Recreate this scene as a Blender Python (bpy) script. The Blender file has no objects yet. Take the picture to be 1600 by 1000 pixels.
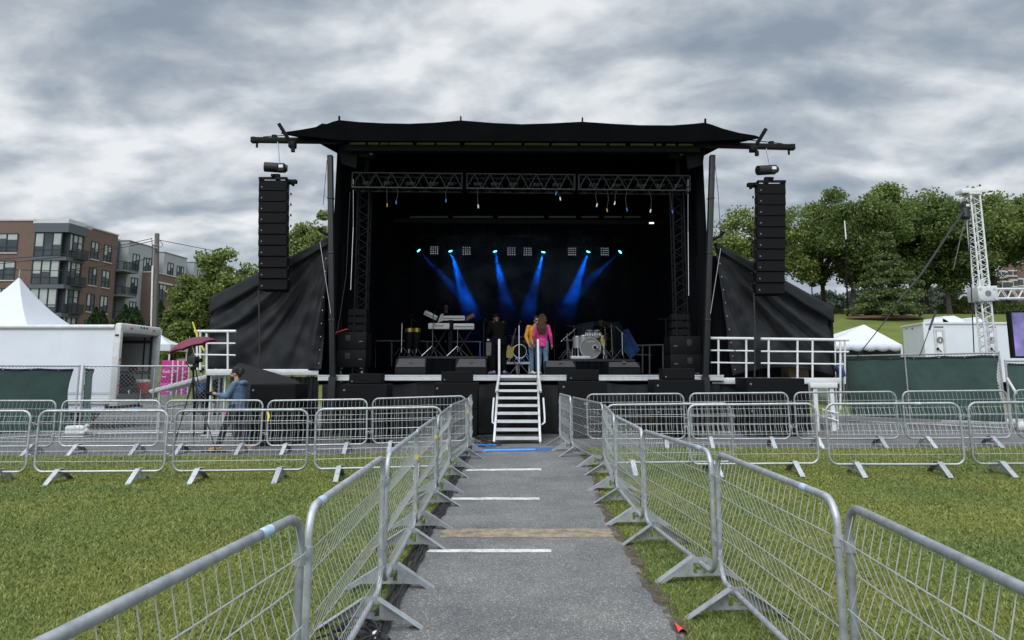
import bpy, bmesh, math, random
import numpy as np
from mathutils import Vector, Matrix, Euler, noise as mnoise
random.seed(7); RNG = np.random.default_rng(7)
S = bpy.context.scene
C = S.collection
R = math.radians
PI = math.pi
V = Vector
# ------------------------------------------------------------ camera
FPX, CX, PPY, HOR, CAMZ = 1110.0, 800.0, 420.0, 578.0, 1.7
TH = math.atan((HOR-PPY)/FPX)
cam_d = bpy.data.cameras.new('camera'); cam = bpy.data.objects.new('camera', cam_d); C.objects.link(cam)
cam.location = (0, 0, CAMZ); cam.rotation_euler = (PI/2+TH, 0, 0)
cam_d.sensor_width = 36; cam_d.lens = 36*FPX/1600; cam_d.shift_y = -80/1600
cam_d.clip_start = .05; cam_d.clip_end = 2000
S.camera = cam

def ray(px, py):
    xc = (px-CX)/FPX; yc = (PPY-py)/FPX
    return V((xc, math.cos(TH)-yc*math.sin(TH), math.sin(TH)+yc*math.cos(TH)))
def P(px, py, Y):                                   # point of the place seen at photo pixel px,py at distance Y
    d = ray(px, py); k = Y/d.y
    return V((d.x*k, Y, CAMZ+d.z*k))
def ss(a, b, t):
    t = min(1, max(0, (t-a)/(b-a))); return t*t*(3-2*t)
def gz(x, y):                                       # height of the terrain
    z = .115*ss(8, 15, y)*ss(-5, 1, x)+.014*min(10, max(0, x-1.5))*ss(7, 11, y)
    r = ss(2, 12, x)
    z += (1-r)*2.9*ss(28, 78, y) + r*6.3*ss(24, 64, y)
    return z
def G(px, py):                                      # where the ray meets the terrain
    d = ray(px, py); k = .5
    for i in range(4000):
        p = V((0, 0, CAMZ))+d*k
        if p.z <= gz(p.x, p.y): break
        k += .03
    return V((p.x, p.y, gz(p.x, p.y)))

# ------------------------------------------------------------ materials
def _nt(name):
    m = bpy.data.materials.new(name); m.use_nodes = True
    nt = m.node_tree; b = nt.nodes['Principled BSDF']
    return m, nt, b
def N(nt, t, **kw):
    n = nt.nodes.new(t)
    for k, v in kw.items():
        if k in n.inputs.keys(): n.inputs[k].default_value = v
        else: setattr(n, k, v)
    return n
def c4(c): return (c[0], c[1], c[2], 1)
def mat(name, col, rough=.6, metal=0., var=.15, scale=6., bump=0., bscale=None, spec=.5, col2=None, det=5, stretch=None, island=0., sheen=0., tone=0.):
    m, nt, b = _nt(name); L = nt.links
    tc = N(nt, 'ShaderNodeTexCoord'); src = tc.outputs['Object']
    if stretch:
        mp = N(nt, 'ShaderNodeMapping'); mp.inputs['Scale'].default_value = stretch; L.new(src, mp.inputs[0]); src = mp.outputs[0]
    nz = N(nt, 'ShaderNodeTexNoise', Scale=scale, Detail=det, Roughness=.6); L.new(src, nz.inputs['Vector'])
    rp = N(nt, 'ShaderNodeValToRGB')
    a = [max(0, c*(1-var)) for c in col]; z = col2 or [min(1, c*(1+var)) for c in col]
    rp.color_ramp.elements[0].color = c4(a); rp.color_ramp.elements[1].color = c4(z)
    rp.color_ramp.elements[0].position = .3; rp.color_ramp.elements[1].position = .7
    L.new(nz.outputs['Fac'], rp.inputs[0]); out = rp.outputs[0]
    if tone:
        oi = N(nt, 'ShaderNodeObjectInfo'); mr = N(nt, 'ShaderNodeMapRange'); mr.inputs[3].default_value = 1-tone; mr.inputs[4].default_value = 1+tone; L.new(oi.outputs['Random'], mr.inputs[0])
        h2 = N(nt, 'ShaderNodeHueSaturation'); L.new(mr.outputs[0], h2.inputs['Value']); L.new(out, h2.inputs['Color'])
        gn = N(nt, 'ShaderNodeTexNoise', Scale=5., Detail=8, Roughness=.75); L.new(tc.outputs['Object'], gn.inputs['Vector']); gr = N(nt, 'ShaderNodeMapRange'); L.new(gn.outputs['Fac'], gr.inputs[0])
        gr.inputs[1].default_value = .6; gr.inputs[2].default_value = .75; gr.inputs[3].default_value = 0; gr.inputs[4].default_value = .55
        gm = N(nt, 'ShaderNodeMix', data_type='RGBA'); L.new(gr.outputs[0], gm.inputs[0]); L.new(h2.outputs[0], gm.inputs[6]); gm.inputs[7].default_value = (.15, .13, .11, 1); out = gm.outputs[2]
    if island:
        ge = N(nt, 'ShaderNodeNewGeometry'); mr = N(nt, 'ShaderNodeMapRange'); mr.inputs[3].default_value = 1-island; mr.inputs[4].default_value = 1+island
        L.new(ge.outputs['Random Per Island'], mr.inputs[0])
        hs = N(nt, 'ShaderNodeHueSaturation'); L.new(mr.outputs[0], hs.inputs['Value']); L.new(out, hs.inputs['Color']); out = hs.outputs[0]
    L.new(out, b.inputs['Base Color'])
    b.inputs['Roughness'].default_value = rough; b.inputs['Metallic'].default_value = metal
    b.inputs['Specular IOR Level'].default_value = spec
    if sheen: b.inputs['Sheen Weight'].default_value = sheen
    if bump:
        n2 = N(nt, 'ShaderNodeTexNoise', Scale=bscale or scale*4, Detail=4); L.new(src, n2.inputs['Vector'])
        bp = N(nt, 'ShaderNodeBump', Strength=bump, Distance=.02); L.new(n2.outputs['Fac'], bp.inputs['Height']); L.new(bp.outputs[0], b.inputs['Normal'])
    return m
def emit(name, col, k):
    m, nt, b = _nt(name)
    b.inputs['Base Color'].default_value = c4(col); b.inputs['Emission Color'].default_value = c4(col); b.inputs['Emission Strength'].default_value = k
    return m

M = {}
M['galv'] = mat('galvanised_steel', (.39, .41, .425), .5, .65, .22, 16, .08, 60, tone=.2)
M['wire'] = mat('galvanised_wire', (.5, .515, .52), .45, .45, .12, 9, tone=.12)
M['plate'] = mat('galvanised_plate', (.4, .42, .43), .5, .5, .25, 12, tone=.2)
M['alu'] = mat('aluminium', (.62, .63, .635), .45, .3, .1, 8)
M['white_metal'] = mat('white_painted_metal', (.68, .69, .69), .45, 0, .07, 5)
M['truck_white'] = mat('truck_white_paint', (.66, .69, .74), .4, 0, .05, 1.4, det=8)
M['truck_trim'] = mat('truck_trim', (.55, .56, .55), .5, .1, .12, 5)
M['truck_in'] = mat('truck_lining', (.4, .42, .41), .7, 0, .08, 3)
M['dark_rail'] = mat('dark_track_rail', (.1, .055, .05), .7, 0, .2, 10)
M['rubber'] = mat('black_rubber', (.018, .018, .019), .75, 0, .3, 12)
M['vinyl'] = mat('white_tent_vinyl', (.55, .57, .61), .5, 0, .03, 2, .12, 3)
M['vinyl_in'] = mat('tent_side_vinyl', (.38, .4, .41), .6, 0, .06, 2)
M['blk'] = mat('black_steel', (.007, .0075, .0085), .65, 0, .3, 9, spec=.15)
M['pole_blk'] = mat('dark_steel_post', (.011, .012, .013), .6, .05, .25, 7)
M['box_blk'] = mat('black_speaker_paint', (.0055, .006, .007), .65, 0, .2, 30, .15, 300, spec=.14)
M['grille'] = mat('black_perforated_grille', (.006, .0064, .0075), .7, 0, .4, 260, .25, 400, spec=.12)
M['wedge_grille'] = mat('grey_wedge_grille', (.03, .03, .034), .65, 0, .12, 200, .2, 300)
M['canopy'] = mat('black_roof_vinyl', (.0022, .0024, .003), .85, 0, .3, 1.5, .2, 3, spec=.04)
M['drape'] = mat('black_stage_drape', (.0055, .006, .008), .95, 0, .35, 2.5, .2, 9, stretch=(3, 3, .15), spec=.1)
M['scrim'] = mat('charcoal_tarp', (.014, .015, .0175), .55, 0, .22, 1.2, .12, 2.5, spec=.3)
M['skirt'] = mat('black_skirt_cloth', (.01, .0105, .012), .6, 0, .3, 2.5, .2, 5, spec=.3)
M['deckblk'] = mat('black_deck_ply', (.018, .018, .02), .6, 0, .3, 4)
M['strip'] = mat('pale_translucent_panel', (.78, .78, .76), .6, 0, .1, 3)
M['chrome'] = mat('chrome_hardware', (.62, .63, .65), .22, .9, .05, 5)
M['kbwhite'] = mat('keyboard_white', (.62, .63, .63), .45, 0, .05, 5)
M['brassy'] = mat('drum_brass', (.42, .32, .1), .35, .7, .15, 8)
M['redcab'] = mat('red_keyboard', (.13, .012, .014), .4, 0, .1, 8)
M['drumsilver'] = mat('silver_drum_shell', (.45, .46, .47), .35, .3, .1, 8)
M['drumhead'] = mat('grey_drum_head', (.24, .245, .25), .6, 0, .08, 4)
M['bluecloth'] = mat('blue_cloth', (.012, .045, .16), .8, 0, .3, 4, .3, 8)
M['greyamp'] = mat('grey_amp_grille', (.17, .18, .185), .8, 0, .1, 40)
M['lettering'] = mat('pale_lettering', (.75, .75, .75), .6, 0, .02, 5)
M['dotlamp'] = mat('unlit_lamp_lens', (.5, .5, .47), .25, 0, .05, 5)
M['cyan_lens'] = emit('lit_blue_lens', (.08, .65, 1.), 9)
M['green_mesh'] = mat('green_windscreen_fabric', (.043, .09, .077), .8, 0, .2, 1.6, .25, 3)
M['navy'] = mat('navy_fabric_hem', (.012, .015, .035), .8, 0, .2, 5)
M['magenta'] = mat('magenta_sign', (.47, .008, .2), .5, 0, .06, 1)
M['magenta2'] = mat('lilac_sign', (.5, .05, .35), .5, 0, .06, 1)
M['signwhite'] = mat('white_sign_print', (.8, .8, .8), .6, 0, .02, 2)
M['maroon'] = mat('maroon_umbrella_cloth', (.13, .012, .032), .6, 0, .12, 5)
M['wood'] = mat('weathered_pole_wood', (.13, .115, .1), .9, 0, .3, 3, .3, 10, stretch=(6, 6, .5))
M['card'] = mat('brown_cardboard', (.3, .2, .115), .85, 0, .12, 4)
M['redplastic'] = mat('red_cooler_plastic', (.5, .03, .03), .4, 0, .05, 5)
M['whiteplastic'] = mat('white_plastic', (.7, .7, .69), .45, 0, .04, 5)
M['yellow'] = mat('yellow_tape', (.7, .55, .05), .6, 0, .1, 9)
M['bluetape'] = mat('blue_tape', (.03, .16, .5), .5, 0, .15, 9)
M['sticker'] = mat('pale_sticker', (.7, .76, .8), .45, 0, .12, 40, col2=(.2, .4, .7))
M['orange'] = mat('orange_red_tape', (.75, .06, .03), .6, 0, .1, 9)
M['pinktag'] = mat('pink_paper_tag', (.75, .2, .38), .7, 0, .05, 9)
M['bag'] = mat('white_sandbag', (.6, .6, .6), .7, 0, .12, 9, .3, 20)
M['marking'] = mat('white_road_paint', (.66, .66, .63), .7, 0, .2, 14, .1, 60, det=8)
M['strip_dim'] = mat('dimmed_roof_panel', (.09, .095, .09), .7, 0, .1, 3)  # pale roof panel again; the rear row's dimness is put into this colour
M['wire_link'] = mat('chain_link_wire', (.3, .31, .31), .5, .5, .15, 9)
M['wire_dk'] = mat('weathered_wire', (.1, .13, .12), .6, .2, .2, 9)
M['glass'] = mat('window_glass', (.035, .045, .05), .08, 0, .4, .6)
M['blind'] = mat('window_blind', (.33, .36, .35), .35, 0, .12, .9)
M['frame_dk'] = mat('dark_window_frame', (.02, .024, .03), .5, .2, .15, 3)
M['slate'] = mat('slate_blue_cladding', (.075, .085, .105), .7, 0, .08, 2, stretch=(.2, .2, 9))
M['gray_clad'] = mat('light_grey_cladding', (.3, .315, .33), .75, 0, .05, 2)
M['gray_dk'] = mat('mid_grey_cladding', (.135, .14, .14), .75, 0, .08, 2)
M['parapet'] = mat('pale_parapet', (.5, .5, .51), .6, 0, .06, 2)
M['stone'] = mat('pale_stone_sill', (.45, .43, .4), .8, 0, .08, 4)
M['mulch'] = mat('brown_mulch', (.09, .055, .035), .95, 0, .3, 8)
M['bark'] = mat('tree_bark', (.055, .045, .036), .95, 0, .3, 5, .5, 12)
def brick(name, c1, c2, mort):
    m, nt, b = _nt(name); L = nt.links
    tc = N(nt, 'ShaderNodeTexCoord'); sx = N(nt, 'ShaderNodeSeparateXYZ'); L.new(tc.outputs['Object'], sx.inputs[0])
    ad = N(nt, 'ShaderNodeMath', operation='ADD'); L.new(sx.outputs[0], ad.inputs[0]); L.new(sx.outputs[1], ad.inputs[1])
    cb = N(nt, 'ShaderNodeCombineXYZ'); L.new(ad.outputs[0], cb.inputs[0]); L.new(sx.outputs[2], cb.inputs[1])
    br = N(nt, 'ShaderNodeTexBrick', Scale=1.0); br.inputs['Brick Width'].default_value = .24; br.inputs['Row Height'].default_value = .08; br.inputs['Mortar Size'].default_value = .008
    br.inputs['Color1'].default_value = c4(c1); br.inputs['Color2'].default_value = c4(c2); br.inputs['Mortar'].default_value = c4(mort)
    L.new(cb.outputs[0], br.inputs['Vector'])
    nz = N(nt, 'ShaderNodeTexNoise', Scale=.8, Detail=6); L.new(tc.outputs['Object'], nz.inputs['Vector'])
    mx = N(nt, 'ShaderNodeMix', data_type='RGBA', blend_type='MULTIPLY'); mx.inputs[0].default_value = .45
    L.new(br.outputs[0], mx.inputs[6]); L.new(nz.outputs['Color'], mx.inputs[7])
    hs = N(nt, 'ShaderNodeHueSaturation', Value=1.35, Saturation=.95); L.new(mx.outputs[2], hs.inputs['Color']); L.new(hs.outputs[0], b.inputs['Base Color'])
    b.inputs['Roughness'].default_value = .9
    return m
M['brick'] = brick('red_brick', (.105, .057, .045), (.135, .073, .057), (.16, .13, .115))
M['brick_dk'] = brick('dark_red_brick', (.095, .042, .033), (.115, .05, .04), (.13, .1, .09))

# ------------------------------------------------------------ mesh building
class MB:
    def __init__(s): s.v = []; s.f = []
    def add(s, vs, fs):
        o = len(s.v); s.v += [tuple(v) for v in vs]; s.f += [tuple(i+o for i in f) for f in fs]; return s
    def box(s, c, size, rot=None, b=0.):
        hx, hy, hz = size[0]/2, size[1]/2, size[2]/2
        b = min(b, .45*min(size))
        if b <= 0:
            vs = [V((x, y, z)) for x in (-hx, hx) for y in (-hy, hy) for z in (-hz, hz)]
            fs = [(0, 1, 3, 2), (4, 6, 7, 5), (0, 4, 5, 1), (2, 3, 7, 6), (0, 2, 6, 4), (1, 5, 7, 3)]
        else:
            bm = bmesh.new(); bmesh.ops.create_cube(bm, size=1)
            for v in bm.verts: v.co = V((v.co.x*size[0], v.co.y*size[1], v.co.z*size[2]))
            bmesh.ops.bevel(bm, geom=bm.edges[:], offset=b, segments=2, affect='EDGES', profile=.5)
            bm.verts.index_update(); vs = [v.co.copy() for v in bm.verts]; fs = [tuple(v.index for v in f.verts) for f in bm.faces]; bm.free()
        if rot is not None: vs = [rot @ v for v in vs]
        c = V(c); return s.add([v+c for v in vs], fs)
    def b2(s, lo, hi, b=0.):
        lo = V(lo); hi = V(hi); return s.box((lo+hi)/2, [abs(hi[i]-lo[i]) for i in range(3)], None, b)
    def beam(s, a, b, w, h, up=(0, 0, 1), bev=0.):
        a = V(a); b = V(b); d = b-a; l = d.length; d.normalize()
        up = V(up)
        if abs(d.dot(up)) > .99: up = V((0, 1, 0))
        x = d.cross(up).normalized(); z = x.cross(d)
        rot = Matrix((x, d, z)).transposed()
        return s.box((a+b)/2, (w, l, h), rot, bev)
    def tube(s, pts, r, n=8, closed=False, caps=True):
        pts = [V(p) for p in pts]; k = len(pts)
        rs = r if isinstance(r, (list, tuple)) else [r]*k
        ring = []; prev = None
        for i, p in enumerate(pts):
            if closed: t = (pts[(i+1) % k]-pts[i-1])
            elif i == 0: t = pts[1]-p
            elif i == k-1: t = p-pts[i-1]
            else: t = (pts[i+1]-p).normalized()+(p-pts[i-1]).normalized()
            if t.length < 1e-9: t = V((0, 0, 1))
            t.normalize()
            if prev is None:
                a = V((0, 0, 1)) if abs(t.z) < .9 else V((0, 1, 0))
                u = t.cross(a).normalized()
            else:
                u = prev-t*prev.dot(t)
                if u.length < 1e-6: u = t.cross(V((0, 1, 0)))
                u.normalize()
            prev = u; w = t.cross(u)
            ring.append([p+(u*math.cos(2*PI*j/n)+w*math.sin(2*PI*j/n))*rs[i] for j in range(n)])
        vs = [v for q in ring for v in q]; fs = []
        for i in range(k if closed else k-1):
            i2 = (i+1) % k
            for j in range(n):
                j2 = (j+1) % n; fs.append((i*n+j, i*n+j2, i2*n+j2, i2*n+j))
        if caps and not closed: fs += [tuple(range(n))[::-1], tuple((k-1)*n+j for j in range(n))]
        return s.add(vs, fs)
    def cyl(s, a, b, r, n=12, r2=None): return s.tube([a, b], [r, r if r2 is None else r2], n)
    def lathe(s, prof, n=20, o=(0, 0, 0), rot=None, caps=True):
        o = V(o); vs = []; fs = []
        for (r, z) in prof:
            for j in range(n):
                a = 2*PI*j/n; p = V((r*math.cos(a), r*math.sin(a), z)); vs.append((rot @ p if rot is not None else p)+o)
        for i in range(len(prof)-1):
            for j in range(n):
                j2 = (j+1) % n; fs.append((i*n+j, i*n+j2, (i+1)*n+j2, (i+1)*n+j))
        if caps: fs += [tuple(range(n))[::-1], tuple((len(prof)-1)*n+j for j in range(n))]
        return s.add(vs, fs)
    def ell(s, c, r, n=12, m=8, rot=None):
        c = V(c); vs = []; fs = []
        for i in range(m+1):
            t = PI*i/m
            for j in range(n):
                a = 2*PI*j/n; p = V((r[0]*math.sin(t)*math.cos(a), r[1]*math.sin(t)*math.sin(a), r[2]*math.cos(t)))
                vs.append((rot @ p if rot is not None else p)+c)
        for i in range(m):
            for j in range(n):
                j2 = (j+1) % n; fs.append((i*n+j, (i+1)*n+j, (i+1)*n+j2, i*n+j2))
        return s.add(vs, fs)
    def prism(s, poly, d):                          # 3-D polygon extruded along d
        d = V(d); k = len(poly); vs = [V(p) for p in poly]+[V(p)+d for p in poly]
        fs = [tuple(range(k)), tuple(range(k, 2*k))[::-1]]+[(i, i+k, (i+1) % k+k, (i+1) % k) for i in range(k)]
        return s.add(vs, fs)
    def grid(s, fn, nu, nv):
        vs = [fn(i/nu, j/nv) for i in range(nu+1) for j in range(nv+1)]
        fs = [(i*(nv+1)+j, (i+1)*(nv+1)+j, (i+1)*(nv+1)+j+1, i*(nv+1)+j+1) for i in range(nu) for j in range(nv)]
        return s.add(vs, fs)

WM = {}
def wm(o): return WM.get(o.name, Matrix()) if o else Matrix()
def mesh_obj(name, mb, m, smooth=35, fix=True):
    me = bpy.data.meshes.new(name); me.from_pydata([tuple(v) for v in mb.v], [], mb.f)
    if fix:
        bm = bmesh.new(); bm.from_mesh(me); bmesh.ops.recalc_face_normals(bm, faces=bm.faces[:]); bm.to_mesh(me); bm.free()
    me.materials.append(m)
    if smooth:
        me.shade_smooth(); me.set_sharp_from_angle(angle=R(smooth))
    me.update()
    return bpy.data.objects.new(name, me)
def part(name, mb, m, parent=None, world=False, smooth=35, label=None, kind=None, fix=True):
    if world and parent is not None:
        inv = wm(parent).inverted(); mb.v = [tuple(inv @ V(v)) for v in mb.v]
    o = mesh_obj(name, mb, m, smooth, fix); C.objects.link(o)
    if parent is not None: o.parent = parent; WM[o.name] = wm(parent)
    if label: o['label'] = label
    if kind: o['kind'] = kind
    return o
def thing(name, label, cat, loc=(0, 0, 0), rotz=0., group=None, rot=None):
    o = bpy.data.objects.new(name, None); C.objects.link(o); o.empty_display_size = .2
    o.location = loc; o.rotation_euler = rot or (0, 0, rotz)
    o['label'] = label; o['category'] = cat
    if group: o['group'] = group
    WM[o.name] = Matrix.Translation(V(loc)) @ Euler(rot or (0, 0, rotz)).to_matrix().to_4x4()
    return o
def tag(o, label, cat, group=None, kind=None):
    o['label'] = label; o['category'] = cat
    if group: o['group'] = group
    if kind: o['kind'] = kind
    return o
def struct(name, mb, m, smooth=60, **k):
    o = part(name, mb, m, smooth=smooth, **k); o['kind'] = 'structure'; return o
def dup(root, loc, rotz=0., label=None, group=None, scale=None):
    r = root.copy(); C.objects.link(r); r.location = loc; r.rotation_euler = (0, 0, rotz)
    if scale: r.scale = scale
    if label: r['label'] = label
    if group: r['group'] = group
    WM[r.name] = Matrix.Translation(V(loc)) @ Euler((0, 0, rotz)).to_matrix().to_4x4()
    for ch in list(root.children):
        c = ch.copy(); C.objects.link(c); c.parent = r; WM[c.name] = WM[r.name]
        for g in list(ch.children):
            d = g.copy(); C.objects.link(d); d.parent = c
    return r
def text_mb(txt, size, depth=.004, align='CENTER'):
    cu = bpy.data.curves.new('t', 'FONT'); cu.body = txt; cu.size = size; cu.extrude = depth/2; cu.align_x = align; cu.align_y = 'CENTER'
    o = bpy.data.objects.new('t', cu); C.objects.link(o)
    dg = bpy.context.evaluated_depsgraph_get(); me = bpy.data.meshes.new_from_object(o.evaluated_get(dg))
    mb = MB(); mb.add([v.co.copy() for v in me.vertices], [tuple(p.vertices) for p in me.polygons])
    bpy.data.objects.remove(o); bpy.data.curves.remove(cu); bpy.data.meshes.remove(me)
    return mb
def xform(mb, mtx): mb.v = [tuple(mtx @ V(v)) for v in mb.v]; return mb
def outline_mb(splines, depth):                     # flat outline with holes, extruded, in local XY
    cu = bpy.data.curves.new('c', 'CURVE'); cu.dimensions = '2D'; cu.fill_mode = 'BOTH'; cu.extrude = depth/2
    for sp in splines:
        q = cu.splines.new('POLY'); q.points.add(len(sp)-1); q.use_cyclic_u = True
        for p, a in zip(q.points, sp): p.co = (a[0], a[1], 0, 1)
    o = bpy.data.objects.new('c', cu); C.objects.link(o)
    dg = bpy.context.evaluated_depsgraph_get(); me = bpy.data.meshes.new_from_object(o.evaluated_get(dg))
    mb = MB(); mb.add([v.co.copy() for v in me.vertices], [tuple(p.vertices) for p in me.polygons])
    bpy.data.objects.remove(o); bpy.data.curves.remove(cu); bpy.data.meshes.remove(me)
    return mb
FACE = Matrix.Rotation(PI/2, 4, 'X')                # puts an XY drawing upright, facing -Y
SKX, SKY_ = 2.3, 5.1
# ------------------------------------------------------------ sky and light
W = bpy.data.worlds.new('World'); S.world = W; W.use_nodes = True
nt = W.node_tree; L = nt.links; bg = nt.nodes['Background']
SUN_EL, SUN_AZ = R(46), R(200)
sky = N(nt, 'ShaderNodeTexSky', sky_type='NISHITA', sun_disc=False, sun_elevation=SUN_EL, sun_rotation=SUN_AZ)
skys = N(nt, 'ShaderNodeVectorMath', operation='SCALE'); skys.inputs['Scale'].default_value = .1; L.new(sky.outputs[0], skys.inputs[0])
tc = N(nt, 'ShaderNodeTexCoord'); sx = N(nt, 'ShaderNodeSeparateXYZ'); L.new(tc.outputs['Generated'], sx.inputs[0])
def math_(op, a, b=None, clamp=False):
    n = N(nt, 'ShaderNodeMath', operation=op, use_clamp=clamp)
    for i, q in enumerate((a, b)):
        if q is None: continue
        if isinstance(q, (int, float)): n.inputs[i].default_value = q
        else: L.new(q, n.inputs[i])
    return n.outputs[0]
zc = math_('ADD', math_('MAXIMUM', sx.outputs[2], 0.), .34)
u = math_('DIVIDE', sx.outputs[0], zc); v = math_('DIVIDE', sx.outputs[1], zc)
cb = N(nt, 'ShaderNodeCombineXYZ'); L.new(u, cb.inputs[0]); L.new(v, cb.inputs[1])
mp = N(nt, 'ShaderNodeMapping'); L.new(cb.outputs[0], mp.inputs[0]); mp.inputs['Rotation'].default_value = (0, 0, R(20)); mp.inputs['Scale'].default_value = (1., 1.35, 1); mp.inputs['Location'].default_value = (SKX, SKY_, 0)
def cloud(scale, det, rough, dist, off=None):
    src = mp.outputs[0]
    if off:
        va = N(nt, 'ShaderNodeVectorMath', operation='ADD'); L.new(src, va.inputs[0]); va.inputs[1].default_value = off; src = va.outputs[0]
    n = N(nt, 'ShaderNodeTexNoise', Scale=scale, Detail=det, Roughness=rough, Distortion=dist); L.new(src, n.inputs['Vector']); return n.outputs['Fac']
n1 = cloud(1.3, 3, .5, .2); n2 = cloud(3.1, 8, .5, .25); n2b = cloud(3.1, 5, .48, .25, (.0, -.06, 0)); n3 = cloud(9.5, 9, .56, .3)
def lobe(px, py, w, amt):                            # a thinner or thicker region of the cloud deck around one direction
    d_ = ray(px, py).normalized(); vm = N(nt, 'ShaderNodeVectorMath', operation='DOT_PRODUCT'); L.new(tc.outputs['Generated'], vm.inputs[0]); vm.inputs[1].default_value = d_
    mr = N(nt, 'ShaderNodeMapRange', interpolation_type='SMOOTHSTEP'); L.new(vm.outputs['Value'], mr.inputs[0]); mr.inputs[1].default_value = math.cos(w); mr.inputs[2].default_value = 1.; mr.inputs[3].default_value = 0; mr.inputs[4].default_value = amt; return mr.outputs[0]
sm = math_('ADD', math_('ADD', math_('MULTIPLY', n1, .38), math_('MULTIPLY', n2, .4)), math_('MULTIPLY', n3, .22))
sm = math_('ADD', sm, math_('MULTIPLY', math_('SUBTRACT', n2, n2b), .4))      # sunlit and shaded flanks of the puffs
for lb_ in ((760, 140, .28, .06), (130, 300, .28, .08), (1500, 260, .14, .06), (1000, 130, .2, .03), (330, 60, .3, -.03), (1380, 90, .3, -.03), (620, 300, .15, -.03), (1150, 210, .18, -.03)): sm = math_('ADD', sm, lobe(*lb_))
rp = N(nt, 'ShaderNodeValToRGB'); L.new(sm, rp.inputs[0])
cr = rp.color_ramp; cr.elements[0].position = .37; cr.elements[0].color = (.275, .335, .405, 1)
cr.elements[1].position = .66; cr.elements[1].color = (.88, .9, .92, 1)
for p_, c_ in ((.44, (.36, .415, .48)), (.5, (.47, .515, .57)), (.56, (.62, .66, .7))):
    e = cr.elements.new(p_); e.color = c4(c_)
# brighter, thinner cloud low over the horizon; overhead sky boosted to light the ground
lowm = N(nt, 'ShaderNodeMapRange', interpolation_type='SMOOTHSTEP'); L.new(sx.outputs[2], lowm.inputs[0])
lowm.inputs[1].default_value = .0; lowm.inputs[2].default_value = .16; lowm.inputs[3].default_value = .35; lowm.inputs[4].default_value = 0.
mx0 = N(nt, 'ShaderNodeMix', data_type='RGBA'); L.new(lowm.outputs[0], mx0.inputs[0]); L.new(rp.outputs[0], mx0.inputs[6]); mx0.inputs[7].default_value = (.72, .755, .8, 1)
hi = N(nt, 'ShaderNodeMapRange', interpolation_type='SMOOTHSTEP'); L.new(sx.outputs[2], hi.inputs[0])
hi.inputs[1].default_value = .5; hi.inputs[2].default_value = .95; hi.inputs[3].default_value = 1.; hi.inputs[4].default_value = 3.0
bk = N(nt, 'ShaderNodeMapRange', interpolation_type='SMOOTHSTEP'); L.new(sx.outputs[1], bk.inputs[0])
bk.inputs[1].default_value = -.6; bk.inputs[2].default_value = .35; bk.inputs[3].default_value = 1.9; bk.inputs[4].default_value = 1.   # unseen sky behind the camera brightened as added front light for the stage
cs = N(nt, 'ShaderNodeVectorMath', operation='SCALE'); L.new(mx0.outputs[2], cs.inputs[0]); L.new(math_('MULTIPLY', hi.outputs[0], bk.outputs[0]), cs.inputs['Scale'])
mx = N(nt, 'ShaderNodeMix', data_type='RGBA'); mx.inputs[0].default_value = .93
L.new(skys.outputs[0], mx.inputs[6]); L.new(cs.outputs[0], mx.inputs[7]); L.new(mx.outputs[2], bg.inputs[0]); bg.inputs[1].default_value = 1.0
sd = bpy.data.lights.new('sun', 'SUN'); sun = bpy.data.objects.new('sun', sd); C.objects.link(sun)
sd.energy = 1.5; sd.angle = R(25); sd.color = (1, .97, .93)
sun.rotation_euler = (PI/2-SUN_EL, 0, PI-SUN_AZ)
S.view_settings.view_transform = 'Standard'; S.view_settings.look = 'None'; S.view_settings.gamma = 1; S.view_settings.exposure = 0
cy = S.cycles; cy.use_denoising = True; cy.max_bounces = 5; cy.diffuse_bounces = 3; cy.glossy_bounces = 3; cy.volume_bounces = 0; cy.transparent_max_bounces = 8
cy.caustics_reflective = False; cy.caustics_refractive = False; cy.sample_clamp_indirect = 4

# ------------------------------------------------------------ ground
def grass_mat():
    m, nt, b = _nt('lawn_grass'); L = nt.links
    tc = N(nt, 'ShaderNodeTexCoord')
    a = N(nt, 'ShaderNodeTexNoise', Scale=.55, Detail=4); L.new(tc.outputs['Object'], a.inputs['Vector'])
    f = N(nt, 'ShaderNodeTexNoise', Scale=38., Detail=6, Roughness=.7); L.new(tc.outputs['Object'], f.inputs['Vector'])
    r1 = N(nt, 'ShaderNodeValToRGB'); L.new(f.outputs['Fac'], r1.inputs[0])
    r1.color_ramp.elements[0].position = .35; r1.color_ramp.elements[0].color = (.075, .1, .028, 1)
    r1.color_ramp.elements[1].position = .7; r1.color_ramp.elements[1].color = (.17, .2, .062, 1)
    r2 = N(nt, 'ShaderNodeValToRGB'); L.new(a.outputs['Fac'], r2.inputs[0])
    r2.color_ramp.elements[0].position = .35; r2.color_ramp.elements[0].color = (.85, .9, .85, 1); r2.color_ramp.elements[1].position = .68; r2.color_ramp.elements[1].color = (1.25, 1.12, .95, 1)
    mx = N(nt, 'ShaderNodeMix', data_type='RGBA', blend_type='MULTIPLY'); mx.inputs[0].default_value = 1
    L.new(r1.outputs[0], mx.inputs[6]); L.new(r2.outputs[0], mx.inputs[7]); L.new(mx.outputs[2], b.inputs['Base Color'])
    b.inputs['Roughness'].default_value = .95; b.inputs['Specular IOR Level'].default_value = .1
    bp = N(nt, 'ShaderNodeBump', Strength=.6, Distance=.05); L.new(f.outputs['Fac'], bp.inputs['Height']); L.new(bp.outputs[0], b.inputs['Normal'])
    return m
M['grass'] = grass_mat()
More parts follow.
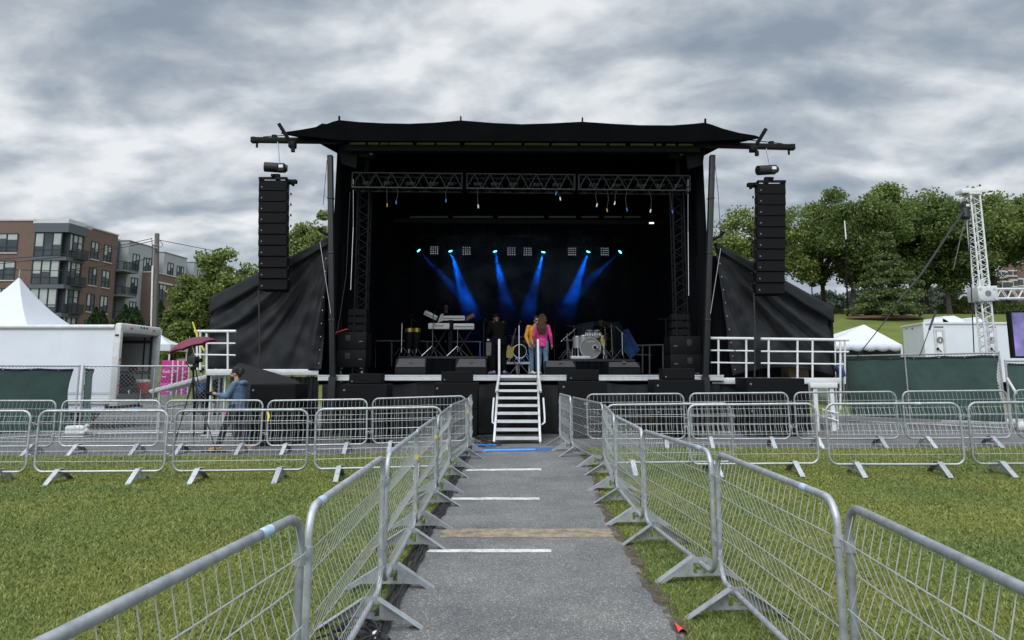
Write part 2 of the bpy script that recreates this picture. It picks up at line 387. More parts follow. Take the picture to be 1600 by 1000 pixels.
def asphalt_mat(name, dark, light, speck):
    m, nt, b = _nt(name); L = nt.links
    tc = N(nt, 'ShaderNodeTexCoord')
    f = N(nt, 'ShaderNodeTexNoise', Scale=130., Detail=3, Roughness=.75); L.new(tc.outputs['Object'], f.inputs['Vector'])
    vo = N(nt, 'ShaderNodeTexVoronoi', Scale=110.); L.new(tc.outputs['Object'], vo.inputs['Vector'])
    a = N(nt, 'ShaderNodeTexNoise', Scale=1.1, Detail=9, Roughness=.72); L.new(tc.outputs['Object'], a.inputs['Vector'])
    r1 = N(nt, 'ShaderNodeValToRGB'); L.new(f.outputs['Fac'], r1.inputs[0])
    r1.color_ramp.elements[0].position = .38; r1.color_ramp.elements[0].color = c4(dark); r1.color_ramp.elements[1].position = .66; r1.color_ramp.elements[1].color = c4(light)
    cl = N(nt, 'ShaderNodeMapRange'); L.new(vo.outputs['Color'], cl.inputs[0]); cl.inputs[1].default_value = .72; cl.inputs[2].default_value = .95; cl.inputs[3].default_value = 0; cl.inputs[4].default_value = .75
    mx = N(nt, 'ShaderNodeMix', data_type='RGBA'); L.new(cl.outputs[0], mx.inputs[0]); L.new(r1.outputs[0], mx.inputs[6]); mx.inputs[7].default_value = c4(speck)
    r2 = N(nt, 'ShaderNodeValToRGB'); L.new(a.outputs['Fac'], r2.inputs[0])
    r2.color_ramp.elements[0].position = .3; r2.color_ramp.elements[0].color = (.66, .68, .71, 1); r2.color_ramp.elements[1].position = .7; r2.color_ramp.elements[1].color = (1.42, 1.38, 1.32, 1)
    m2 = N(nt, 'ShaderNodeMix', data_type='RGBA', blend_type='MULTIPLY'); m2.inputs[0].default_value = 1
    L.new(mx.outputs[2], m2.inputs[6]); L.new(r2.outputs[0], m2.inputs[7]); L.new(m2.outputs[2], b.inputs['Base Color'])
    b.inputs['Roughness'].default_value = .85; b.inputs['Specular IOR Level'].default_value = .35
    bp = N(nt, 'ShaderNodeBump', Strength=.7, Distance=.008); L.new(f.outputs['Fac'], bp.inputs['Height']); L.new(bp.outputs[0], b.inputs['Normal'])
    return m
M['asphalt'] = asphalt_mat('lot_asphalt', (.075, .0745, .076), (.17, .169, .168), (.25, .25, .245))
M['path'] = asphalt_mat('path_asphalt', (.06, .0595, .058), (.222, .22, .215), (.48, .475, .46))
xs = sorted(set([-900, -500, -250, -160]+[-120+4*i for i in range(61)]+[-12+.5*i for i in range(49)]+[160, 250, 500, 900]))
ys = sorted(set([-60, -20, -6]+[.5*i for i in range(40)]+[20+2*i for i in range(41)]+[110, 130, 180, 300, 600, 1200]))
mb = MB(); mb.v = [(x, y, gz(x, y)) for x in xs for y in ys]; ny = len(ys)
mb.f = [(i*ny+j, (i+1)*ny+j, (i+1)*ny+j+1, i*ny+j+1) for i in range(len(xs)-1) for j in range(ny-1)]
ground = struct('ground', mb, M['grass'])
def lot_edge(x): return 14.55+.4*ss(-4, 0, x)-.85*ss(1.5, 8, x)+.05*mnoise.noise(V((x*1.3, 2.2, 0)))+.03*mnoise.noise(V((x*5, 7.2, 0)))
def sheet(name, fl, fr, y0, y1, m, dz, nx, step, byx=False):
    mb = MB(); n = max(2, int((y1-y0)/step))
    def fn(u, v):
        y = y0+(y1-y0)*v; a = fl(y); b = fr(y); x = a+(b-a)*u
        return V((x, y, gz(x, y)+dz))
    mb.grid(fn, nx, n); return mb
# car park behind the lawn
mb = MB()
def fn(u, v):
    x = -70+140*u; y0 = lot_edge(x); y = y0+(34-9.5*ss(1, 9, x)-y0)*v**1.3
    return V((x, y, gz(x, y)+.006))
mb.grid(fn, 420, 40); lot = struct('car_park', mb, M['asphalt'])
def pl(y): return -.88+.05*mnoise.noise(V((1, y*.8, 0)))+.035*mnoise.noise(V((3, y*5, 0)))
def pr(y): return 1.1+.24*ss(8, 13, y)+.05*mnoise.noise(V((5, y*.9, 0)))+.04*mnoise.noise(V((8, y*5, 0)))
path_o = struct('path', sheet('path', pl, pr, -3, 15.3, M['path'], .012, 16, .08), M['path'])
M['soil'] = mat('bare_soil_edge', (.085, .065, .045), .95, 0, .3, 9, .4, 40); nt = M['soil'].node_tree; L = nt.links
tc_ = N(nt, 'ShaderNodeTexCoord'); nz = N(nt, 'ShaderNodeTexNoise', Scale=4., Detail=7, Roughness=.7); L.new(tc_.outputs['Object'], nz.inputs['Vector']); mr = N(nt, 'ShaderNodeMapRange'); L.new(nz.outputs['Fac'], mr.inputs[0]); mr.inputs[1].default_value = .42; mr.inputs[2].default_value = .6; L.new(mr.outputs[0], nt.nodes['Principled BSDF'].inputs['Alpha'])
for f_, w0, w1 in ((pr, -.05, .07), (pl, -.09, .03)): struct('soil_edge', sheet('soil_edge', lambda y: f_(y)+w0+.02*mnoise.noise(V((y*4, w0, 0))), lambda y: f_(y)+w1+.03*mnoise.noise(V((y*3, w1, 0))), 2.5, 14.5, None, .016, 3, .06), M['soil'])
# markings on the path
def strip_mark(name, px0, px1, py0, py1, m, dz, jag=0.):
    a = G(px0, py1); b = G(px1, py1); c = G(px0, py0)
    y0 = a.y; y1 = c.y; mb = MB()
    def fn(u, v):
        x = a.x+(b.x-a.x)*u; y = y0+(y1-y0)*v
        if v in (0, 1): y += jag*mnoise.noise(V((x*6, v*9, y0)))
        if u in (0, 1): x += jag*3*mnoise.noise(V((v*3, u*5, y0)))
        return V((x, y, gz(x, y)+dz))
    mb.grid(fn, 40, 6); return struct(name, mb, m)
def worn(name, col, thr, sc, top=1.):
    m = mat(name, col, .85, 0, .25, 8, .2, 60); nt = m.node_tree; L = nt.links; b = nt.nodes['Principled BSDF']
    tc = N(nt, 'ShaderNodeTexCoord'); nz = N(nt, 'ShaderNodeTexNoise', Scale=sc, Detail=8, Roughness=.75); L.new(tc.outputs['Object'], nz.inputs['Vector'])
    mr = N(nt, 'ShaderNodeMapRange'); L.new(nz.outputs['Fac'], mr.inputs[0]); mr.inputs[1].default_value = thr-.22; mr.inputs[2].default_value = thr+.16; mr.inputs[4].default_value = top
    L.new(mr.outputs[0], b.inputs['Alpha']); return m
M['marking'] = worn('worn_road_paint', (.56, .56, .53), .34, 16)
strip_mark('painted_line', 668, 862, 861, 866.5, M['marking'], .017, .008)
strip_mark('painted_line', 705, 843, 779.6, 783.4, M['marking'], .017, .008)
strip_mark('painted_line', 728, 846, 735, 737.6, M['marking'], .017, .008)
M['sand'] = worn('sand_on_asphalt', (.33, .27, .18), .42, 6, .85)
M['bluepaint'] = worn('blue_marking_paint', (.04, .17, .48), .55, 6)
strip_mark('sand_strip', 690, 966, 829, 843, M['sand'], .016, .03)
strip_mark('blue_paint_patch', 742, 868, 702, 708.5, M['bluepaint'], .016, .1)
M['bluepaint2'] = mat('blue_marking_line', (.12, .33, .72), .7, 0, .2, 9)
strip_mark('blue_paint_line', 756, 838, 704, 706.4, M['bluepaint2'], .021, .02)

# blades of grass over the nearer lawn
def blades():
    out = []
    for y0, y1, dens in ((3.0, 5.5, 5200), (5.5, 8, 3600), (8, 11, 2200), (11, 15.2, 1300)):
        hw = .76*y1+2.2
        n = int((y1-y0)*2*hw*dens)
        x = RNG.uniform(-hw, hw, n); y = RNG.uniform(y0, y1, n)
        le = np.array([pl(t) for t in np.linspace(0, 16, 400)]); re = np.array([pr(t) for t in np.linspace(0, 16, 400)])
        yi = np.clip((y/16*399).astype(int), 0, 399)
        e = np.array([lot_edge(t) for t in np.linspace(-18, 18, 600)]); xi = np.clip(((x+18)/36*599).astype(int), 0, 599)
        k = ((x < le[yi]+.0) | (x > re[yi]-.0)) & (y < e[xi]) & (np.abs(x) < .76*y+2.2)
        out.append(np.stack([x[k], y[k]], 1))
    p = np.concatenate(out); n = len(p)
    z = np.array([gz(a_, b_) for a_, b_ in p])
    far = np.clip((p[:, 1]-3)/9, 0, 1)
    h = RNG.uniform(.012, .032, n)*(1+.25*np.sin(p[:, 0]*2.1+p[:, 1])*np.sin(p[:, 1]*1.7)); w = RNG.uniform(.0022, .004, n)*(1+1.6*far)
    a = RNG.uniform(0, 2*np.pi, n); lean = RNG.normal(0, .75, (n, 2))*h[:, None]
    dx = np.cos(a)*w; dy = np.sin(a)*w
    v = np.empty((n, 3, 3), np.float32)
    v[:, 0] = np.stack([p[:, 0]-dx, p[:, 1]-dy, z], 1); v[:, 1] = np.stack([p[:, 0]+dx, p[:, 1]+dy, z], 1)
    v[:, 2] = np.stack([p[:, 0]+lean[:, 0], p[:, 1]+lean[:, 1], z+h], 1)
    me = bpy.data.meshes.new('grass'); me.vertices.add(3*n); me.vertices.foreach_set('co', v.ravel()); me.loops.add(3*n); me.loops.foreach_set('vertex_index', np.arange(3*n, dtype=np.int32))
    me.polygons.add(n); me.polygons.foreach_set('loop_start', np.arange(0, 3*n, 3, dtype=np.int32)); me.polygons.foreach_set('loop_total', np.full(n, 3, np.int32)); me.update(calc_edges=True)
    m, nt, b = _nt('grass_blade'); L = nt.links
    ge = N(nt, 'ShaderNodeNewGeometry'); r1 = N(nt, 'ShaderNodeValToRGB'); L.new(ge.outputs['Random Per Island'], r1.inputs[0])
    r1.color_ramp.elements[0].color = (.125, .165, .042, 1); r1.color_ramp.elements[1].color = (.28, .3, .105, 1)
    for q, c in ((.45, (.15, .185, .052)), (.8, (.225, .255, .085))):
        e = r1.color_ramp.elements.new(q); e.color = c4(c)
    tc = N(nt, 'ShaderNodeTexCoord'); a = N(nt, 'ShaderNodeTexNoise', Scale=.55, Detail=4); L.new(tc.outputs['Object'], a.inputs['Vector'])
    r2 = N(nt, 'ShaderNodeValToRGB'); L.new(a.outputs['Fac'], r2.inputs[0])
    r2.color_ramp.elements[0].position = .35; r2.color_ramp.elements[0].color = (.82, .9, .85, 1); r2.color_ramp.elements[1].position = .68; r2.color_ramp.elements[1].color = (1.25, 1.1, .95, 1)
    mx = N(nt, 'ShaderNodeMix', data_type='RGBA', blend_type='MULTIPLY'); mx.inputs[0].default_value = 1
    L.new(r1.outputs[0], mx.inputs[6]); L.new(r2.outputs[0], mx.inputs[7]); L.new(mx.outputs[2], b.inputs['Base Color'])
    b.inputs['Roughness'].default_value = .7; b.inputs['Specular IOR Level'].default_value = .25
    me.materials.append(m)
    o = bpy.data.objects.new('grass', me); C.objects.link(o); tag(o, 'short mown grass of the lawn either side of the path', 'grass', kind='stuff')
blades()
# ------------------------------------------------------------ crowd barriers
BW, BH, BZ = 2.04, 1.07, .155
def rrect(w, z0, z1, r, n=6):
    pts = []
    for cx, cz, a0 in ((w/2-r, z1-r, 0), (-w/2+r, z1-r, 90), (-w/2+r, z0+r, 180), (w/2-r, z0+r, 270)):
        for i in range(n+1):
            a = R(a0+90*i/n); pts.append(V((cx+r*math.cos(a), 0, cz+r*math.sin(a))))
    return pts
def make_barrier():
    t = thing('crowd_barrier', 'x', 'crowd barrier')
    part('frame', MB().tube(rrect(BW, BZ, BH, .13), .0195, 12, closed=True), M['galv'], t)
    f = MB(); fr = [0, .165, .335, .505, .675, .845, 1]; off = [0, -.034, .02, -.034, .02, -.034, 0]
    H = BH-BZ; hx = BW/2-.02
    zs = [BH-.018-q*(H-.036) for q in fr]
    for z, o in zip(zs[1:-1], off[1:-1]): f.tube([(-hx, o*.9, z), (hx, o*.9, z)], .0031, 6)
    n = 24
    for i in range(n):
        x = -hx+.045+(2*hx-.09)*i/(n-1); e = BW/2-abs(x); cut = .13-math.sqrt(max(0, .13**2-max(0, .13-e)**2)) if e < .13 else 0
        pts = [V((x, o, z)) for o, z in zip(off, zs)]; pts[0].z -= cut; pts[-1].z += cut
        f.tube(pts, .0023, 5)
    part('wire_infill', f, M['wire'], t)
    Hh = [(-.05, .085), (-.05, .165), (-.022, .165), (-.022, .137), (.022, .137), (.022, .165), (.05, .165), (.05, .085), (.022, .085), (.022, .112), (-.022, .112), (-.022, .085)]
    tri = [(-.36, 0), (-.31, 0), (-.23, .05), (.23, .05), (.31, 0), (.36, 0), (.055, .2), (-.055, .2)]
    Hh = [(x*1.15, z-.012) for x, z in Hh]
    base = outline_mb([tri, Hh], .004)
    for sx_ in (-1, 1):
        mb = MB(); mb.add(base.v, base.f)
        xform(mb, Matrix(((0, 0, 1, sx_*(BW/2-.36)), (1, 0, 0, 0), (0, 1, 0, 0), (0, 0, 0, 1))))
        for s in (-1, 1):
            a = V((sx_*(BW/2-.36), s*.36, .003)); b = V((sx_*(BW/2-.36), s*.05, .2))
            mb.beam(a+V((-.036*sx_, 0, 0)), b+V((-.036*sx_, 0, 0)), .078, .005, up=V((0, s*.2, .31)))
        part('foot', mb, M['plate'], t)
    for sx_ in (-1, 1):
        for z in (.4, .88):
            mb = MB().cyl((sx_*(BW/2), 0, z-.025), (sx_*(BW/2), 0, z+.025), .026, 10)
            mb.tube([(sx_*(BW/2+.02), .0, z+.012*sx_), (sx_*(BW/2+.055), 0, z+.012*sx_), (sx_*(BW/2+.055), 0, z-.04*sx_)], .007, 6)
            part('hinge_clip', mb, M['galv'], t)
    return t
proto_barrier = make_barrier(); _bused = []
def barrier(a, b, label, group, sticker=None, tape=None, dz=0., lean=0.):
    a = V((a[0], a[1])); b = V((b[0], b[1])); c = (a+b)/2; rz = math.atan2(b.y-a.y, b.x-a.x)
    loc = (c.x, c.y, gz(c.x, c.y)+dz)
    za = gz(a.x, a.y); zb = gz(b.x, b.y)
    if not _bused:
        o = proto_barrier; o.location = loc; o.rotation_euler = (0, 0, rz); o['label'] = label; o['group'] = group
        WM[o.name] = Matrix.Translation(loc) @ Matrix.Rotation(rz, 4, 'Z'); _bused.append(1)
    else: o = dup(proto_barrier_clean, loc, rz, label, group)
    o.rotation_euler = (lean+random.uniform(-.012, .012), -math.atan2(zb-za, (b-a).length), rz)
    sc = (b-a).length/2.13; o.scale = (sc, 1, 1)
    if sticker:
        for q, m_ in ([(sticker, 'sticker')] if isinstance(sticker, (int, float)) else sticker):
            part('label_band', MB().tube([(q, 0, BH), (q+.09, 0, BH)], .0208, 12, caps=False), M[m_], o)
    if tape:
        mb = MB().tube([(tape, 0, .8), (tape, 0, .86)], .024, 8)
        mb.grid(lambda u, v: V((tape+.03*v+.02*math.sin(3*u), -.03-.05*u+.01*v, .82-.16*u)), 6, 1)
        part('tape_strip', mb, M['yellow'], o)
    return o
# keep a clean set of parts to copy (the first barrier itself carries no extras)
proto_barrier_clean = proto_barrier
GA = 'crowd barriers along the left side of the path'; GB = 'crowd barriers along the right side of the path'
GC = 'crowd barriers in the rows across the left lawn'; GD = 'crowd barriers in the rows across the right lawn'
# row across the left lawn, nearer row first
xl = [-9.5, -7.38, -5.31, -3.14, -1.05]; yl = [11.15, 11.2, 11.3, 11.4, 11.55]
lb = ['crowd barrier cut off by the left edge of the photo, nearer row on the lawn',
      'crowd barrier of the nearer left row in front of the truck wheels',
      'crowd barrier of the nearer left row in front of the camera tripod and cameraman',
      'crowd barrier of the nearer left row whose right end meets the path barriers']
for i in range(4): barrier((xl[i]+.02, yl[i]), (xl[i+1]-.02, yl[i+1]), lb[i], GC, sticker=.45 if i == 1 else None)
xl = [-11.45, -9.34, -7.24, -5.13, -2.95, -.88]; yl = [14.85, 14.9, 15.0, 15.05, 15.1, 15.15]
lb = ['crowd barrier of the farther left row, at the photo edge before the green fence',
      'crowd barrier of the farther left row just right of the white sandbag',
      'crowd barrier of the farther left row directly in front of the cameraman',
      'crowd barrier of the farther left row with yellow tape on its left post',
      'crowd barrier of the farther left row ending beside the stage steps']
for i in range(5): barrier((xl[i]+.02, yl[i]), (xl[i+1]-.02, yl[i+1]), lb[i], GC, tape=-BW/2 if i in (3,) else None)
# rows across the right lawn
lb = ['crowd barrier of the nearer right row tucked behind the path barriers',
      'crowd barrier of the nearer right row overlapping its left neighbour',
      'crowd barrier of the nearer right row in front of the green fence',
      'crowd barrier of the nearer right row cut off by the right edge of the photo']
for (a, b), l_ in zip((((1.5, 11.75), (3.6, 11.7)), ((2.77, 11.5), (4.84, 11.4)), ((4.87, 11.3), (6.93, 11.1)), ((7.0, 11.15), (9.1, 11.0))), lb): barrier(a, b, l_, GD, sticker=(.35 if l_.endswith('fence') else None))
xr = [1.53, 3.62, 5.66, 7.74, 9.86, 12.0]; yr = [15.25, 14.9, 14.6, 14.4, 14.25, 14.2]
lb = ['crowd barrier of the farther right row nearest the stage steps',
      'crowd barrier of the farther right row below the right speaker array',
      'crowd barrier of the farther right row below the white platform railing',
      'crowd barrier of the farther right row in front of the middle of the green fence',
      'crowd barrier of the farther right row below the video screen']
for i in range(5): barrier((xr[i]+.02, yr[i]), (xr[i+1]-.02, yr[i+1]), lb[i], GD)
# left side of the path, from the camera towards the stage
pa = [(-1.16, 1.14), (-.925, 3.32), (-.945, 5.42), (-.985, 7.5), (-1.0, 9.65), (-1.01, 11.75), (-.83, 13.85)]
lb = ['nearest barrier left of the path, its top rail running out of the frame',
      'second barrier on the left of the path, blue sticker on its top rail bend',
      'third barrier on the left of the path, yellow tape tied to its far post',
      'fourth barrier on the left of the path',
      'fifth barrier on the left of the path, where the nearer lawn row meets it',
      'barrier on the left of the path closest to the stage steps']
for i in range(6):
    a, b = V(pa[i]), V(pa[i+1]); d = (b-a).normalized()*.015
    barrier(a+d, b-d, lb[i].replace('fourth barrier on the left of the path', 'fourth barrier on the left of the path, just past the first yellow tape'), GA,
            sticker={0: .62, 1: -.86}.get(i), tape={2: BW/2, 3: BW/2, 5: BW/2}.get(i))
barrier((-.83, 13.9), (-.87, 15.6), 'short looking barrier turned end-on at the left foot of the stage steps', GA)
pb = [(1.42, 1.44), (1.58, 3.54), (1.56, 5.63), (1.38, 7.7), (1.385, 9.8), (1.51, 11.9), (1.14, 14.0), (1.03, 15.7)]
lb = ['nearest barrier right of the path, its rail leaving the photo edge',
      'second barrier on the right of the path, pale sticker near its near top corner',
      'third barrier on the right of the path, angled slightly inwards',
      'fourth barrier on the right of the path, seen steeply end-on',
      'fifth barrier on the right of the path, beside the end of the nearer lawn row',
      'sixth barrier on the right of the path, turned inwards towards the steps',
      'barrier at the right foot of the stage steps, last on that side of the path']
for i in range(7):
    a, b = V(pb[i]), V(pb[i+1]); d = (b-a).normalized()*.015
    barrier(b-d, a+d, lb[i], GB, sticker={0: .55, 1: .6, 2: .75}.get(i))

# cables along the left edge of the path
mb = MB()
for k in range(9):
    pts = []; o = random.uniform(-.09, .09)
    for i in range(90):
        y = 3.4+12.0*i/89
        x = pl(y)+.03+o+.05*mnoise.noise(V((k*3.1, y*.9, 0)))+.02*mnoise.noise(V((k*7.1, y*3.3, 0)))
        pts.append((x, y, gz(x, y)+.02+.012*(k % 3)))
    mb.tube(pts, .009+.003*(k % 2), 6)
tag(part('cable_bundle', mb, M['rubber']), 'bundle of black cables lying along the left edge of the path', 'cable')
mb = MB()
for k in range(6):
    a0 = random.uniform(0, 6); r0 = random.uniform(.08, .17); cx_, cy_ = -.98+random.uniform(-.06, .06), 4.62+random.uniform(-.12, .12)
    mb.tube([(cx_+r0*math.cos(a0+.3*i), cy_+r0*1.3*math.sin(a0+.3*i), .03+.012*k+.03*math.sin(.5*i+k)**2) for i in range(24)], .008, 6)
tag(part('coiled_cable', mb, M['rubber']), 'loose coil of black cable under the second left path barrier', 'cable')
t = thing('cable_connector', 'black cable connector with pale bands at the path edge by the near barrier foot', 'connector', (-.86, 4.72, 0))
part('body', MB().tube([(-.13, .08, .045), (.04, -.02, .05), (.1, -.06, .045)], [.025, .034, .02], 10), M['rubber'], t)
part('band', MB().tube([(.0, .004, .05), (.035, -.018, .05)], .036, 10, caps=False), M['whiteplastic'], t)
mb = MB()
for k in range(7):
    pts = [(-.45-.05*k+.5*mnoise.noise(V((k, i*.2, 3))), 15.1+.13*i+.25*mnoise.noise(V((i*.3, k, 1))), .145+.01*k) for i in range(14)]
    mb.tube(pts, .012, 6)
tag(part('stage_cable', mb, M['rubber']), 'tangle of black cables at the left foot of the stage steps', 'cable')
mb = MB()
for k in range(2): mb.tube([(-.75+.2*k, 14.95, .16), (-.62+.2*k, 15.02, .17), (-.52+.2*k, 14.98, .16)], .019, 8)
tag(part('cable_plug', mb, M['bluetape']), 'blue power plugs on the asphalt by the left barrier end', 'plug')
q = G(1066, 994)
mb = MB().grid(lambda u, v: V((q.x-.03+.07*u, q.y-.03+.14*v, gz(q.x, q.y)+.025+.02*math.sin(4*u+2*v))), 5, 5)
tag(part('tape_scrap', mb, M['orange']), 'scrap of orange red tape on the grass at the right path edge', 'tape')
BEAM_W = [1700, 6600, 4800, 5200, 4200, 1600]
# ------------------------------------------------------------ the mobile stage
Y0 = 18.0                                            # front edge of the deck
DZ = 1.57                                            # deck height
st = thing('concert_stage', 'big black mobile stage with curved canopy roof and aluminium edged deck', 'stage', (.2, Y0, .1))
XL, XR = -4.86, 5.3
part('deck', MB().b2((XL, Y0+.03, DZ-.16), (XR, Y0+7.6, DZ)), M['deckblk'], st, True)
mb = MB().b2((XL, Y0-.02, DZ-.13), (XR, Y0+.028, DZ+.004), .008)
mb.b2((XL, Y0-.035, DZ-.018), (XR, Y0-.022, DZ+.006)).b2((XL, Y0-.035, DZ-.13), (XR, Y0-.022, DZ-.112))
part('deck_edge', mb, M['alu'], st, True)
# skirt hung below the edge, swagged between its ties
def skirt(u, v):
    x = XL+.1+(XR-XL-.2)*u
    sag = .1*abs(math.sin(x*1.55))**1.3
    top = DZ-.14-sag; z = .14+(top-.14)*v
    return V((x, Y0+.06+.05*math.sin(x*9+2*v)*(1-.5*v)+.04*mnoise.noise(V((x*4, z*1.5, 0))), z))
part('skirt', MB().grid(skirt, 260, 14), M['skirt'], st, True)
# posts either side
pole_l = (P(516, 243, Y0-.1), P(520, 590, Y0-.1)); pole_r = (P(1113, 243, Y0-.1), P(1102, 590, Y0-.1))
for a, b in (pole_l, pole_r):
    mb = MB().beam(b, a, .13, .16, up=(0, 1, 0), bev=.01); b2 = b.copy(); b2.z = .13
    mb.beam(b2, b+V((0, 0, .02)), .17, .2, up=(0, 1, 0))
    for t_ in (.25, .55, .8):
        p = b+(a-b)*t_; mb.box(p, (.15, .18, .05), None, .01)
    part('post', mb, M['pole_blk'], st, True)
# roof canopy: ribbed crown line with sags between, long wing tips
crown = [(437, 207), (450, 205.5), (470, 202.5), (490, 199), (508, 194.5), (520, 190), (530, 187.5), (560, 190.5), (600, 192.5), (640, 193.2), (680, 191.5), (712, 188.6), (720, 188), (730, 188.8), (770, 192), (815, 194), (860, 192.6), (900, 190.6), (910, 190), (920, 190.8), (960, 193.5), (1000, 195.5), (1050, 195.8), (1085, 193.2), (1101, 191.5), (1112, 194.5), (1130, 201), (1155, 207.5), (1180, 211.5), (1197, 214)]
def low(px):
    if px < 545: return 209+ (px-437)/108*11
    if px > 1085: return 216+(1197-px)/112*5
    return 220+(px-545)/540*1.5
Yf = Y0-.45
prof = [(P(px, py, Yf), P(px, max(low(px), py+1), Yf)) for px, py in crown]
ys_ = [0, .7, 2.2, 4.2, 6.2, 8.0]
mb = MB(); n = len(prof); sec = []
for j, dy in enumerate(ys_):
    lift = .45*math.sin(PI*min(1, dy/8.))+.1*min(1, dy/.6)
    lim = lambda p: V((max(-4.62-max(0, 1.3-dy*1.2), min(5.05+max(0, 1.3-dy*1.2), p.x)), p.y, p.z))
    sec.append([lim(a)+V((0, dy, lift)) for a, b in prof]+[lim(b)+V((0, dy, .62*min(1, dy/.6) if abs(b.x-.2) < 5.3 else .0)) for a, b in prof][::-1])
k = 2*n; mb.v = [v for s_ in sec for v in s_]
for j in range(len(ys_)-1):
    for i in range(k): i2 = (i+1) % k; mb.f.append((j*k+i, j*k+i2, (j+1)*k+i2, (j+1)*k+i))
for j, base in ((0, 0), (1, (len(ys_)-1)*k)):
    for i in range(n-1): mb.f.append((base+i, base+i+1, base+k-2-i, base+k-1-i))
part('canopy', mb, M['canopy'], st, True)
for px, py in ((530, 187), (720, 187.5), (910, 189.5), (1102, 191)):
    p = P(px, py, Yf+.1); part('rib_end', MB().box(p+V((0, 0, .03)), (.035, .08, .12)), M['canopy'], st, True)
# front header beam, its pale roof lights and side outriggers
a, b = P(540, 232.5, Y0), P(1092, 234.5, Y0)
part('header_beam', MB().beam(a, b, .22, .16), M['blk'], st, True)
segs = [(543, 571), (575, 591), (594, 606), (608, 645), (651, 679), (682, 718), (726, 768), (772, 815), (819, 858), (862, 902), (907, 948), (952, 977), (985, 1022), (1026, 1034), (1041, 1056), (1060, 1088)]
for i, (x0, x1) in enumerate(segs):
    z0 = 222+2.5*(x0-543)/545
    a = P(x0, z0+.4, Y0+.05); b = P(x1, z0+5.6, Y0+.05)
    part('roof_light', MB().b2((a.x, Y0+.05, b.z), (b.x, Y0+.09, a.z)), M['strip'], st, True)
for (x0, y0_, x1, y1) in ((393, 218.8, 545, 220.8), (1241, 230.2, 1085, 226)):
    a, b = P(x0, y0_, Y0-.05), P(x1, y1, Y0-.05)
    mb = MB().beam(a, b, .15, .13, up=(0, 0, 1), bev=.01)
    d = (b-a).normalized(); mb.box(a+d*.06, (.13, .16, .15), None, .015); mb.box(a+d*.6+V((0, 0, .1)), (.12, .1, .08))
    mb.cyl(a+d*.15+V((0, 0, -.08)), a+d*.15+V((0, 0, -.2)), .03, 8)
    mb.tube([a+d*.3+V((0, 0, .09)), a+d*1.1+V((0, 0, .16)), a+d*1.9+V((0, -.1, .2))], .012, 6)
    part('outrigger', mb, M['blk'], st, True)
for (x0, y0_, x1, y1, x2) in ((435.5, 193, 457, 228, 453), (1197, 201, 1177, 234, 1181)):
    a, b = P(x0, y0_, Y0-.75), P(x1, y1, Y0-.6)
    mb = MB().beam(a, b, .085, .1, up=(0, 1, 0), bev=.01); mb.box(b+V((0, -.0, .02)), (.17, .2, .15), None, .02); mb.box(b+V((.05, -.1, -.13)), (.08, .08, .12))
    part('outrigger_jib', mb, M['blk'], st, True)
# corner gussets behind the posts
for pts in (((527, 222), (560, 222), (556, 262), (533, 256)), ((1103, 226), (1070, 226), (1075, 264), (1098, 258))):
    part('corner_gusset', MB().prism([P(x, y, Y0+.2) for x, y in pts], (0, .1, 0)), M['blk'], st, True)
# drapes: back and both sides
def drape_fn(a, b, z0, z1, seed, dirn):
    a = V(a); b = V(b)
    def f(u, v):
        p = a+(b-a)*u; L_ = (b-a).length
        w = .06*math.sin(u*L_*6.5+1.5*mnoise.noise(V((u*L_*.6, seed, 0))))+.05*mnoise.noise(V((u*L_*1.7, v*1.2, seed)))
        return V((p.x+dirn[0]*w, p.y+dirn[1]*w, z0+(z1-z0)*v))
    return f
part('back_drape', MB().grid(drape_fn((-5.2, 25.3), (5.6, 25.3), DZ, 8.1, 1, (0, 1)), 200, 10), M['drape'], st, True)
zt = P(530, 262, Y0+.3).z
part('side_drape', MB().grid(drape_fn((-4.62, Y0+.12), (-4.7, 25.4), DZ, 8.0, 2, (1, 0)), 150, 10), M['drape'], st, True)
part('side_drape', MB().grid(drape_fn((5.02, Y0+.12), (5.1, 25.4), DZ, 8.0, 3, (1, 0)), 150, 10), M['drape'], st, True)
part('side_flap', MB().grid(drape_fn(P(498, 578, Y0+.6).xy.to_3d()+V((0, 0, 0)), V((-4.44, Y0+.6, 0)), DZ-.25, P(500, 385, Y0+.6).z, 4, (0, 1)), 30, 8), M['drape'], st, True)
part('side_flap', MB().grid(drape_fn(V((4.86, Y0+.6, 0)), P(1152, 590, Y0+.6).xy.to_3d(), DZ-.25, P(1116, 400, Y0+.6).z, 5, (0, 1)), 30, 8), M['drape'], st, True)
# second row of roof lights further back and a rear cross beam
for x0, x1 in ((640, 700), (708, 770), (778, 850), (858, 900), (908, 935), (944, 972), (976, 1001)):
    a = P(x0, 337.5, 22.); b = P(x1, 340.3, 22.)
    part('roof_light', MB().b2((a.x, 22, b.z), (b.x, 22.04, a.z)), M['strip_dim'], st, True)
a, b = P(615, 345, 21.9), P(1035, 348, 21.9)
part('cross_beam', MB().beam(a, b, .14, .12), M['blk'], st, True)
a, b = P(648, 384, 24.9), P(980, 385, 24.9)
part('rear_lighting_bar', MB().cyl(a, b, .035, 8).cyl(a+V((0, 0, .35)), b+V((0, 0, .35)), .035, 8), M['blk'], st, True)
for x_ in (-2.6, -1, .6, 2.2, 3.6): part('rear_hanger', MB().cyl((x_, 24.9, b.z), (x_, 24.9, 8.0), .02, 6), M['blk'], st, True)
# wheels / undercarriage seen dimly below
part('undercarriage', MB().b2((XL+.4, Y0+1.2, .5), (XR-.4, Y0+6, DZ-.17)), M['blk'], st, True)

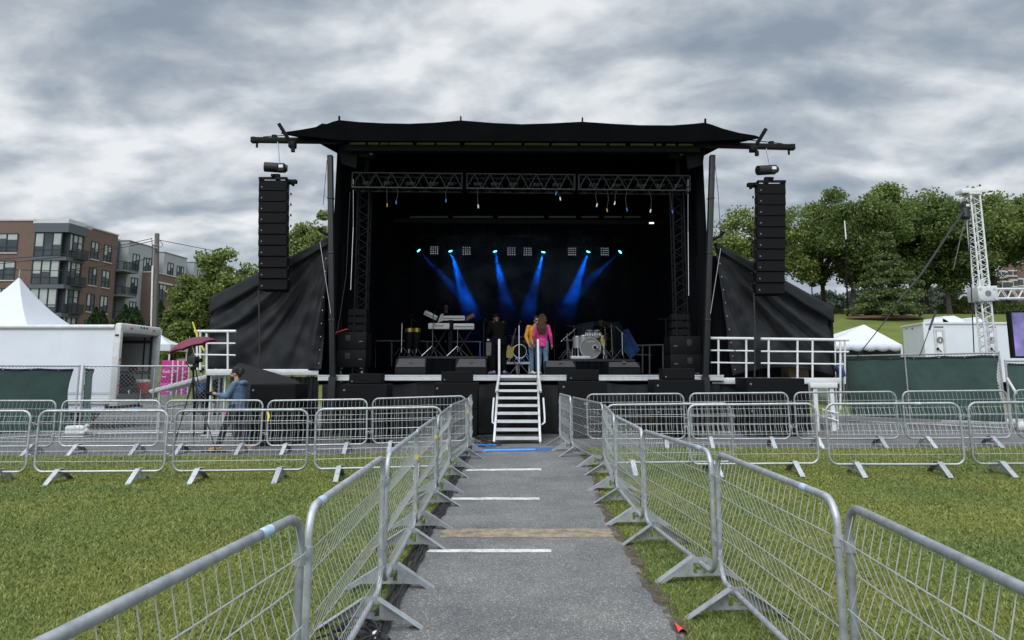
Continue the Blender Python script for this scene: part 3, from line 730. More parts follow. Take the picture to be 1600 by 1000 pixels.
# ------------------------------------------------------------ trusses
def truss_mb(a, b, w, h, n, r=.024, rb=.012, zig='both'):
    a = V(a); b = V(b); d = (b-a); L_ = d.length; d.normalize()
    up = V((0, 0, 1)) if abs(d.z) < .8 else V((0, 1, 0))
    sx_ = d.cross(up).normalized(); up = sx_.cross(d).normalized()
    ch = MB(); br = MB()
    cs = [sx_*(i*w/2)+up*(j*h/2) for i, j in ((-1, -1), (1, -1), (1, 1), (-1, 1))]
    for c_ in cs: ch.cyl(a+c_, b+c_, r, 8)
    for q in range(4):
        c1, c2 = cs[q], cs[(q+1) % 4]
        for i in range(n):
            p0 = a+d*(L_*i/n); p1 = a+d*(L_*(i+.5)/n); p2 = a+d*(L_*(i+1)/n)
            br.cyl(p0+c1, p1+c2, rb, 6); br.cyl(p1+c2, p2+c1, rb, 6)
    for p in (a, b):
        for q in range(4): br.cyl(p+cs[q], p+cs[(q+1) % 4], rb*1.3, 6)
    return ch, br
M['truss_blk'] = mat('dark_grey_truss_tube', (.016, .018, .019), .5, .15, .2, 6)
t = thing('front_lighting_truss', 'long black box truss flown across the front of the stage', 'truss', P(812, 285, Y0+.5))
cuts = [(553, 723), (730, 897), (903, 1075)]
for x0, x1 in cuts:
    yy = lambda x: 284.5+(x-553)/522*5.0
    ch, br = truss_mb(P(x0, yy(x0), Y0+.5), P(x1, yy(x1), Y0+.5), .42, .4, 7, .022, .012)
    part('chord_set', ch, M['truss_blk'], t, True); part('lattice', br, M['truss_blk'], t, True)
mb = MB()
for x in (726.5, 900):
    for s in (-1, 1):
        p = P(x, yy(x), Y0+.5); mb.box(p+V((s*.07, 0, 0)), (.03, .46, .46))
part('joint_plate', mb, M['blk'], t, True)
for x in (572, 605, 640, 676, 705, 745, 772, 800, 838, 868, 925, 962, 1000, 1030, 1058):
    p = P(x, yy(x)+2, Y0+.5); mb = MB().box(p, (.16, .14, .1), None, .02); mb.cyl(p+V((0, -.07, 0)), p+V((.02, -.12, -.02)), .045, 10)
    mb.ell(p+V((.12, 0, .02)), (.06, .05, .04), 8, 6)
    part('lamp', mb, M['pole_blk'], t, True)
# loose cable ends hanging from the front truss
for i, (x, y1, kind_) in enumerate(((605, 318, 'brassy'), (619, 314, 'bluetape'), (697, 311, 'bluetape'), (747, 320, 'lettering'), (869, 300, 'bluetape'), (875, 308, 'lettering'), (933, 318, 'lettering'), (948, 326, 'brassy'), (961, 315, 'lettering'), (979, 325, 'bluetape'), (1017, 327, 'lettering'), (1050, 328, 'bluetape'))):
    lab_ = {'brassy': 'brass tipped', 'bluetape': 'blue tipped', 'lettering': 'pale tipped'}[kind_]
    nx_ = ['near the left end', 'second from the left end', 'left of the second truss joint', 'right of the first truss joint', 'short, left of the right joint', 'just left of the right joint', 'first right of the right joint', 'between two pale ones', 'short one right of the joint', 'halfway along the right section', 'curved, in the right section', 'at the right end'][i]
    ct = thing('hanging_cable', f'{lab_} cable end hanging from the front truss, {nx_}', 'cable', P(x, yy(x)+10, Y0+.4), group='cable ends hanging from the front truss')
    a = P(x-1+3*math.sin(i), yy(x)+9, Y0+.3); b = P(x, y1, Y0+.3); m_ = (a+b)/2+V((.04*math.sin(i*2), 0, 0))
    part('lead', MB().tube([a, m_, b], .009, 6), M['pole_blk'], ct, True)
    part('plug', MB().cyl(b, b+V((.02*math.sin(i*3), 0, -.09)), .017, 8), M[kind_], ct, True)
# side ladder trusses and the hoists over the front truss
for s, x, lab_ in ((-1, 570, 'black upright truss at the left side of the stage opening'), (1, 1057, 'black upright truss at the right side of the stage opening')):
    p = P(x, 300, Y0+.75); t = thing('upright_truss', lab_, 'truss', (p.x, Y0+.75, DZ), group='upright trusses beside the stage opening')
    ch, br = truss_mb((p.x, Y0+.75, DZ), (p.x, Y0+.75, P(x, 276, Y0+.75).z), .3, .3, 14, .025, .012)
    part('chord_set', ch, M['blk'], t, True); part('lattice', br, M['blk'], t, True)
def hoist(p, top, label, tilt=0., big=1., group='chain hoists'):
    t = thing('chain_hoist', label, 'chain hoist', p, group=group)
    p = V(p); mb = MB()
    ax = V((math.cos(tilt), .25, math.sin(tilt))).normalized()
    mb.tube([p-ax*.26*big, p-ax*.25*big, p+ax*.05*big], [.09*big, .115*big, .115*big], 14); mb.box(p+ax*.13*big, (.2*big, .2*big, .2*big), None, .03); mb.cyl(p+ax*.22*big, p+ax*.27*big, .08*big, 12)
    part('motor', mb, M['pole_blk'], t, True)
    part('label_plate', MB().box(p+ax*.13*big+V((.02, -.103*big, .02)), (.1*big, .004, .07*big)), M['lettering'], t, True)
    ch = MB().cyl(p+ax*.1*big, top, .014, 6); part('chain', ch, M['chrome'], t, True)
    return t
for (x, y, xt, yt, lab_) in ((573, 242, 580, 209, 'small chain hoist over the left end of the front truss'), (1057, 243, 1050, 212, 'small chain hoist over the right end of the front truss')):
    p = P(x, y, Y0+.6); t = hoist(p, P(xt, yt, Y0+.6), lab_, .0, .85)
    q = P(x-2 if x < 800 else x+2, 274, Y0+.6)
    part('chain_bag', MB().tube([p+V((0, .02, -.1)), (p+q)/2+V((.03, 0, 0)), q], [.06, .08, .05], 8), M['drape'], t, True)
# pale wires hanging inside the opening
for x0, y0_, x1, y1, lab_ in ((552, 355, 548, 453, 'thin pale rod hanging beside the left upright truss'), (1075, 362, 1076, 462, 'thin pale rod hanging beside the right upright truss')):
    tag(part('hanging_rod', MB().cyl(P(x0, y0_, Y0+.5), P(x1, y1, Y0+.5), .012, 6).cyl(P(x0, y0_, Y0+.5), P(x0, 280, Y0+.5), .006, 6), M['chrome']), lab_, 'rod')
for pts, lab_ in ((((547, 300), (541, 430), (527, 520)), 'slack black line inside the left stage corner'), (((511, 250), (505, 320)), 'thin guy wire outside the left stage post'), (((500, 378), (517, 490)), 'pale tie line in front of the left tarp edge'), (((1116, 245), (1122, 300), (1126, 365)), 'thin guy wire outside the right stage post'), (((1126, 388), (1110, 490)), 'pale tie line in front of the right tarp edge')):
    tag(part('guy_wire', MB().tube([P(x, y, Y0-.25) for x, y in pts], .0075, 6), M['chrome'] if 'pale' in lab_ else M['pole_blk']), lab_, 'guy wire')

# ------------------------------------------------------------ stage lights and smoke
heads = [(654.6, 392, 700, 440), (704, 393, 733, 482), (773.6, 393.5, 793, 484), (848.8, 394.6, 825, 488), (919, 394, 893, 468), (968.5, 394, 928, 432)]
hl = ['far left', 'second from left', 'third from left', 'third from right', 'second from right', 'far right']
LY = 24.35
for i, (x, y, tx, ty) in enumerate(heads):
    p = P(x, y, LY); q = P(tx, ty, LY-.15)
    d = (q-p).normalized()
    t = thing('moving_head_light', f'lit moving head lamp with blue beam on the rear bar, {hl[i]}', 'stage light', p, group='moving head lights with blue beams')
    o_ = p-d*.12
    mb = MB().tube([o_-d*.2, o_-d*.12, o_+d*.06, o_+d*.1], [.06, .1, .1, .085], 14); part('head', mb, M['blk'], t, True)
    part('lens', MB().tube([o_+d*.101, o_+d*.112], .062, 14), M['cyan_lens'], t, True)
    mb = MB(); s_ = d.cross(V((0, 0, 1))).normalized()
    for g_ in (-1, 1): mb.beam(o_+s_*.13*g_, V((p.x, LY+.25, P(650, 384, LY).z+.2))+s_*.13*g_, .03, .05)
    mb.box((p.x, LY+.3, P(650, 384, LY).z+.28), (.3, .2, .14), None, .02); part('yoke', mb, M['blk'], t, True)
    ld = bpy.data.lights.new('beam_lamp', 'SPOT'); lo = bpy.data.objects.new('beam_lamp', ld); C.objects.link(lo)
    lo.location = p+d*.03; lo.rotation_euler = d.to_track_quat('-Z', 'Y').to_euler()
    ld.energy = BEAM_W[i]; ld.color = (.0, .13, 1.); ld.spot_size = R([11, 17, 16.5, 16, 17, 12][i]); ld.spot_blend = .35; ld.shadow_soft_size = .03
for i, (x, y) in enumerate(((678.5, 391), (729, 392), (799, 392.5), (824.5, 393), (894, 393), (945, 393))):
    p = P(x, y, LY+.1); t = thing('blinder_light', f'unlit square lamp panel of sixteen lenses, {["leftmost", "second from left", "left one of the middle pair", "right one of the middle pair", "second from right", "rightmost"][i]}', 'stage light', p, group='unlit square lamp panels')
    part('housing', MB().box(p+V((0, .06, 0)), (.34, .1, .34), None, .015), M['blk'], t, True)
    for a in range(4):
        for b in range(4): part('lens', MB().tube([p+V(((a-1.5)*.076, .012, (b-1.5)*.076)), p+V(((a-1.5)*.076, -.004, (b-1.5)*.076))], .024, 8), M['chrome'], t, True)
p = P(1018, 348.5, 21.7); t = thing('work_light', 'small lit white work lamp under the rear right cross beam', 'lamp', p)
part('housing', MB().box(p+V((0, .06, .03)), (.2, .08, .1), None, .01), M['blk'], t, True)
part('lamp', MB().box(p, (.15, .03, .05), None, .01), emit('lit_work_lamp', (1, .95, .85), 1.3), t, True)
sm_m = bpy.data.materials.new('stage_smoke'); sm_m.use_nodes = True; nt = sm_m.node_tree; L = nt.links
nt.nodes.remove(nt.nodes['Principled BSDF']); out = nt.nodes['Material Output']
pv = N(nt, 'ShaderNodeVolumePrincipled'); pv.inputs['Color'].default_value = (.8, .85, .9, 1); pv.inputs['Anisotropy'].default_value = .1
tc = N(nt, 'ShaderNodeTexCoord'); sx = N(nt, 'ShaderNodeSeparateXYZ'); L.new(tc.outputs['Object'], sx.inputs[0])
nz = N(nt, 'ShaderNodeTexNoise', Scale=1.25, Detail=3, Roughness=.6); L.new(tc.outputs['Object'], nz.inputs['Vector'])
d1 = N(nt, 'ShaderNodeMapRange'); L.new(nz.outputs['Fac'], d1.inputs[0]); d1.inputs[1].default_value = .42; d1.inputs[2].default_value = .6; d1.inputs[3].default_value = .1; d1.inputs[4].default_value = 1.7
d2 = N(nt, 'ShaderNodeMapRange', interpolation_type='SMOOTHSTEP'); L.new(sx.outputs[2], d2.inputs[0]); d2.inputs[1].default_value = 3.2; d2.inputs[2].default_value = 4.9; d2.inputs[3].default_value = 0; d2.inputs[4].default_value = .085
mu = N(nt, 'ShaderNodeMath', operation='MULTIPLY'); L.new(d1.outputs[0], mu.inputs[0]); L.new(d2.outputs[0], mu.inputs[1]); ab = N(nt, 'ShaderNodeMath', operation='SUBTRACT'); L.new(sx.outputs[0], ab.inputs[0]); ab.inputs[1].default_value = .25; a2 = N(nt, 'ShaderNodeMath', operation='ABSOLUTE'); L.new(ab.outputs[0], a2.inputs[0])
d3 = N(nt, 'ShaderNodeMapRange', interpolation_type='SMOOTHSTEP'); L.new(a2.outputs[0], d3.inputs[0]); d3.inputs[1].default_value = 1.9; d3.inputs[2].default_value = 3.4; d3.inputs[3].default_value = 1.; d3.inputs[4].default_value = .1
m3 = N(nt, 'ShaderNodeMath', operation='MULTIPLY'); L.new(mu.outputs[0], m3.inputs[0]); L.new(d3.outputs[0], m3.inputs[1]); L.new(m3.outputs[0], pv.inputs['Density']); L.new(pv.outputs[0], out.inputs['Volume'])
sm_o = part('stage_smoke', MB().b2((-4.0, 22.6, 3.1), (4.4, 25.0, 6.3)), sm_m); tag(sm_o, 'thin patchy stage smoke hanging in the blue light beams', 'smoke', kind='stuff')
# ------------------------------------------------------------ speakers
def line_array(xt, yt, xb, yb, inner, label, motor_tilt):
    # front-face corner pixels: top and bottom of the outer front edge
    Yc = Y0-.35
    t = thing('line_array', label, 'speaker array', P(xt, yt, Yc), group='speaker arrays hung either side of the stage')
    w = .72; n = 10
    A = P(xt, yt, Yc); B = P(xb, yb, Yc); h = (A.z-B.z)/n
    for i in range(n):
        f = (i+.5)/n; c = A+(B-A)*f; lean = R(-.5-.55*i) 
        cx_ = c.x+(w/2 if inner > 0 else -w/2); fy = Yc+.004*i*i*.35
        rot = Matrix.Rotation(lean*.5, 3, 'X')
        trap = lambda x: x
        hh = h-.012
        poly = [(-w/2, 0), (w/2, 0), (w/2, .1), (w/2-.07, .42), (-w/2+.07, .42), (-w/2, .1)]
        base = [rot @ V((x, y, -hh/2)) + V((cx_, fy, c.z)) for x, y in poly]
        bx = part('speaker_box', MB().prism(base, rot @ V((0, 0, hh))), M['box_blk'], t, True)
        part('grille', MB().add([rot @ V((x, y, z))+V((cx_, fy, c.z)) for x in (-w/2+.012, w/2-.012) for y in (-.012, -.001) for z in (-hh/2+.01, hh/2-.01)],
             [(0, 1, 3, 2), (4, 6, 7, 5), (0, 4, 5, 1), (2, 3, 7, 6), (0, 2, 6, 4), (1, 5, 7, 3)]), M['grille'], bx, True)
        part('badge', MB().box(V((cx_-w/2+.085, fy-.016, c.z-.04)), (.032, .008, .03)), M['greyamp'], bx, True)
        mb = MB()
        for s in (-1, 1):
            for yy_ in (.06, .3): mb.box(V((cx_+s*(w/2+.004-.0*(yy_ > .2)), fy+yy_, c.z+hh/2)), (.03, .05, .06), None, .004)
        part('rigging_link', mb, M['pole_blk'], bx, True)
    tc_ = V((A.x+(w/2 if inner > 0 else -w/2), Yc+.2, A.z+.05))
    mb = MB()
    for s in (-1, 1): mb.beam(tc_+V((s*.33, -.25, -.01)), tc_+V((s*.33, .45, -.01)), .05, .06)
    mb.beam(tc_+V((-.36, -.2, .0)), tc_+V((.36, -.2, .0)), .05, .06); mb.beam(tc_+V((-.36, .3, 0)), tc_+V((.36, .3, 0)), .05, .06)
    mb.beam(tc_+V((0, -.3, .06)), tc_+V((0, .6, .06)), .06, .06); mb.box(tc_+V((inner*.42, .1, -.01)), (.2, .14, .1), None, .015); mb.box(tc_+V((0, .05, .12)), (.18, .12, .12), None, .02)
    part('flying_frame', mb, M['blk'], t, True)
    return t, tc_
t, c_ = line_array(404.5, 281.5, 401.5, 452, 1, 'left hung array of ten black speaker boxes', 0)
hoist(c_+V((-.02, 0, .34)), P(434, 222, Y0-.15), 'black chain hoist above the left speaker array', 0, 1.1)
part('array_cable', MB().tube([P(404, 452, Y0-.2), P(406, 520, Y0-.2), P(405, 592, Y0-.2)], .022, 8), M['rubber'], t, True)
t, c_ = line_array(1227.5, 286.5, 1228.5, 458.5, -1, 'right hung array of ten black speaker boxes', 0)
hoist(c_+V((-.02, 0, .36)), P(1197, 232, Y0-.15), 'black chain hoist above the right speaker array', .12, 1.1)
part('array_cable', MB().tube([P(1178, 458, Y0-.2), P(1179.5, 520, Y0-.2), P(1179, 592, Y0-.2)], .022, 8), M['rubber'], t, True)

def sub(x0, x1, ytop, Yf, label, depth=.8, wheels=True):
    a = P(x0, ytop, Yf); b = P(x1, ytop, Yf); z0 = gz(a.x, Yf); zb = z0+(.12 if wheels else 0)
    t = thing('subwoofer', label, 'subwoofer', ((a.x+b.x)/2, Yf+depth/2, z0), group='black subwoofers standing in front of the stage')
    mid = (zb+a.z)/2
    for q, (lo, hi) in enumerate(((zb, mid-.003), (mid+.003, a.z))):
        bx = part('cabinet', MB().b2((a.x, Yf, lo), (b.x, Yf+depth, hi), .012), M['box_blk'], t, True)
        part('grille', MB().b2((a.x+.02, Yf-.014, lo+.02), (b.x-.02, Yf-.001, hi-.02)), M['grille'], bx, True)
        part('badge', MB().b2((a.x+.06, Yf-.022, hi-.15), (a.x+.1, Yf-.0145, hi-.11)), M['greyamp'], bx, True)
    if wheels:
        for px_ in (a.x+.1, b.x-.1):
            for py_ in (Yf+.12, Yf+depth-.12):
                mb = MB().cyl((px_-.02, py_, z0+.052), (px_+.02, py_, z0+.052), .05, 12); mb.box((px_, py_, z0+.1), (.07, .07, .03))
                part('caster', mb, M['greyamp'], t, True)
sub(533, 605, 600.5, 16.75, 'black double subwoofer in front of the stage, left of the centre one beside the steps')
sub(678, 746, 598, 16.75, 'black double subwoofer just left of the stage steps')
sub(875, 948, 595.5, 16.75, 'black double subwoofer just right of the stage steps')
sub(1022, 1101, 593.5, 16.75, 'black double subwoofer between the steps and the right speaker array')
sub(391, 462, 600.5, 16.3, 'big black subwoofer behind the cameraman at the left of the stage', 1.0)
sub(1167, 1257, 591, 16.6, 'wide black subwoofer below the right speaker array', .9)
def fill(x0, x1, y0_, y1, Yf, label):
    a = P(x0, y0_, Yf); b = P(x1, y1, Yf); t = thing('front_fill_speaker', label, 'speaker', ((a.x+b.x)/2, Yf+.25, b.z), group='small front fill speakers on the subwoofers')
    part('cabinet', MB().b2((a.x, Yf, b.z), (b.x, Yf+.45, a.z), .015), M['box_blk'], t, True)
    part('grille', MB().b2((a.x+.02, Yf-.013, b.z+.018), (b.x-.02, Yf-.001, a.z-.018)), M['grille'], t, True)
    part('badge', MB().b2((a.x+.06, Yf-.02, b.z+.05), (a.x+.09, Yf-.0135, b.z+.08)), M['greyamp'], t, True)
fill(545.5, 596, 583.5, 600, 16.9, 'front fill speaker on the subwoofer left of the steps, nearer the stage corner')
fill(689.5, 738, 580.5, 597.5, 16.9, 'front fill speaker on the subwoofer just left of the steps')
fill(887, 936, 577.5, 595, 16.9, 'front fill speaker on the subwoofer just right of the steps')
fill(1035, 1086, 575.5, 593, 16.9, 'front fill speaker on the subwoofer toward the right stage end')
def wedge(x0, x1, y0_, y1, Yf, label, flip):
    a = P(x0, y1, Yf); b = P(x1, y1, Yf); w = b.x-a.x; h = P(x0, y0_, Yf).z-DZ
    t = thing('monitor_wedge', label, 'floor monitor', ((a.x+b.x)/2, Yf, DZ), group='floor monitor wedges along the stage front')
    s = .05 if flip else -.05
    prof = [(0, 0), (0, .17), (.16, h), (.5, h), (.58, .1), (.58, 0)]
    mb = MB().prism([V((a.x+.0, Yf+y, DZ+.01+z)) for y, z in prof], (w, 0, 0)); part('cabinet', mb, M['box_blk'], t, True)
    o = V((0, -.012, .008))
    mb = MB().prism([V((a.x+.02, Yf+.012, DZ+.19))+o, V((a.x+.06+s*.5, Yf+.152, DZ+h))+o, V((b.x-.06+s*.5, Yf+.152, DZ+h))+o, V((b.x-.02, Yf+.012, DZ+.19))+o], (0, -.01, .006))
    part('grille', mb, M['wedge_grille'], t, True)
    c = V(((a.x+b.x)/2, Yf+.056, DZ+.325)); part('badge', MB().box(c, (.09, .012, .07), Matrix.Rotation(R(-25), 3, 'X')), M['pole_blk'], t, True)
wedge(617, 665, 561, 582, Y0+.25, 'grey fronted floor monitor left of the left keyboard legs', 1)
wedge(711.5, 760, 561.5, 583, Y0+.25, 'grey fronted floor monitor between the keyboards and the man in black', 1)
wedge(852, 900, 564.5, 587, Y0+.25, 'grey fronted floor monitor below the left half of the drum kit', 0)
wedge(951, 1001, 566.5, 588, Y0+.25, 'grey fronted floor monitor below the blue cloth', 0)
def sidefill(x0, x1, xt0, xt1, ys_, Yf, label, flip):
    # ys_: pixel rows top of tops, of upper sub, of lower sub, bottom
    t = thing('side_fill_stack', label, 'speaker stack', (P((x0+x1)/2, 570, Yf).x, Yf, DZ), group='side fill stacks in the stage corners')
    zt, z1, z2, z3 = [P(x0, y, Yf).z for y in ys_]
    A = P(x0, 570, Yf).x; B = P(x1, 570, Yf).x; At = P(xt0, 500, Yf).x; Bt = P(xt1, 500, Yf).x
    for lo, hi in ((z3, z2-.006), (z2, z1-.006)):
        bx = part('sub_cabinet', MB().b2((A, Yf, lo), (B, Yf+.75, hi), .012), M['box_blk'], t, True)
        cx_ = A+(B-A)*(.38 if not flip else .62)
        part('handle', MB().box((cx_, Yf-.004, (lo+hi)/2+.06), (.13, .02, .16), None, .02), M['rubber'], bx, True)
        part('badge', MB().box((B-.14 if not flip else A+.14, Yf-.004, (lo+hi)/2-.02), (.1, .006, .014)), M['greyamp'], bx, True)
    hh = (zt-z1)/3
    for i in range(3):
        lo = z1+hh*i
        poly = [V((0, 0, lo+.012)), V((0, 0, lo+hh-.02)), V((0, .45, lo+hh-.06)), V((0, .45, lo+.05))]
        bx = part('top_cabinet', MB().prism([p+V((At, Yf+.05, 0)) for p in poly], (Bt-At, 0, 0)), M['box_blk'], t, True)
        part('grille', MB().b2((At+.02, Yf+.036, lo+.03), (Bt-.02, Yf+.049, lo+hh-.045)), M['grille'], bx, True)
    mb = MB()
    for x in (A+.1, B-.1): mb.cyl((x-.025, Yf+.1, DZ+.055), (x+.025, Yf+.1, DZ+.055), .052, 12); mb.box((x, Yf+.1, z3-.02), (.12, .1, .05))
    part('dolly', mb, M['greyamp'], t, True)
sidefill(525, 571, 543, 572, (481.5, 518, 546, 574), Y0+.55, 'left side fill: three small tops on two square bass boxes', False)
sidefill(1048, 1097, 1050, 1079, (489, 525, 553, 581), Y0+.55, 'right side fill: three small tops on two square bass boxes', True)
tag(part('red_cable', MB().tube([P(515, 545, Y0+.45), P(519, 532, Y0+.45), P(526, 519, Y0+.45), P(543, 514, Y0+.5)], .016, 6), M['redplastic']), 'thin red cable running up behind the left side fill stack', 'cable')

# ------------------------------------------------------------ steps up to the deck
sy0, sy1 = 15.75, Y0-.06
t = thing('stage_steps', 'aluminium stage steps with open treads and short handrails', 'steps', (.1, 16.8, gz(.1, 16)))
zg = gz(.1, 15.8); n = 9
xa0, xa1 = P(772, 690, sy0).x, P(844, 690, sy0).x; xb0, xb1 = P(779, 588, sy1).x, P(840, 588, sy1).x
for s, (x0, x1) in enumerate(((xa0, xb0), (xa1, xb1))):
    part('stringer', MB().beam((x0, sy0, zg+.01), (x1, sy1, DZ-.06), .05, .13, bev=.005), M['alu'], t, True)
for i in range(n):
    f = (i+.55)/n; y = sy0+(sy1-sy0)*f; z = zg+.0+(DZ+.01-zg)*(i+1)/n-.02
    x0 = xa0+(xb0-xa0)*f; x1 = xa1+(xb1-xa1)*f
    mb = MB().b2((x0+.03, y-.13, z-.045), (x1-.03, y+.13, z), .006); mb.b2((x0+.03, y-.137, z-.052), (x1-.03, y-.128, z+.004))
    part('tread', mb, M['alu'], t, True)
for (x, px0, px1) in ((xa0, 775.5, 780), (xa1, 845, 840.5)):
    y1 = sy1-.15; base = V((P(px0, 615, y1).x, y1-.9, .75)); top = P(px1, 530, y1)
    part('handrail', MB().tube([P(px0, 612, y1-.7), P(px1 if px1 < 800 else px1+1, 586, y1-.1), top], .03, 10), M['alu'], t, True)
    mb = MB().tube([P(px0-4 if px0 < 800 else px0+4, 622, y1-.9), P(px0-6 if px0 < 800 else px0+6, 650, y1-1.2), P(px0-6 if px0 < 800 else px0+6, 660, y1-1.3), P(px0-1 if px0 < 800 else px0+1, 664, y1-1.35)], .022, 8)
    part('folded_leg', mb, M['alu'], t, True)
# ------------------------------------------------------------ tarps beside the stage
def bil(c, u, v):                                   # c = bl, br, tr, tl
    return (c[0]*(1-u)+c[1]*u)*(1-v)+(c[3]*(1-u)+c[2]*u)*v
def tarp(name, label, TL, TR, BR, BL, bottom_sag, side, hem, seed):
    # TR / BR is the edge at the stage post when side < 0, else TL / BL
    t = thing(name, label, 'tarpaulin', (BL+BR)/2, group='charcoal tarps closing the stage sides')
    def f(u, v):
        p = bil((BL, BR, TR, TL), u, v)
        uu = u if side < 0 else 1-u                # 1 at the post
        ang = math.atan2((1-v)*1.0+.02, (1-uu)*1.45+.05) ; rad = math.hypot((1-v), (1-uu)*1.45)
        amp = .17*min(1, rad*1.4)*(.35+.65*math.sin(PI*min(1, max(0, v)))**.6)
        s1 = math.sin(ang*17+3*mnoise.noise(V((ang*2.2, rad*.9, seed)))); s2 = mnoise.noise(V((ang*9, rad*1.6, seed+5)))
        w = amp*(.55*abs(s1)**1.6*(1 if s1 > 0 else -.5)+.6*s2)+.04*mnoise.noise(V((p.x*3, p.z*3, seed)))
        z = p.z-bottom_sag*(math.sin(PI*u)**.8)*(1-v)**2*(-1)
        return V((p.x, p.y+w, z))
    me = MB().grid(f, 110, 70); o = part('tarp_sheet', me, M['scrim'], t, True, smooth=80, fix=False)
    sd_ = o.modifiers.new('thick', 'SOLIDIFY'); sd_.thickness = .012
    # folded top hem over its support tube
    mb = MB(); a, b = TL, TR
    def hf(u, v):
        p = a+(b-a)*u; d = hem*(.25+.75*(1-u if side < 0 else u))**.7
        return V((p.x, p.y-.1-.03*mnoise.noise(V((u*9, v*2, seed))), p.z+.03-d*v))
    o = part('hem', MB().grid(hf, 60, 5), M['scrim'], t, True, smooth=80, fix=False); o.modifiers.new('thick', 'SOLIDIFY').thickness = .02
    part('support_tube', MB().cyl(a, b, .05, 10), M['blk'], t, True)
    x_ = (a if side < 0 else b); y_ = (BL if side < 0 else BR)
    part('corner_tube', MB().cyl(x_+V((0, .05, 0)), V((y_.x, y_.y+.05, gz(y_.x, y_.y))), .05, 10), M['blk'], t, True)
    ey = MB(); ea, eb = (TR, BR) if side < 0 else (TL, BL)
    for i in range(10):
        q = ea+(eb-ea)*(i+.5)/10; ey.cyl(q+V((.05*side, -.035, 0)), q+V((.05*side, -.02, 0)), .011, 8)
    part('eyelet', ey, M['chrome'], t, True)
    return t
Yo = Y0+1.2; Yi = Y0+.15
tarp('side_tarp', 'charcoal tarp stretched out from the left stage post, folds fanning from its top', P(331, 466, Yo), P(515, 374, Yi), P(501, 578, Yi), P(326, 574, Yo), -.05, -1, .48, 1)
tarp('side_tarp', 'charcoal tarp stretched out from the right stage post behind white railings', P(1117, 382, Yi), P(1299, 482, Yo), P(1302, 588, Yo), P(1146, 588, Yi), .22, 1, .42, 9)
# side return of the left tarp end
def bracket(pts, lab_):
    tag(part('tie_bracket', MB().tube([P(*p, Y0-.1) for p in pts], [.04]*(len(pts)-1)+[.07], 8), M['blk']), lab_, 'bracket')
bracket(((517, 368), (508, 365), (502, 362), (500, 357)), 'black hook bracket sticking out of the left stage post')
bracket(((1107, 378), (1118, 372), (1126, 369), (1129, 362)), 'black hook bracket sticking out of the right stage post')
def platform(x0, x1, ytop, Yf, depth, label, posts):
    a = P(x0, ytop, Yf); b = P(x1, ytop, Yf); t = thing('side_platform', label, 'platform', ((a.x+b.x)/2, Yf+depth/2, gz(a.x, Yf)), group='aluminium side platforms')
    part('deck', MB().b2((a.x, Yf+.03, a.z-.12), (b.x, Yf+depth, a.z)), M['deckblk'], t, True)
    part('deck_edge', MB().b2((a.x, Yf-.015, a.z-.15), (b.x, Yf+.028, a.z+.004), .006), M['alu'], t, True)
    for px in posts:
        q = P(px, 600, Yf+.15); part('leg', MB().cyl((q.x, Yf+.15, gz(q.x, Yf)), (q.x, Yf+.15, a.z-.121), .03, 10), M['alu'], t, True)
        part('leg', MB().cyl((q.x, Yf+depth-.15, gz(q.x, Yf)), (q.x, Yf+depth-.15, a.z-.121), .03, 10), M['alu'], t, True)
    return t
platform(322, 498, 577, Y0+.25, 2.2, 'aluminium edged side platform below the left tarp', (330, 352, 420, 485))
platform(1112, 1312, 590.5, Y0+.1, 2.2, 'aluminium edged side platform below the right tarp', (1200, 1268, 1305))
def skirt_panel(x0, x1, ytop, Yf, label):
    a, b = P(x0, ytop, Yf), P(x1, ytop, Yf); z0 = gz(a.x, Yf)+.02
    tag(part('platform_skirt', MB().grid(lambda u, v: V((a.x+(b.x-a.x)*u, Yf+.03*math.sin(u*30)+.03*mnoise.noise(V((u*6, v*2, x0))), z0+(a.z-z0)*v)), 60, 6), M['skirt']), label, 'skirt cloth')
skirt_panel(440, 499, 589, Y0+.32, 'black skirt cloth under the right end of the left side platform')
skirt_panel(1110, 1262, 598, Y0+.2, 'black skirt cloth under the right side platform')
for x0, x1, y0_, lab_ in ((1150, 1186, 568, 'black flight case on the right platform near the stage corner'), (1189, 1219, 562, 'black flight case on the right platform left of the wooden crate'), (1267, 1302, 566, 'black flight case on the right platform, right of the cardboard box')):
    a, b = P(x0, y0_, Y0+1.75), P(x1, y0_, Y0+1.75); zd = P(x0, 590.5, Y0+1.75).z
    t = thing('flight_case', lab_, 'case', ((a.x+b.x)/2, Y0+2, zd), group='black flight cases on the right platform')
    part('case_body', MB().b2((a.x, Y0+1.75, zd), (b.x, Y0+2.2, a.z), .015), M['blk'], t, True)
    e = MB()
    for x in (a.x, b.x): e.b2((x-.015, Y0+1.735, zd), (x+.015, Y0+1.749, a.z))
    e.b2((a.x+.016, Y0+1.735, a.z-.03), (b.x-.016, Y0+1.749, a.z)); part('edge_rail', e, M['pole_blk'], t, True)
def railing(posts, rails, Yf, zb_y, label, m='white_metal', depth=0):
    t = thing('guard_railing', label, 'railing', (P(posts[0][0], zb_y, Yf).x, Yf, P(posts[0][0], zb_y, Yf).z), group='white guard railings on the side platforms')
    for (x, y0_, y1) in posts: part('post', MB().cyl(P(x, y1, Yf), P(x, y0_, Yf), .027, 10), M[m], t, True)
    for (x0, y0_, x1, y1, r_) in rails: part('rail', MB().cyl(P(x0, y0_, Yf-.005), P(x1, y1, Yf-.005), r_, 10), M[m], t, True)
railing([(1122.5, 530, 594), (1166, 530, 594)], [(1110, 528.5, 1179, 529, .036), (1110, 547.5, 1179, 548.5, .022), (1110, 566.5, 1179, 567.5, .022)], Y0+.2, 594, 'short two-post white railing at the right stage corner')
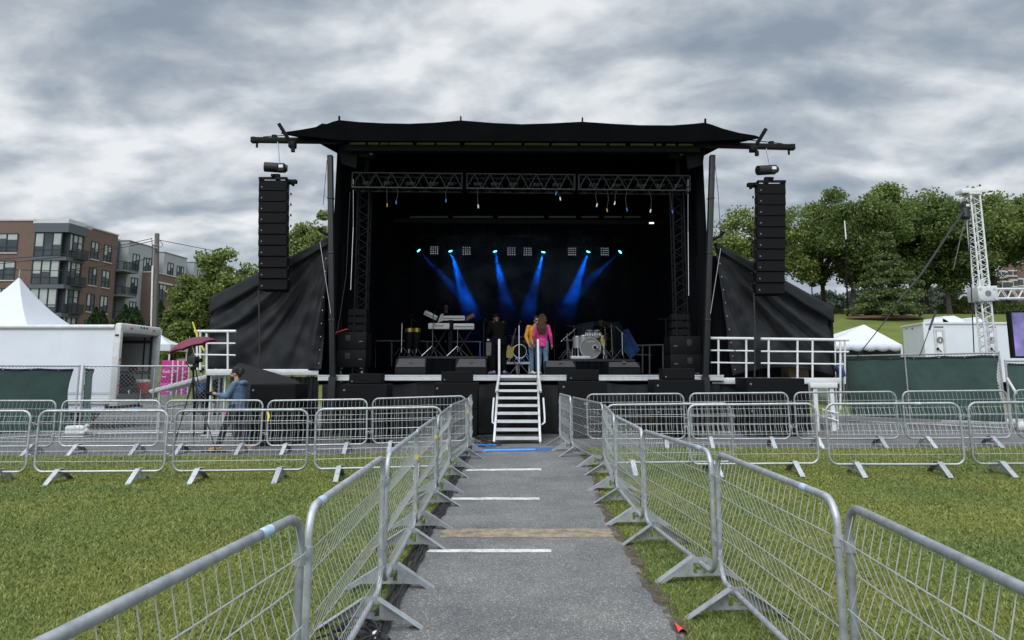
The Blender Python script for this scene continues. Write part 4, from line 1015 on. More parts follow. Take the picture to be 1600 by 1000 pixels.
railing([(1201, 531, 594), (1246, 531, 594), (1269.5, 531, 594), (1313, 531, 640)], [(1189, 529.5, 1326, 531, .036), (1189, 549, 1326, 550, .022), (1189, 567.5, 1318, 569, .022)], Y0+.2, 594, 'long white railing in front of the right tarp')
railing([(1304.5, 532, 594), (1320, 531, 600)], [(1304.5, 532, 1320, 531.5, .03), (1304.5, 550, 1320, 550, .02)], Y0+1.5, 594, 'white end railing at the right edge of the right platform')
railing([(356, 517.5, 578), (308, 519, 578), (313, 518, 578), (323, 521, 578)], [(304, 517.5, 369, 517.5, .036), (322, 536.5, 368, 536.5, .022), (304, 554, 368, 555, .022)], Y0+.4, 578, 'white railing on the left platform behind the maroon umbrella')
tag(part('yellow_strap', MB().tube([P(301, 503, Y0+.3), P(309, 528, Y0+.3), P(319, 548, Y0+.3)], .022, 6), M['yellow']), 'yellow strap leaning across the left platform railing', 'strap')
# dark panel in front of the left platform
pts = [(362, 690), (361, 640), (364, 600), (366, 576), (370, 568.5), (376, 567.5), (400, 574), (430, 583), (452, 590), (466, 596), (470, 604), (470, 690)]
mb = MB().prism([V((P(x, y, Y0-.3).x, Y0-.3, max(.05, P(x, y, Y0-.3).z))) for x, y in pts], (0, .03, 0))
M['mesh_dark'] = mat('dark_shade_cloth', (.016, .0175, .02), .65, 0, .2, 1.5, .1, 6)
tag(part('shade_panel', mb, M['mesh_dark']), 'sloped dark panel standing behind the cameraman at the left platform', 'panel')
# things on and under the right platform
a = P(1232, 574, Y0+1.6); b = P(1264, 594, Y0+1.6)
t = thing('cardboard_box', 'brown cardboard box on the right side platform behind the railing', 'box', ((a.x+b.x)/2, Y0+1.8, b.z))
part('carton', MB().b2((a.x, Y0+1.6, P(1232, 590.5, Y0+1.6).z), (b.x, Y0+2.05, a.z), .01), M['card'], t, True)
part('packing_tape', MB().b2(((a.x+b.x)/2-.03, Y0+1.594, a.z-.12), ((a.x+b.x)/2+.03, Y0+1.599, a.z-.005)), M['stone'], t, True)
a = P(1220, 572, Y0+1.9); b = P(1233, 594, Y0+1.9)
tag(part('crate', MB().b2((a.x, Y0+1.9, P(1220, 590.5, Y0+1.9).z), (b.x, Y0+2.3, a.z), .02), M['wood']), 'dark wooden crate left of the cardboard box on the right platform', 'crate')
a = P(1307, 573, Y0+1.0); b = P(1317, 590, Y0+1.0)
tag(part('tarp_bundle', MB().tube([a+V((-.02, 0, 0)), (a+b)/2+V((.02, 0, .04)), b+V((0, 0, .02))], [.07, .11, .08], 10), M['bluecloth']), 'small blue bundle behind the end post of the right platform', 'bundle')
mb = MB(); a = P(1266, 598, Y0-.1); b = P(1309, 606, Y0-.1); mb.b2((a.x, Y0-.1, b.z), (b.x, Y0+.05, a.z), .006)
for x in (1274, 1300): q = P(x, 640, Y0); mb.b2((q.x-.05, Y0-.06, gz(q.x, Y0)), (q.x+.05, Y0+.04, b.z-.002))
mb.cyl(P(1285, 640, Y0-.1), P(1310, 646, Y0-.1), .02, 8).cyl(P(1285, 650, Y0-.1), P(1310, 658, Y0-.1), .02, 8)
tag(part('folding_step', mb, M['white_metal']), 'white folding step frame under the right end of the platform', 'steps')
# ------------------------------------------------------------ instruments on the stage
def riser(x0, x1, ytop, Yf, depth, label, edge=False):
    a = P(x0, ytop, Yf); b = P(x1, ytop, Yf); t = thing('drum_riser', label, 'riser', ((a.x+b.x)/2, Yf+depth/2, DZ), group='risers on the stage')
    part('platform_top', MB().b2((a.x, Yf, a.z-.07), (b.x, Yf+depth, a.z)), M['alu'] if edge else M['deckblk'], t, True)
    if edge:
        for px in (x0+2, (x0+x1)/2, x1-2):
            q = P(px, ytop, Yf+.1); part('leg', MB().cyl((q.x, Yf+.1, DZ), (q.x, Yf+.1, a.z-.071), .03, 8), M['alu'], t, True)
    else:
        part('riser_skirt', MB().grid(lambda u, v: V((a.x+.01+(b.x-a.x-.02)*u, Yf+.02+.025*math.sin(u*70), DZ+.005+(a.z-.075-DZ)*v)), 150, 3), M['drape'], t, True)
    return a.z
ZK = riser(622, 762, 556.5, 21.6, 2.4, 'low black skirted riser under the keyboards')
ZD = riser(878, 992, 561, 21.6, 2.6, 'low black skirted riser under the drum kit')
ZC = riser(786, 829, 565.5, 22.8, 1.8, 'aluminium edged riser behind the man in black', True)
def stand_mb(p0, top, r=.014, legs=3, spread=.3):
    mb = MB(); p0 = V(p0); top = V(top); mb.cyl(p0+V((0, 0, .12)), top, r, 8)
    k = p0+V((0, 0, .32))
    for i in range(legs):
        a = 2*PI*i/legs+.5; mb.cyl(k, p0+V((spread*math.cos(a), spread*math.sin(a), .01)), r*.8, 6)
    return mb
def micstand(px, Y, zb, ytop, label, boom=None, m='chrome'):
    q = P(px, ytop, Y); t = thing('microphone_stand', label, 'microphone stand', (q.x, Y, zb), group='microphone stands on the stage')
    part('tripod', stand_mb((q.x, Y, zb), q, .013), M[m], t, True)
    e = q
    if boom:
        e = P(boom[0], boom[1], Y); f = P(boom[2], boom[3], Y); part('boom', MB().cyl(e, f, .011, 6), M[m], t, True)
    part('microphone', MB().tube([e, e+V((.03, -.05, .07)), e+V((.045, -.07, .1))], [.016, .02, .03], 8), M['pole_blk'], t, True)
def keyboard(x0, y0_, x1, y1, hpx, Y, label, m='kbwhite', depth=.3, txt=None):
    a, b = P(x0, y0_, Y), P(x1, y1, Y); c = (a+b)/2; d = b-a; L_ = d.length; h = hpx*Y/FPX
    ang = math.atan2(d.z, d.x); t = thing('keyboard', label, 'keyboard', c-V((0, 0, h/2)), group='keyboards of the keyboard rig')
    rot = Matrix.Rotation(-ang, 3, 'Y')
    part('case', MB().box(c+V((0, depth/2, 0)), (L_, depth, h), rot, .012), M[m], t, True)
    kk = MB()
    for i in range(int(L_/.032)): kk.box(c+rot @ V((-L_/2+.04+i*.032*.93, depth*.72, h/2+.006)), (.022, .12, .014), rot)
    part('keys', kk, M['whiteplastic'], t, True)
    if txt:
        tm = xform(text_mb(txt, h*.55, .004), Matrix.Translation(c+V((L_*.0, -.004, h*.1))) @ FACE); part('lettering', tm, M['rubber'], t, True)
    else:
        part('panel_strip', MB().box(c+rot @ V((0, -.004, -h*.05)), (L_*.92, .008, h*.16), rot), M['greyamp'], t, True)
    return t
keyboard(669, 509.5, 702, 509.5, 9, 21.9, 'white keyboard on the lower left of the keyboard rig', txt='Roland')
keyboard(708.5, 510, 740.5, 510, 9, 21.9, 'white keyboard on the lower right of the keyboard rig')
keyboard(691.5, 497, 726, 497, 7.5, 22.15, 'white keyboard on the top tier of the rig')
keyboard(727, 500, 741, 491.5, 6, 22.3, 'small red keyboard tilted up at the right of the rig', 'redcab', .25)
keyboard(663, 488, 682.5, 497.5, 7, 22.3, 'narrow white keyboard tilted down at the left of the rig', depth=.22)
kt = thing('keyboard_stand', 'black and chrome stand carrying the keyboard rig', 'stand', (P(705, 540, 22).x, 22, ZK))
for x0, x1 in ((672, 698), (698, 673), (712, 738), (738, 711)): part('crossed_leg', MB().cyl(P(x0, 514.5, 22.05), V((P(x1, 550, 22.05).x, 22.05, ZK+.02)), .018, 8), M['pole_blk'], kt, True)
for x in (676, 715): q = P(x, 515, 22); part('column', stand_mb((q.x, 22, ZK), q, .018, 4, .35), M['chrome'], kt, True)
a = P(704, 500, 22.1); part('mast', MB().box((a.x, 22.12, (a.z+ZK)/2), (.13, .08, a.z-ZK), None, .01), M['blk'], kt, True)
tw = MB().grid(lambda u, v: P(692-9*u*(.6+.4*v)-1.5*v, 490+v*12+2*u*u*4, 22.1+.06*math.sin(u*6)), 12, 8)
o = part('white_cloth', tw, M['whiteplastic'], fix=False); o.modifiers.new('t', 'SOLIDIFY').thickness = .02; tag(o, 'white cloth draped over the left end of the top keyboard', 'cloth')
# percussion at the far left
pt = thing('conga_set', 'pair of dark conga drums with brass rims left of the keyboards', 'drums', (P(645, 530, 22.4).x, 22.4, ZK))
for x in (639.5, 651):
    c = P(x, 514, 22.4); z1 = c.z; hh = z1-ZK-.25
    part('shell', MB().lathe([(.09, 0), (.12, hh*.3), (.15, hh*.6), (.125, hh)], 16, (c.x, 22.4, ZK+.25)), M['blk'], pt, True)
    part('rim', MB().lathe([(.128, hh-.1), (.14, hh-.1), (.14, hh+.02), (.125, hh+.02)], 16, (c.x, 22.4, ZK+.25)), M['brassy'], pt, True)
    part('stand_leg', stand_mb((c.x, 22.4, ZK), (c.x, 22.4, ZK+.26), .012, 3, .22), M['chrome'], pt, True)
micstand(628, 22.0, ZK, 505, 'tall chrome stand at the left end of the percussion')
micstand(643, 22.6, ZK, 500, 'black boom stand over the congas', (640, 497, 655, 505), 'pole_blk')
micstand(677, 21.75, ZK, 492, 'thin dark stand in front of the left keyboards', None, 'pole_blk')
micstand(756, 21.4, DZ, 504, 'dark microphone stand right of the keyboards', None, 'pole_blk')
micstand(811, 19.0, DZ, 508, 'straight chrome microphone stand at the top of the steps')
# amplifier
t = thing('amplifier', 'grey fronted amplifier with a head on top, left of the man in black', 'amplifier', (P(765, 550, 22).x, 22, DZ))
a, b = P(759, 533.5, 22), P(771, 557, 22)
part('stand', MB().b2((a.x+.02, 22.02, DZ), (b.x-.02, 22.3, b.z-.002)), M['blk'], t, True)
part('cabinet', MB().b2((a.x, 22, b.z), (b.x+.06, 22.35, a.z), .012), M['pole_blk'], t, True); part('grille', MB().b2((a.x+.02, 21.985, b.z+.03), (b.x+.04, 21.999, a.z-.03)), M['greyamp'], t, True)
part('head', MB().b2((a.x+.02, 22.03, a.z+.003), (b.x, 22.3, a.z+.14), .01), M['blk'], t, True); part('panel_strip', MB().b2((a.x+.04, 22.018, a.z+.03), (b.x-.02, 22.029, a.z+.07)), M['chrome'], t, True)
# drum kits
def drum_mb(c, r, h, ax): 
    ax = V(ax).normalized(); rot = V((0, 0, 1)).rotation_difference(ax).to_matrix(); return MB().lathe([(r*.98, -h/2), (r, -h/2), (r, h/2), (r*.98, h/2)], 28, c, rot)
def ring_mb(c, r, ax, t_=.012, w=.03):
    ax = V(ax).normalized(); rot = V((0, 0, 1)).rotation_difference(ax).to_matrix(); return MB().lathe([(r-.012, -w/2), (r+t_, -w/2), (r+t_, w/2), (r-.012, w/2), (r-.012, -w/2)], 28, c, rot, False)
kit = thing('drum_kit', 'silver drum kit with large grey front head lettered on the riser', 'drum kit', (P(922, 560, 22.3).x, 22.3, ZD))
kc = P(922.5, 544, 22.1); kr = .315; kc.z = ZD+kr+.03
part('bass_drum', drum_mb(kc+V((0, .24, 0)), kr, .44, (0, 1, 0)), M['drumsilver'], kit, True)
hd = part('bass_head', drum_mb(kc+V((0, .015, 0)), kr-.012, .02, (0, 1, 0)), M['drumhead'], kit, True)
part('bass_hoop', ring_mb(kc, kr, (0, 1, 0), .014, .05), M['drumsilver'], kit, True)
part('lettering', xform(text_mb('TAMA', .1, .004), Matrix.Translation(kc+V((0, -.004, .2))) @ FACE @ Matrix.Diagonal((1.25, .8, 1, 1))), M['lettering'], hd, True)
pc = kc+V((.14, 0, .02))
part('port_ring', ring_mb(pc, .07, (0, 1, 0), .012, .03), M['whiteplastic'], hd, True); part('port_hole', drum_mb(pc+V((0, -.002, 0)), .066, .02, (0, 1, 0)), M['rubber'], hd, True)
part('kick_microphone', MB().tube([pc+V((.02, -.1, -.02)), pc+V((.0, -.02, 0))], [.03, .035], 10).cyl(pc+V((.02, -.1, -.02)), pc+V((.3, -.14, -.26)), .012, 6), M['pole_blk'], kit, True)
for x, y, r, h in ((921, 522.5, .13, .22), (932.5, 522, .12, .2)):
    c = P(x, y, 22.2); part('tom', drum_mb(c, r, h, (0, -.25, 1)), M['drumsilver'], kit, True); part('tom_hoop', ring_mb(c+V((0, -.25, 1)).normalized()*h/2, r, (0, -.25, 1)), M['chrome'], kit, True)
    for i in range(5):
        a = PI+PI*(i+.5)/5; part('lug', MB().box(c+V((r*math.cos(a), r*math.sin(a), 0)), (.02, .02, .1)), M['chrome'], kit, True)
part('tom_mount', MB().cyl(P(926.5, 524, 22.25), V((kc.x+.05, 22.3, kc.z+kr)), .02, 8), M['chrome'], kit, True)
for x, y, r, h in ((901.5, 535, .15, .36), (911.5, 534, .15, .38), (941, 533, .14, .3)):
    c = P(x, y, 22.35); part('floor_tom', drum_mb(c, r, h, (0, 0, 1)), M['drumsilver'] if x < 930 else M['brassy'], kit, True); part('tom_hoop', ring_mb(c+V((0, 0, h/2)), r, (0, 0, 1)), M['chrome'], kit, True)
    for i in range(3):
        a = 2*PI*i/3+.6; part('tom_leg', MB().cyl(c+V((r*math.cos(a), r*math.sin(a), -.1)), V((c.x+r*1.15*math.cos(a), c.y+r*1.15*math.sin(a), ZD)), .01, 6), M['chrome'], kit, True)
for x, y, r, tl in ((897, 509.5, .25, .12), (955, 504.5, .27, -.2), (888, 531, .18, .0), (945, 510, .22, .1)):
    c = P(x, y, 22.3); rot = Euler((.15, tl, 0)).to_matrix()
    part('cymbal', MB().lathe([(.012, .03), (.05, .025), (.06, .01), (r, -.012), (r, -.016), (.05, .0)], 28, c, rot), M['pole_blk'] if y < 515 else M['brassy'], kit, True)
    part('cymbal_stand', stand_mb((c.x+.03, 22.38, ZD), c, .013, 3, .28), M['chrome'], kit, True)
part('pedal', MB().box((kc.x-.34, 21.86, ZD+.05), (.6, .2, .09), None, .01), M['alu'], kit, True)
micstand(886, 21.75, ZD, 521, 'boom microphone stand at the left of the drum kit', (900, 513.5, 876, 534))
micstand(972, 21.75, ZD, 519, 'boom microphone stand at the right of the drum kit', (962, 510, 979, 527))
micstand(944, 21.7, ZD, 531, 'short microphone stand right of the bass drum', (937, 519, 946, 532))
kit2 = thing('drum_kit', 'small dark drum kit with chrome hardware on the rear riser in the middle', 'drum kit', (P(811, 560, 23.3).x, 23.3, ZC))
c = P(812, 549, 23.3); part('bass_drum', drum_mb(c, .22, .36, (0, 1, 0)), M['blk'], kit2, True); part('bass_hoop', ring_mb(c+V((0, -.18, 0)), .22, (0, 1, 0), .01, .03), M['chrome'], kit2, True)
for x, y in ((803, 532), (811, 531), (819.5, 538)):
    q = P(x, y, 23.3); part('tom', drum_mb(q, .11, .2, (0, -.2, 1)), M['pole_blk'], kit2, True); part('tom_hoop', ring_mb(q+V((0, 0, .1)), .11, (0, -.2, 1)), M['chrome'], kit2, True)
    part('tom_stand', stand_mb((q.x, 23.35, ZC), q-V((0, 0, .1)), .012, 3, .2), M['chrome'], kit2, True)
for x, y in ((801, 524), (822, 526)):
    q = P(x, y, 23.3); part('cymbal', MB().lathe([(.012, .03), (.05, .02), (.2, -.01), (.2, -.014)], 24, q), M['pole_blk'], kit2, True); part('cymbal_stand', stand_mb((q.x, 23.3, ZC), q, .012, 3, .22), M['chrome'], kit2, True)
g = thing('electric_guitar', 'yellow brown electric guitar leaning on a stand by the rear riser', 'guitar', (P(797, 560, 22.3).x, 22.3, DZ))
a = P(797, 548, 22.3); rot = Matrix.Rotation(.25, 3, 'Y')
bd = [(-.15, -.2), (-.18, -.1), (-.12, 0), (-.15, .1), (-.1, .17), (-.03, .12), (.03, .12), (.1, .16), (.15, .09), (.12, 0), (.18, -.1), (.15, -.2), (0, -.24)]
part('body', MB().prism([a+rot @ V((x*.8, 0, z)) for x, z in bd], (0, .05, 0)), M['brassy'], g, True)
part('neck', MB().beam(a+rot @ V((0, .02, .1)), a+rot @ V((0, .05, .72)), .05, .025), M['wood'], g, True)
part('stand', MB().cyl(a+V((-.1, .08, -.2)), V((a.x-.2, 22.4, DZ)), .012, 6).cyl(a+V((.1, .08, -.2)), V((a.x+.2, 22.4, DZ)), .012, 6).cyl(a+V((-.1, .08, -.2)), a+V((.1, .08, -.2)), .012, 6), M['blk'], g, True)
# blue cloth over a stack
def bc(u, v):
    p = bil((P(986, 561, 21.9), P(1000, 548, 22.1), P(982, 513, 22.3), P(974, 516, 22.3)), u, v); return p+V((0, .07*math.sin(u*11+v*2)*(1-.5*v), .03*mnoise.noise(V((u*4, v*4, 2)))))
mb = MB().grid(bc, 24, 24)
mb2 = MB().grid(lambda u, v: bil((P(975, 548, 22.05), P(987, 561, 21.95), P(976, 515, 22.3), P(974, 516, 22.3)), u, v)+V((0, .06*math.sin(u*9), 0)), 14, 20)
mb.add(mb2.v, mb2.f); o = part('blue_cloth', mb, M['bluecloth'], fix=False); o.modifiers.new('t', 'SOLIDIFY').thickness = .015; tag(o, 'blue cloth hanging over gear right of the drum kit', 'cloth')
# rear guard rails
M['rail_grey'] = mat('grey_rail', (.2, .21, .22), .5, .3, .1, 6)
railing([(586, 533, 575), (612, 533, 573), (640, 533, 573), (668, 534, 573), (700, 534, 570), (750, 534, 570)], [(575, 532.5, 662, 533, .028), (655, 533.5, 752, 534, .025)], 24.6, 580, 'grey rail along the back of the stage behind the keyboards', 'rail_grey')
railing([(1004, 540, 583), (1015, 540, 585), (1036, 539, 585)], [(990, 540, 1046, 538.5, .028), (990, 554, 1018, 554.5, .02)], 23.4, 585, 'grey rail at the back right corner of the stage', 'rail_grey')
def tarp_tent():
    pass
t = thing('equipment_cover', 'dark grey cover over gear behind the drummer', 'cover', (P(935, 530, 23.2).x, 23.4, DZ))
def cv(u, v):
    x = P(903+70*u, 520, 23.6).x; top = P(905, 501+abs(u-.5)*10, 23.6).z; return V((x, 23.6+.08*math.sin(u*14), DZ+(top-DZ)*v))
M['covergrey'] = mat('dark_blue_grey_cover', (.02, .03, .045), .7, 0, .3, 3, .2, 6)
o = part('cover_cloth', MB().grid(cv, 40, 10), M['covergrey'], t, True, fix=False); o.modifiers.new('t', 'SOLIDIFY').thickness = .02
for px, Y, y0_, y1, lab_ in ((1040, 21.5, 497, 583, 'tall dark boom stand at the right side of the stage'), (866, 23, 509, 575, 'dark stand with a blue tipped microphone right of the woman in pink')):
    micstand(px, Y, DZ, y0_, lab_, (px+8, y0_+1, px-12, y0_+2) if px > 1000 else None, 'pole_blk')
# ------------------------------------------------------------ people
def remesh(mb, vox, smooth=6):
    me = bpy.data.meshes.new('t'); me.from_pydata([tuple(v) for v in mb.v], [], mb.f)
    o = bpy.data.objects.new('t', me); C.objects.link(o)
    r = o.modifiers.new('r', 'REMESH'); r.mode = 'VOXEL'; r.voxel_size = vox
    s = o.modifiers.new('s', 'SMOOTH'); s.factor = .5; s.iterations = smooth
    dg = bpy.context.evaluated_depsgraph_get(); m2 = bpy.data.meshes.new_from_object(o.evaluated_get(dg))
    out = MB(); out.add([v.co.copy() for v in m2.vertices], [tuple(p.vertices) for p in m2.polygons])
    bpy.data.objects.remove(o); bpy.data.meshes.remove(me); bpy.data.meshes.remove(m2); return out
def cap(mb, a, b, ra, rb, n=14):
    a = V(a); b = V(b); d = b-a; L_ = d.length
    if L_ < 1e-5: return
    d.normalize(); pts = []; rs = []
    for i in range(5): t = PI/2*(1-i/4); pts.append(a-d*ra*math.sin(t)); rs.append(max(1e-4, ra*math.cos(t)))
    for i in range(5): t = PI/2*(i/4); pts.append(b+d*rb*math.sin(t)); rs.append(max(1e-4, rb*math.cos(t)))
    mb.tube(pts, rs, n)
def chain(mb, pts, rs):
    for i in range(len(pts)-1): cap(mb, pts[i], pts[i+1], rs[i], rs[i+1])
SK = {'light': mat('light_skin', (.4, .22, .15), .55, 0, .06, 8), 'brown': mat('brown_skin', (.1, .05, .033), .5, 0, .08, 8)}
BASE = dict(pel=(0, 0, .94), wai=(0, .0, 1.08), che=(0, .0, 1.3), nek=(0, .0, 1.47), hed=(0, -.025, 1.63),
    sl=(.185, 0, 1.41), sr=(-.185, 0, 1.41), el=(.235, .03, 1.13), er=(-.235, .03, 1.13), wl=(.25, -.05, .89), wr=(-.25, -.05, .89),
    hl=(.09, 0, .92), hr=(-.09, 0, .92), kl=(.1, -.03, .5), kr=(-.1, -.03, .5), al=(.1, .03, .085), ar=(-.1, .03, .085), look=(0, -1, 0), tl=(.03, -1, 0), tr=(-.03, -1, 0))
def person(label, loc, rotz, pose, skin, top, trousers, shoes, hair, hairstyle='short', scale=1., jacket_len=.88, sleeve=1., female=False, collar=None, extras=None, sole=None, bulk=1.):
    J = {k: V(v) for k, v in BASE.items()}; J.update({k: V(v) for k, v in pose.items()})
    t = thing('person', label, 'person', loc, rotz); t.scale = (scale,)*3
    T = lambda n_, mb, m, **k: part(n_, mb, m, t, False, 60, **k)
    b = MB(); look = J['look'].normalized(); up = V((0, 0, 1)); side = look.cross(up).normalized(); hup = side.cross(look).normalized()
    h = J['hed']
    rot = Matrix((side, -look, hup)).transposed()          # local head axes: x side, -y front, z up
    H = lambda x, y, z: h+rot @ V((x, y, z))
    b.ell(H(0, .01, .03), (.076, .095, .1), 18, 14, rot); b.ell(H(0, -.025, -.045), (.06, .068, .075), 16, 12, rot)
    b.ell(H(0, -.098, -.015), (.013, .022, .026), 10, 8, rot); b.ell(H(0, -.088, -.065), (.024, .012, .009), 10, 6, rot); b.ell(H(0, -.08, .03), (.05, .02, .014), 12, 6, rot)
    for s in (-1, 1): b.ell(H(.078*s, .015, -.01), (.01, .02, .03), 8, 8, rot)
    cap(b, J['nek']-V((0, 0, .05)), H(0, .02, -.07), .06, .052)
    sw = .9 if female else 1
    chain(b, [J['pel'], J['wai'], J['che'], J['nek']-V((0, 0, .06))], [.135*sw, .12*sw, .135*sw, .07])
    for s, S_, E, W_ in ((1, 'sl', 'el', 'wl'), (-1, 'sr', 'er', 'wr')):
        chain(b, [J['che']+V((.07*s, 0, .06)), J[S_]], [.08, .06]); chain(b, [J[S_], J[E], J[W_]], [.052*sw, .041*sw, .027])
        d = (J[W_]-J[E]).normalized(); inn = V((-s, -.2, 0)); inn = (inn-d*inn.dot(d)).normalized(); nrm = d.cross(inn).normalized()
        p = J[W_]+d*.05; cap(b, J[W_], p+d*.03, .026, .034)
        fw = nrm if abs(nrm.y) > abs(inn.y) else inn; wd = inn if fw is nrm else nrm
        curl = inn
        for q in range(4):
            o = p+d*.045+nrm*(q-1.5)*.019; l1 = [.036, .042, .04, .03][q]
            m1 = o+d*l1+curl*.006; m2 = m1+(d*.75+curl*.66)*l1*.75; m3 = m2+(d*.35+curl*.93)*l1*.55
            chain(b, [o, m1, m2, m3], [.0095, .009, .0085, .0075])
        th = p+nrm*(.03 if nrm.y < 0 else -.03); chain(b, [J[W_]+d*.02, th+d*.01, th+d*.045+curl*.025], [.014, .011, .0085])
    for hp, kn, an, tn in (('hl', 'kl', 'al', 'tl'), ('hr', 'kr', 'ar', 'tr')):
        chain(b, [J['pel']+V((J[hp].x*.6, 0, -.03)), J[hp], J[kn], J[an]], [.1, .09*sw, .057, .038])
        td = V((J[tn].x, J[tn].y, 0)).normalized(); cap(b, J[an]-V((0, 0, .03)), J[an]+td*.13-V((0, 0, .045)), .036, .03)
    T('body', remesh(b, .0085, 3), SK[skin])
    # clothes follow the body
    c = MB(); pl_ = J['pel'].copy(); hem = J['pel']+(J['pel']-J['wai']).normalized()*(.94-jacket_len)
    sx_ = .92 if female else 1
    chain(c, [hem, J['pel'], J['wai'], J['che'], J['nek']-V((0, 0, .09))], [.165*sw*bulk, .16*sw*bulk, .145*sw*bulk, .158*sw*bulk, .09])
    for s in (-1, 1): chain(c, [hem+V((.05*s, 0, 0)), J['wai']+V((.045*s, 0, 0)), J['che']+V((.06*s, 0, .02)), J['sl' if s > 0 else 'sr']+V((-.03*s, 0, -.03))], [.13*sw, .12*sw, .135*sw, .075])
    for s, S_, E, W_ in ((1, 'sl', 'el', 'wl'), (-1, 'sr', 'er', 'wr')):
        e = J[E]+(J[W_]-J[E])*sleeve
        chain(c, [J['nek']+V((.05*s, 0, -.08)), J[S_], J[E], e-(J[W_]-J[E]).normalized()*.02], [.07, .074*sw, .062*sw, .045*sw])
    cm = remesh(c, .012, 3); hz_ = hem.z-.03; vv = []
    for q in cm.v:
        q = V(q)
        if q.z < hz_ and abs(q.x-hem.x) < .2 and hem.z < .95: q.z = hz_-.01*math.sin(q.x*40)
        f_ = .009*mnoise.noise(V((q.x*9, q.y*9, q.z*16+scale*9)))+.005*mnoise.noise(V((q.x*22, q.y*22, q.z*34)))
        cc = V((J['che'].x, J['che'].y, q.z)); d_ = (q-cc); d_.z = 0; q += d_.normalized()*f_ if d_.length > .01 else V((0, 0, 0)); vv.append(tuple(q))
    cm.v = vv; tp = T('jacket' if not female else 'blazer', cm, top)
    if collar:
        mb = MB(); mb.tube([J['nek']+V((.07*math.cos(a), .07*math.sin(a), -.035+.01*math.sin(a))) for a in [2*PI*i/14 for i in range(14)]], .026, 8, closed=True); T('collar', mb, collar)
    l = MB()
    for hp, kn, an in (('hl', 'kl', 'al'), ('hr', 'kr', 'ar')):
        chain(l, [J['pel']+V((J[hp].x*.5, 0, 0)), J[hp], (J[hp]+J[kn])/2, J[kn], (J[kn]+J[an])/2, J[an]+V((0, 0, .03))], [.125*sw, .112*sw, .092, .074, .066, .058])
    lm = remesh(l, .012, 2); vv = []
    for q in lm.v: q = V(q); w_ = .007*mnoise.noise(V((q.x*14, q.y*14, q.z*24))); vv.append((q.x+w_, q.y+w_, q.z))
    lm.v = vv; T('trousers', lm, trousers)
    for an, tn in (('al', 'tl'), ('ar', 'tr')):
        td = V((J[tn].x, J[tn].y, 0)).normalized(); tz = J[tn].z; a = J[an]
        s_ = MB(); cap(s_, a-td*.035-V((0, 0, .03)), a+td*.08-V((0, 0, .04-tz*.05)), .05, .047); cap(s_, a+td*.08-V((0, 0, .04-tz*.05)), a+td*.17-V((0, 0, .05-tz*.12)), .045, .034); cap(s_, a, a+V((0, 0, .02)), .048, .05)
        s_.v = [(x, y, max(z, a.z-.083)) for x, y, z in s_.v]
        sh = T('shoe', remesh(s_, .009, 2), shoes)
        if sole: 
            q = MB(); r_ = Matrix.Rotation(math.atan2(td.x, -td.y), 3, 'Z'); q.ell(a+td*.06-V((0, 0, .075)), (.053, .15, .016), 16, 6, r_); part('sole', q, sole, sh, False, 60)
    # hair
    g = MB(); g.ell(H(0, .022, .048), (.086, .1, .097), 18, 12, rot)
    for i in range(26):
        a = random.uniform(0, 2*PI); e = random.uniform(.15, 1.3); g.ell(H(.08*math.cos(a)*math.cos(e), .022+.09*math.sin(a)*math.cos(e) if math.sin(a) > -.3 else .0, .05+.092*math.sin(e)), (.025,)*3, 8, 6)
    if hairstyle == 'bun':
        g.ell(H(0, .13, .05), (.055, .06, .06), 12, 10, rot); g.ell(H(0, .085, -.03), (.05, .05, .055), 12, 10, rot)
        for i in range(16): g.ell(H(random.uniform(-.05, .05), .13+random.uniform(-.03, .06), .04+random.uniform(-.06, .06)), (.02,)*3, 8, 6)
    if hairstyle == 'long':
        for i in range(9):
            x = (i-4)*.02; chain(g, [H(x, .07, .06), H(x*1.25, .125, -.08), V((h.x+x*1.4, h.y-look.y*.19, h.z-.17)), V((h.x+x*1.5, h.y-look.y*.225, h.z-.28)), V((h.x+x*1.25, h.y-look.y*.225, h.z-.43-.03*math.sin(i*2.1)))], [.03, .036, .038, .034, .014])
    if hairstyle == 'afro': g.ell(H(0, .02, .06), (.13, .13, .12), 18, 14, rot)
    # keep the face clear
    hm = remesh(g, .009, 2); rt = rot.transposed(); vv = []
    for p in hm.v:
        q = rt @ (V(p)-h)
        if hairstyle != 'none' and q.y < -.055 and q.z < .07: q.y = -.055+.0*q.y
        vv.append(tuple(h+rot @ q))
    hm.v = vv; hr = T('hair', hm, hair)
    for s in (-1, 1): T('eye', MB().ell(H(.03*s, -.086, .008), (.012, .008, .007), 8, 6, rot), M['rubber'])
    if extras: extras(t, T, J, H, rot)
    return t
HB = mat('dark_brown_hair', (.013, .008, .006), .75, 0, .3, 30, .3, 80); HK = mat('black_hair', (.005, .005, .0055), .8, 0, .3, 30, .3, 80, spec=.08); HL = mat('long_light_brown_hair', (.016, .012, .009), .6, 0, .5, 14, .3, 60, stretch=(6, 6, .6), col2=(.11, .066, .034), spec=.06)
JB = mat('steel_blue_jacket', (.075, .13, .21), .75, 0, .18, 5, .25, 14); NV = mat('navy_trousers', (.012, .016, .028), .85, 0, .25, 6, .2, 14); TAN = mat('tan_suede_shoe', (.4, .24, .11), .8, 0, .12, 12)
BK = mat('black_clothing', (.0035, .0035, .0045), .9, 0, .25, 6, .25, 12, spec=.1); PK = mat('pink_blazer', (.55, .04, .22), .75, 0, .08, 4, .2, 10); JN = mat('blue_denim', (.1, .17, .26), .85, 0, .22, 9, .2, 40); YL = mat('orange_yellow_jacket', (.6, .27, .02), .6, 0, .1, 5, .2, 9)
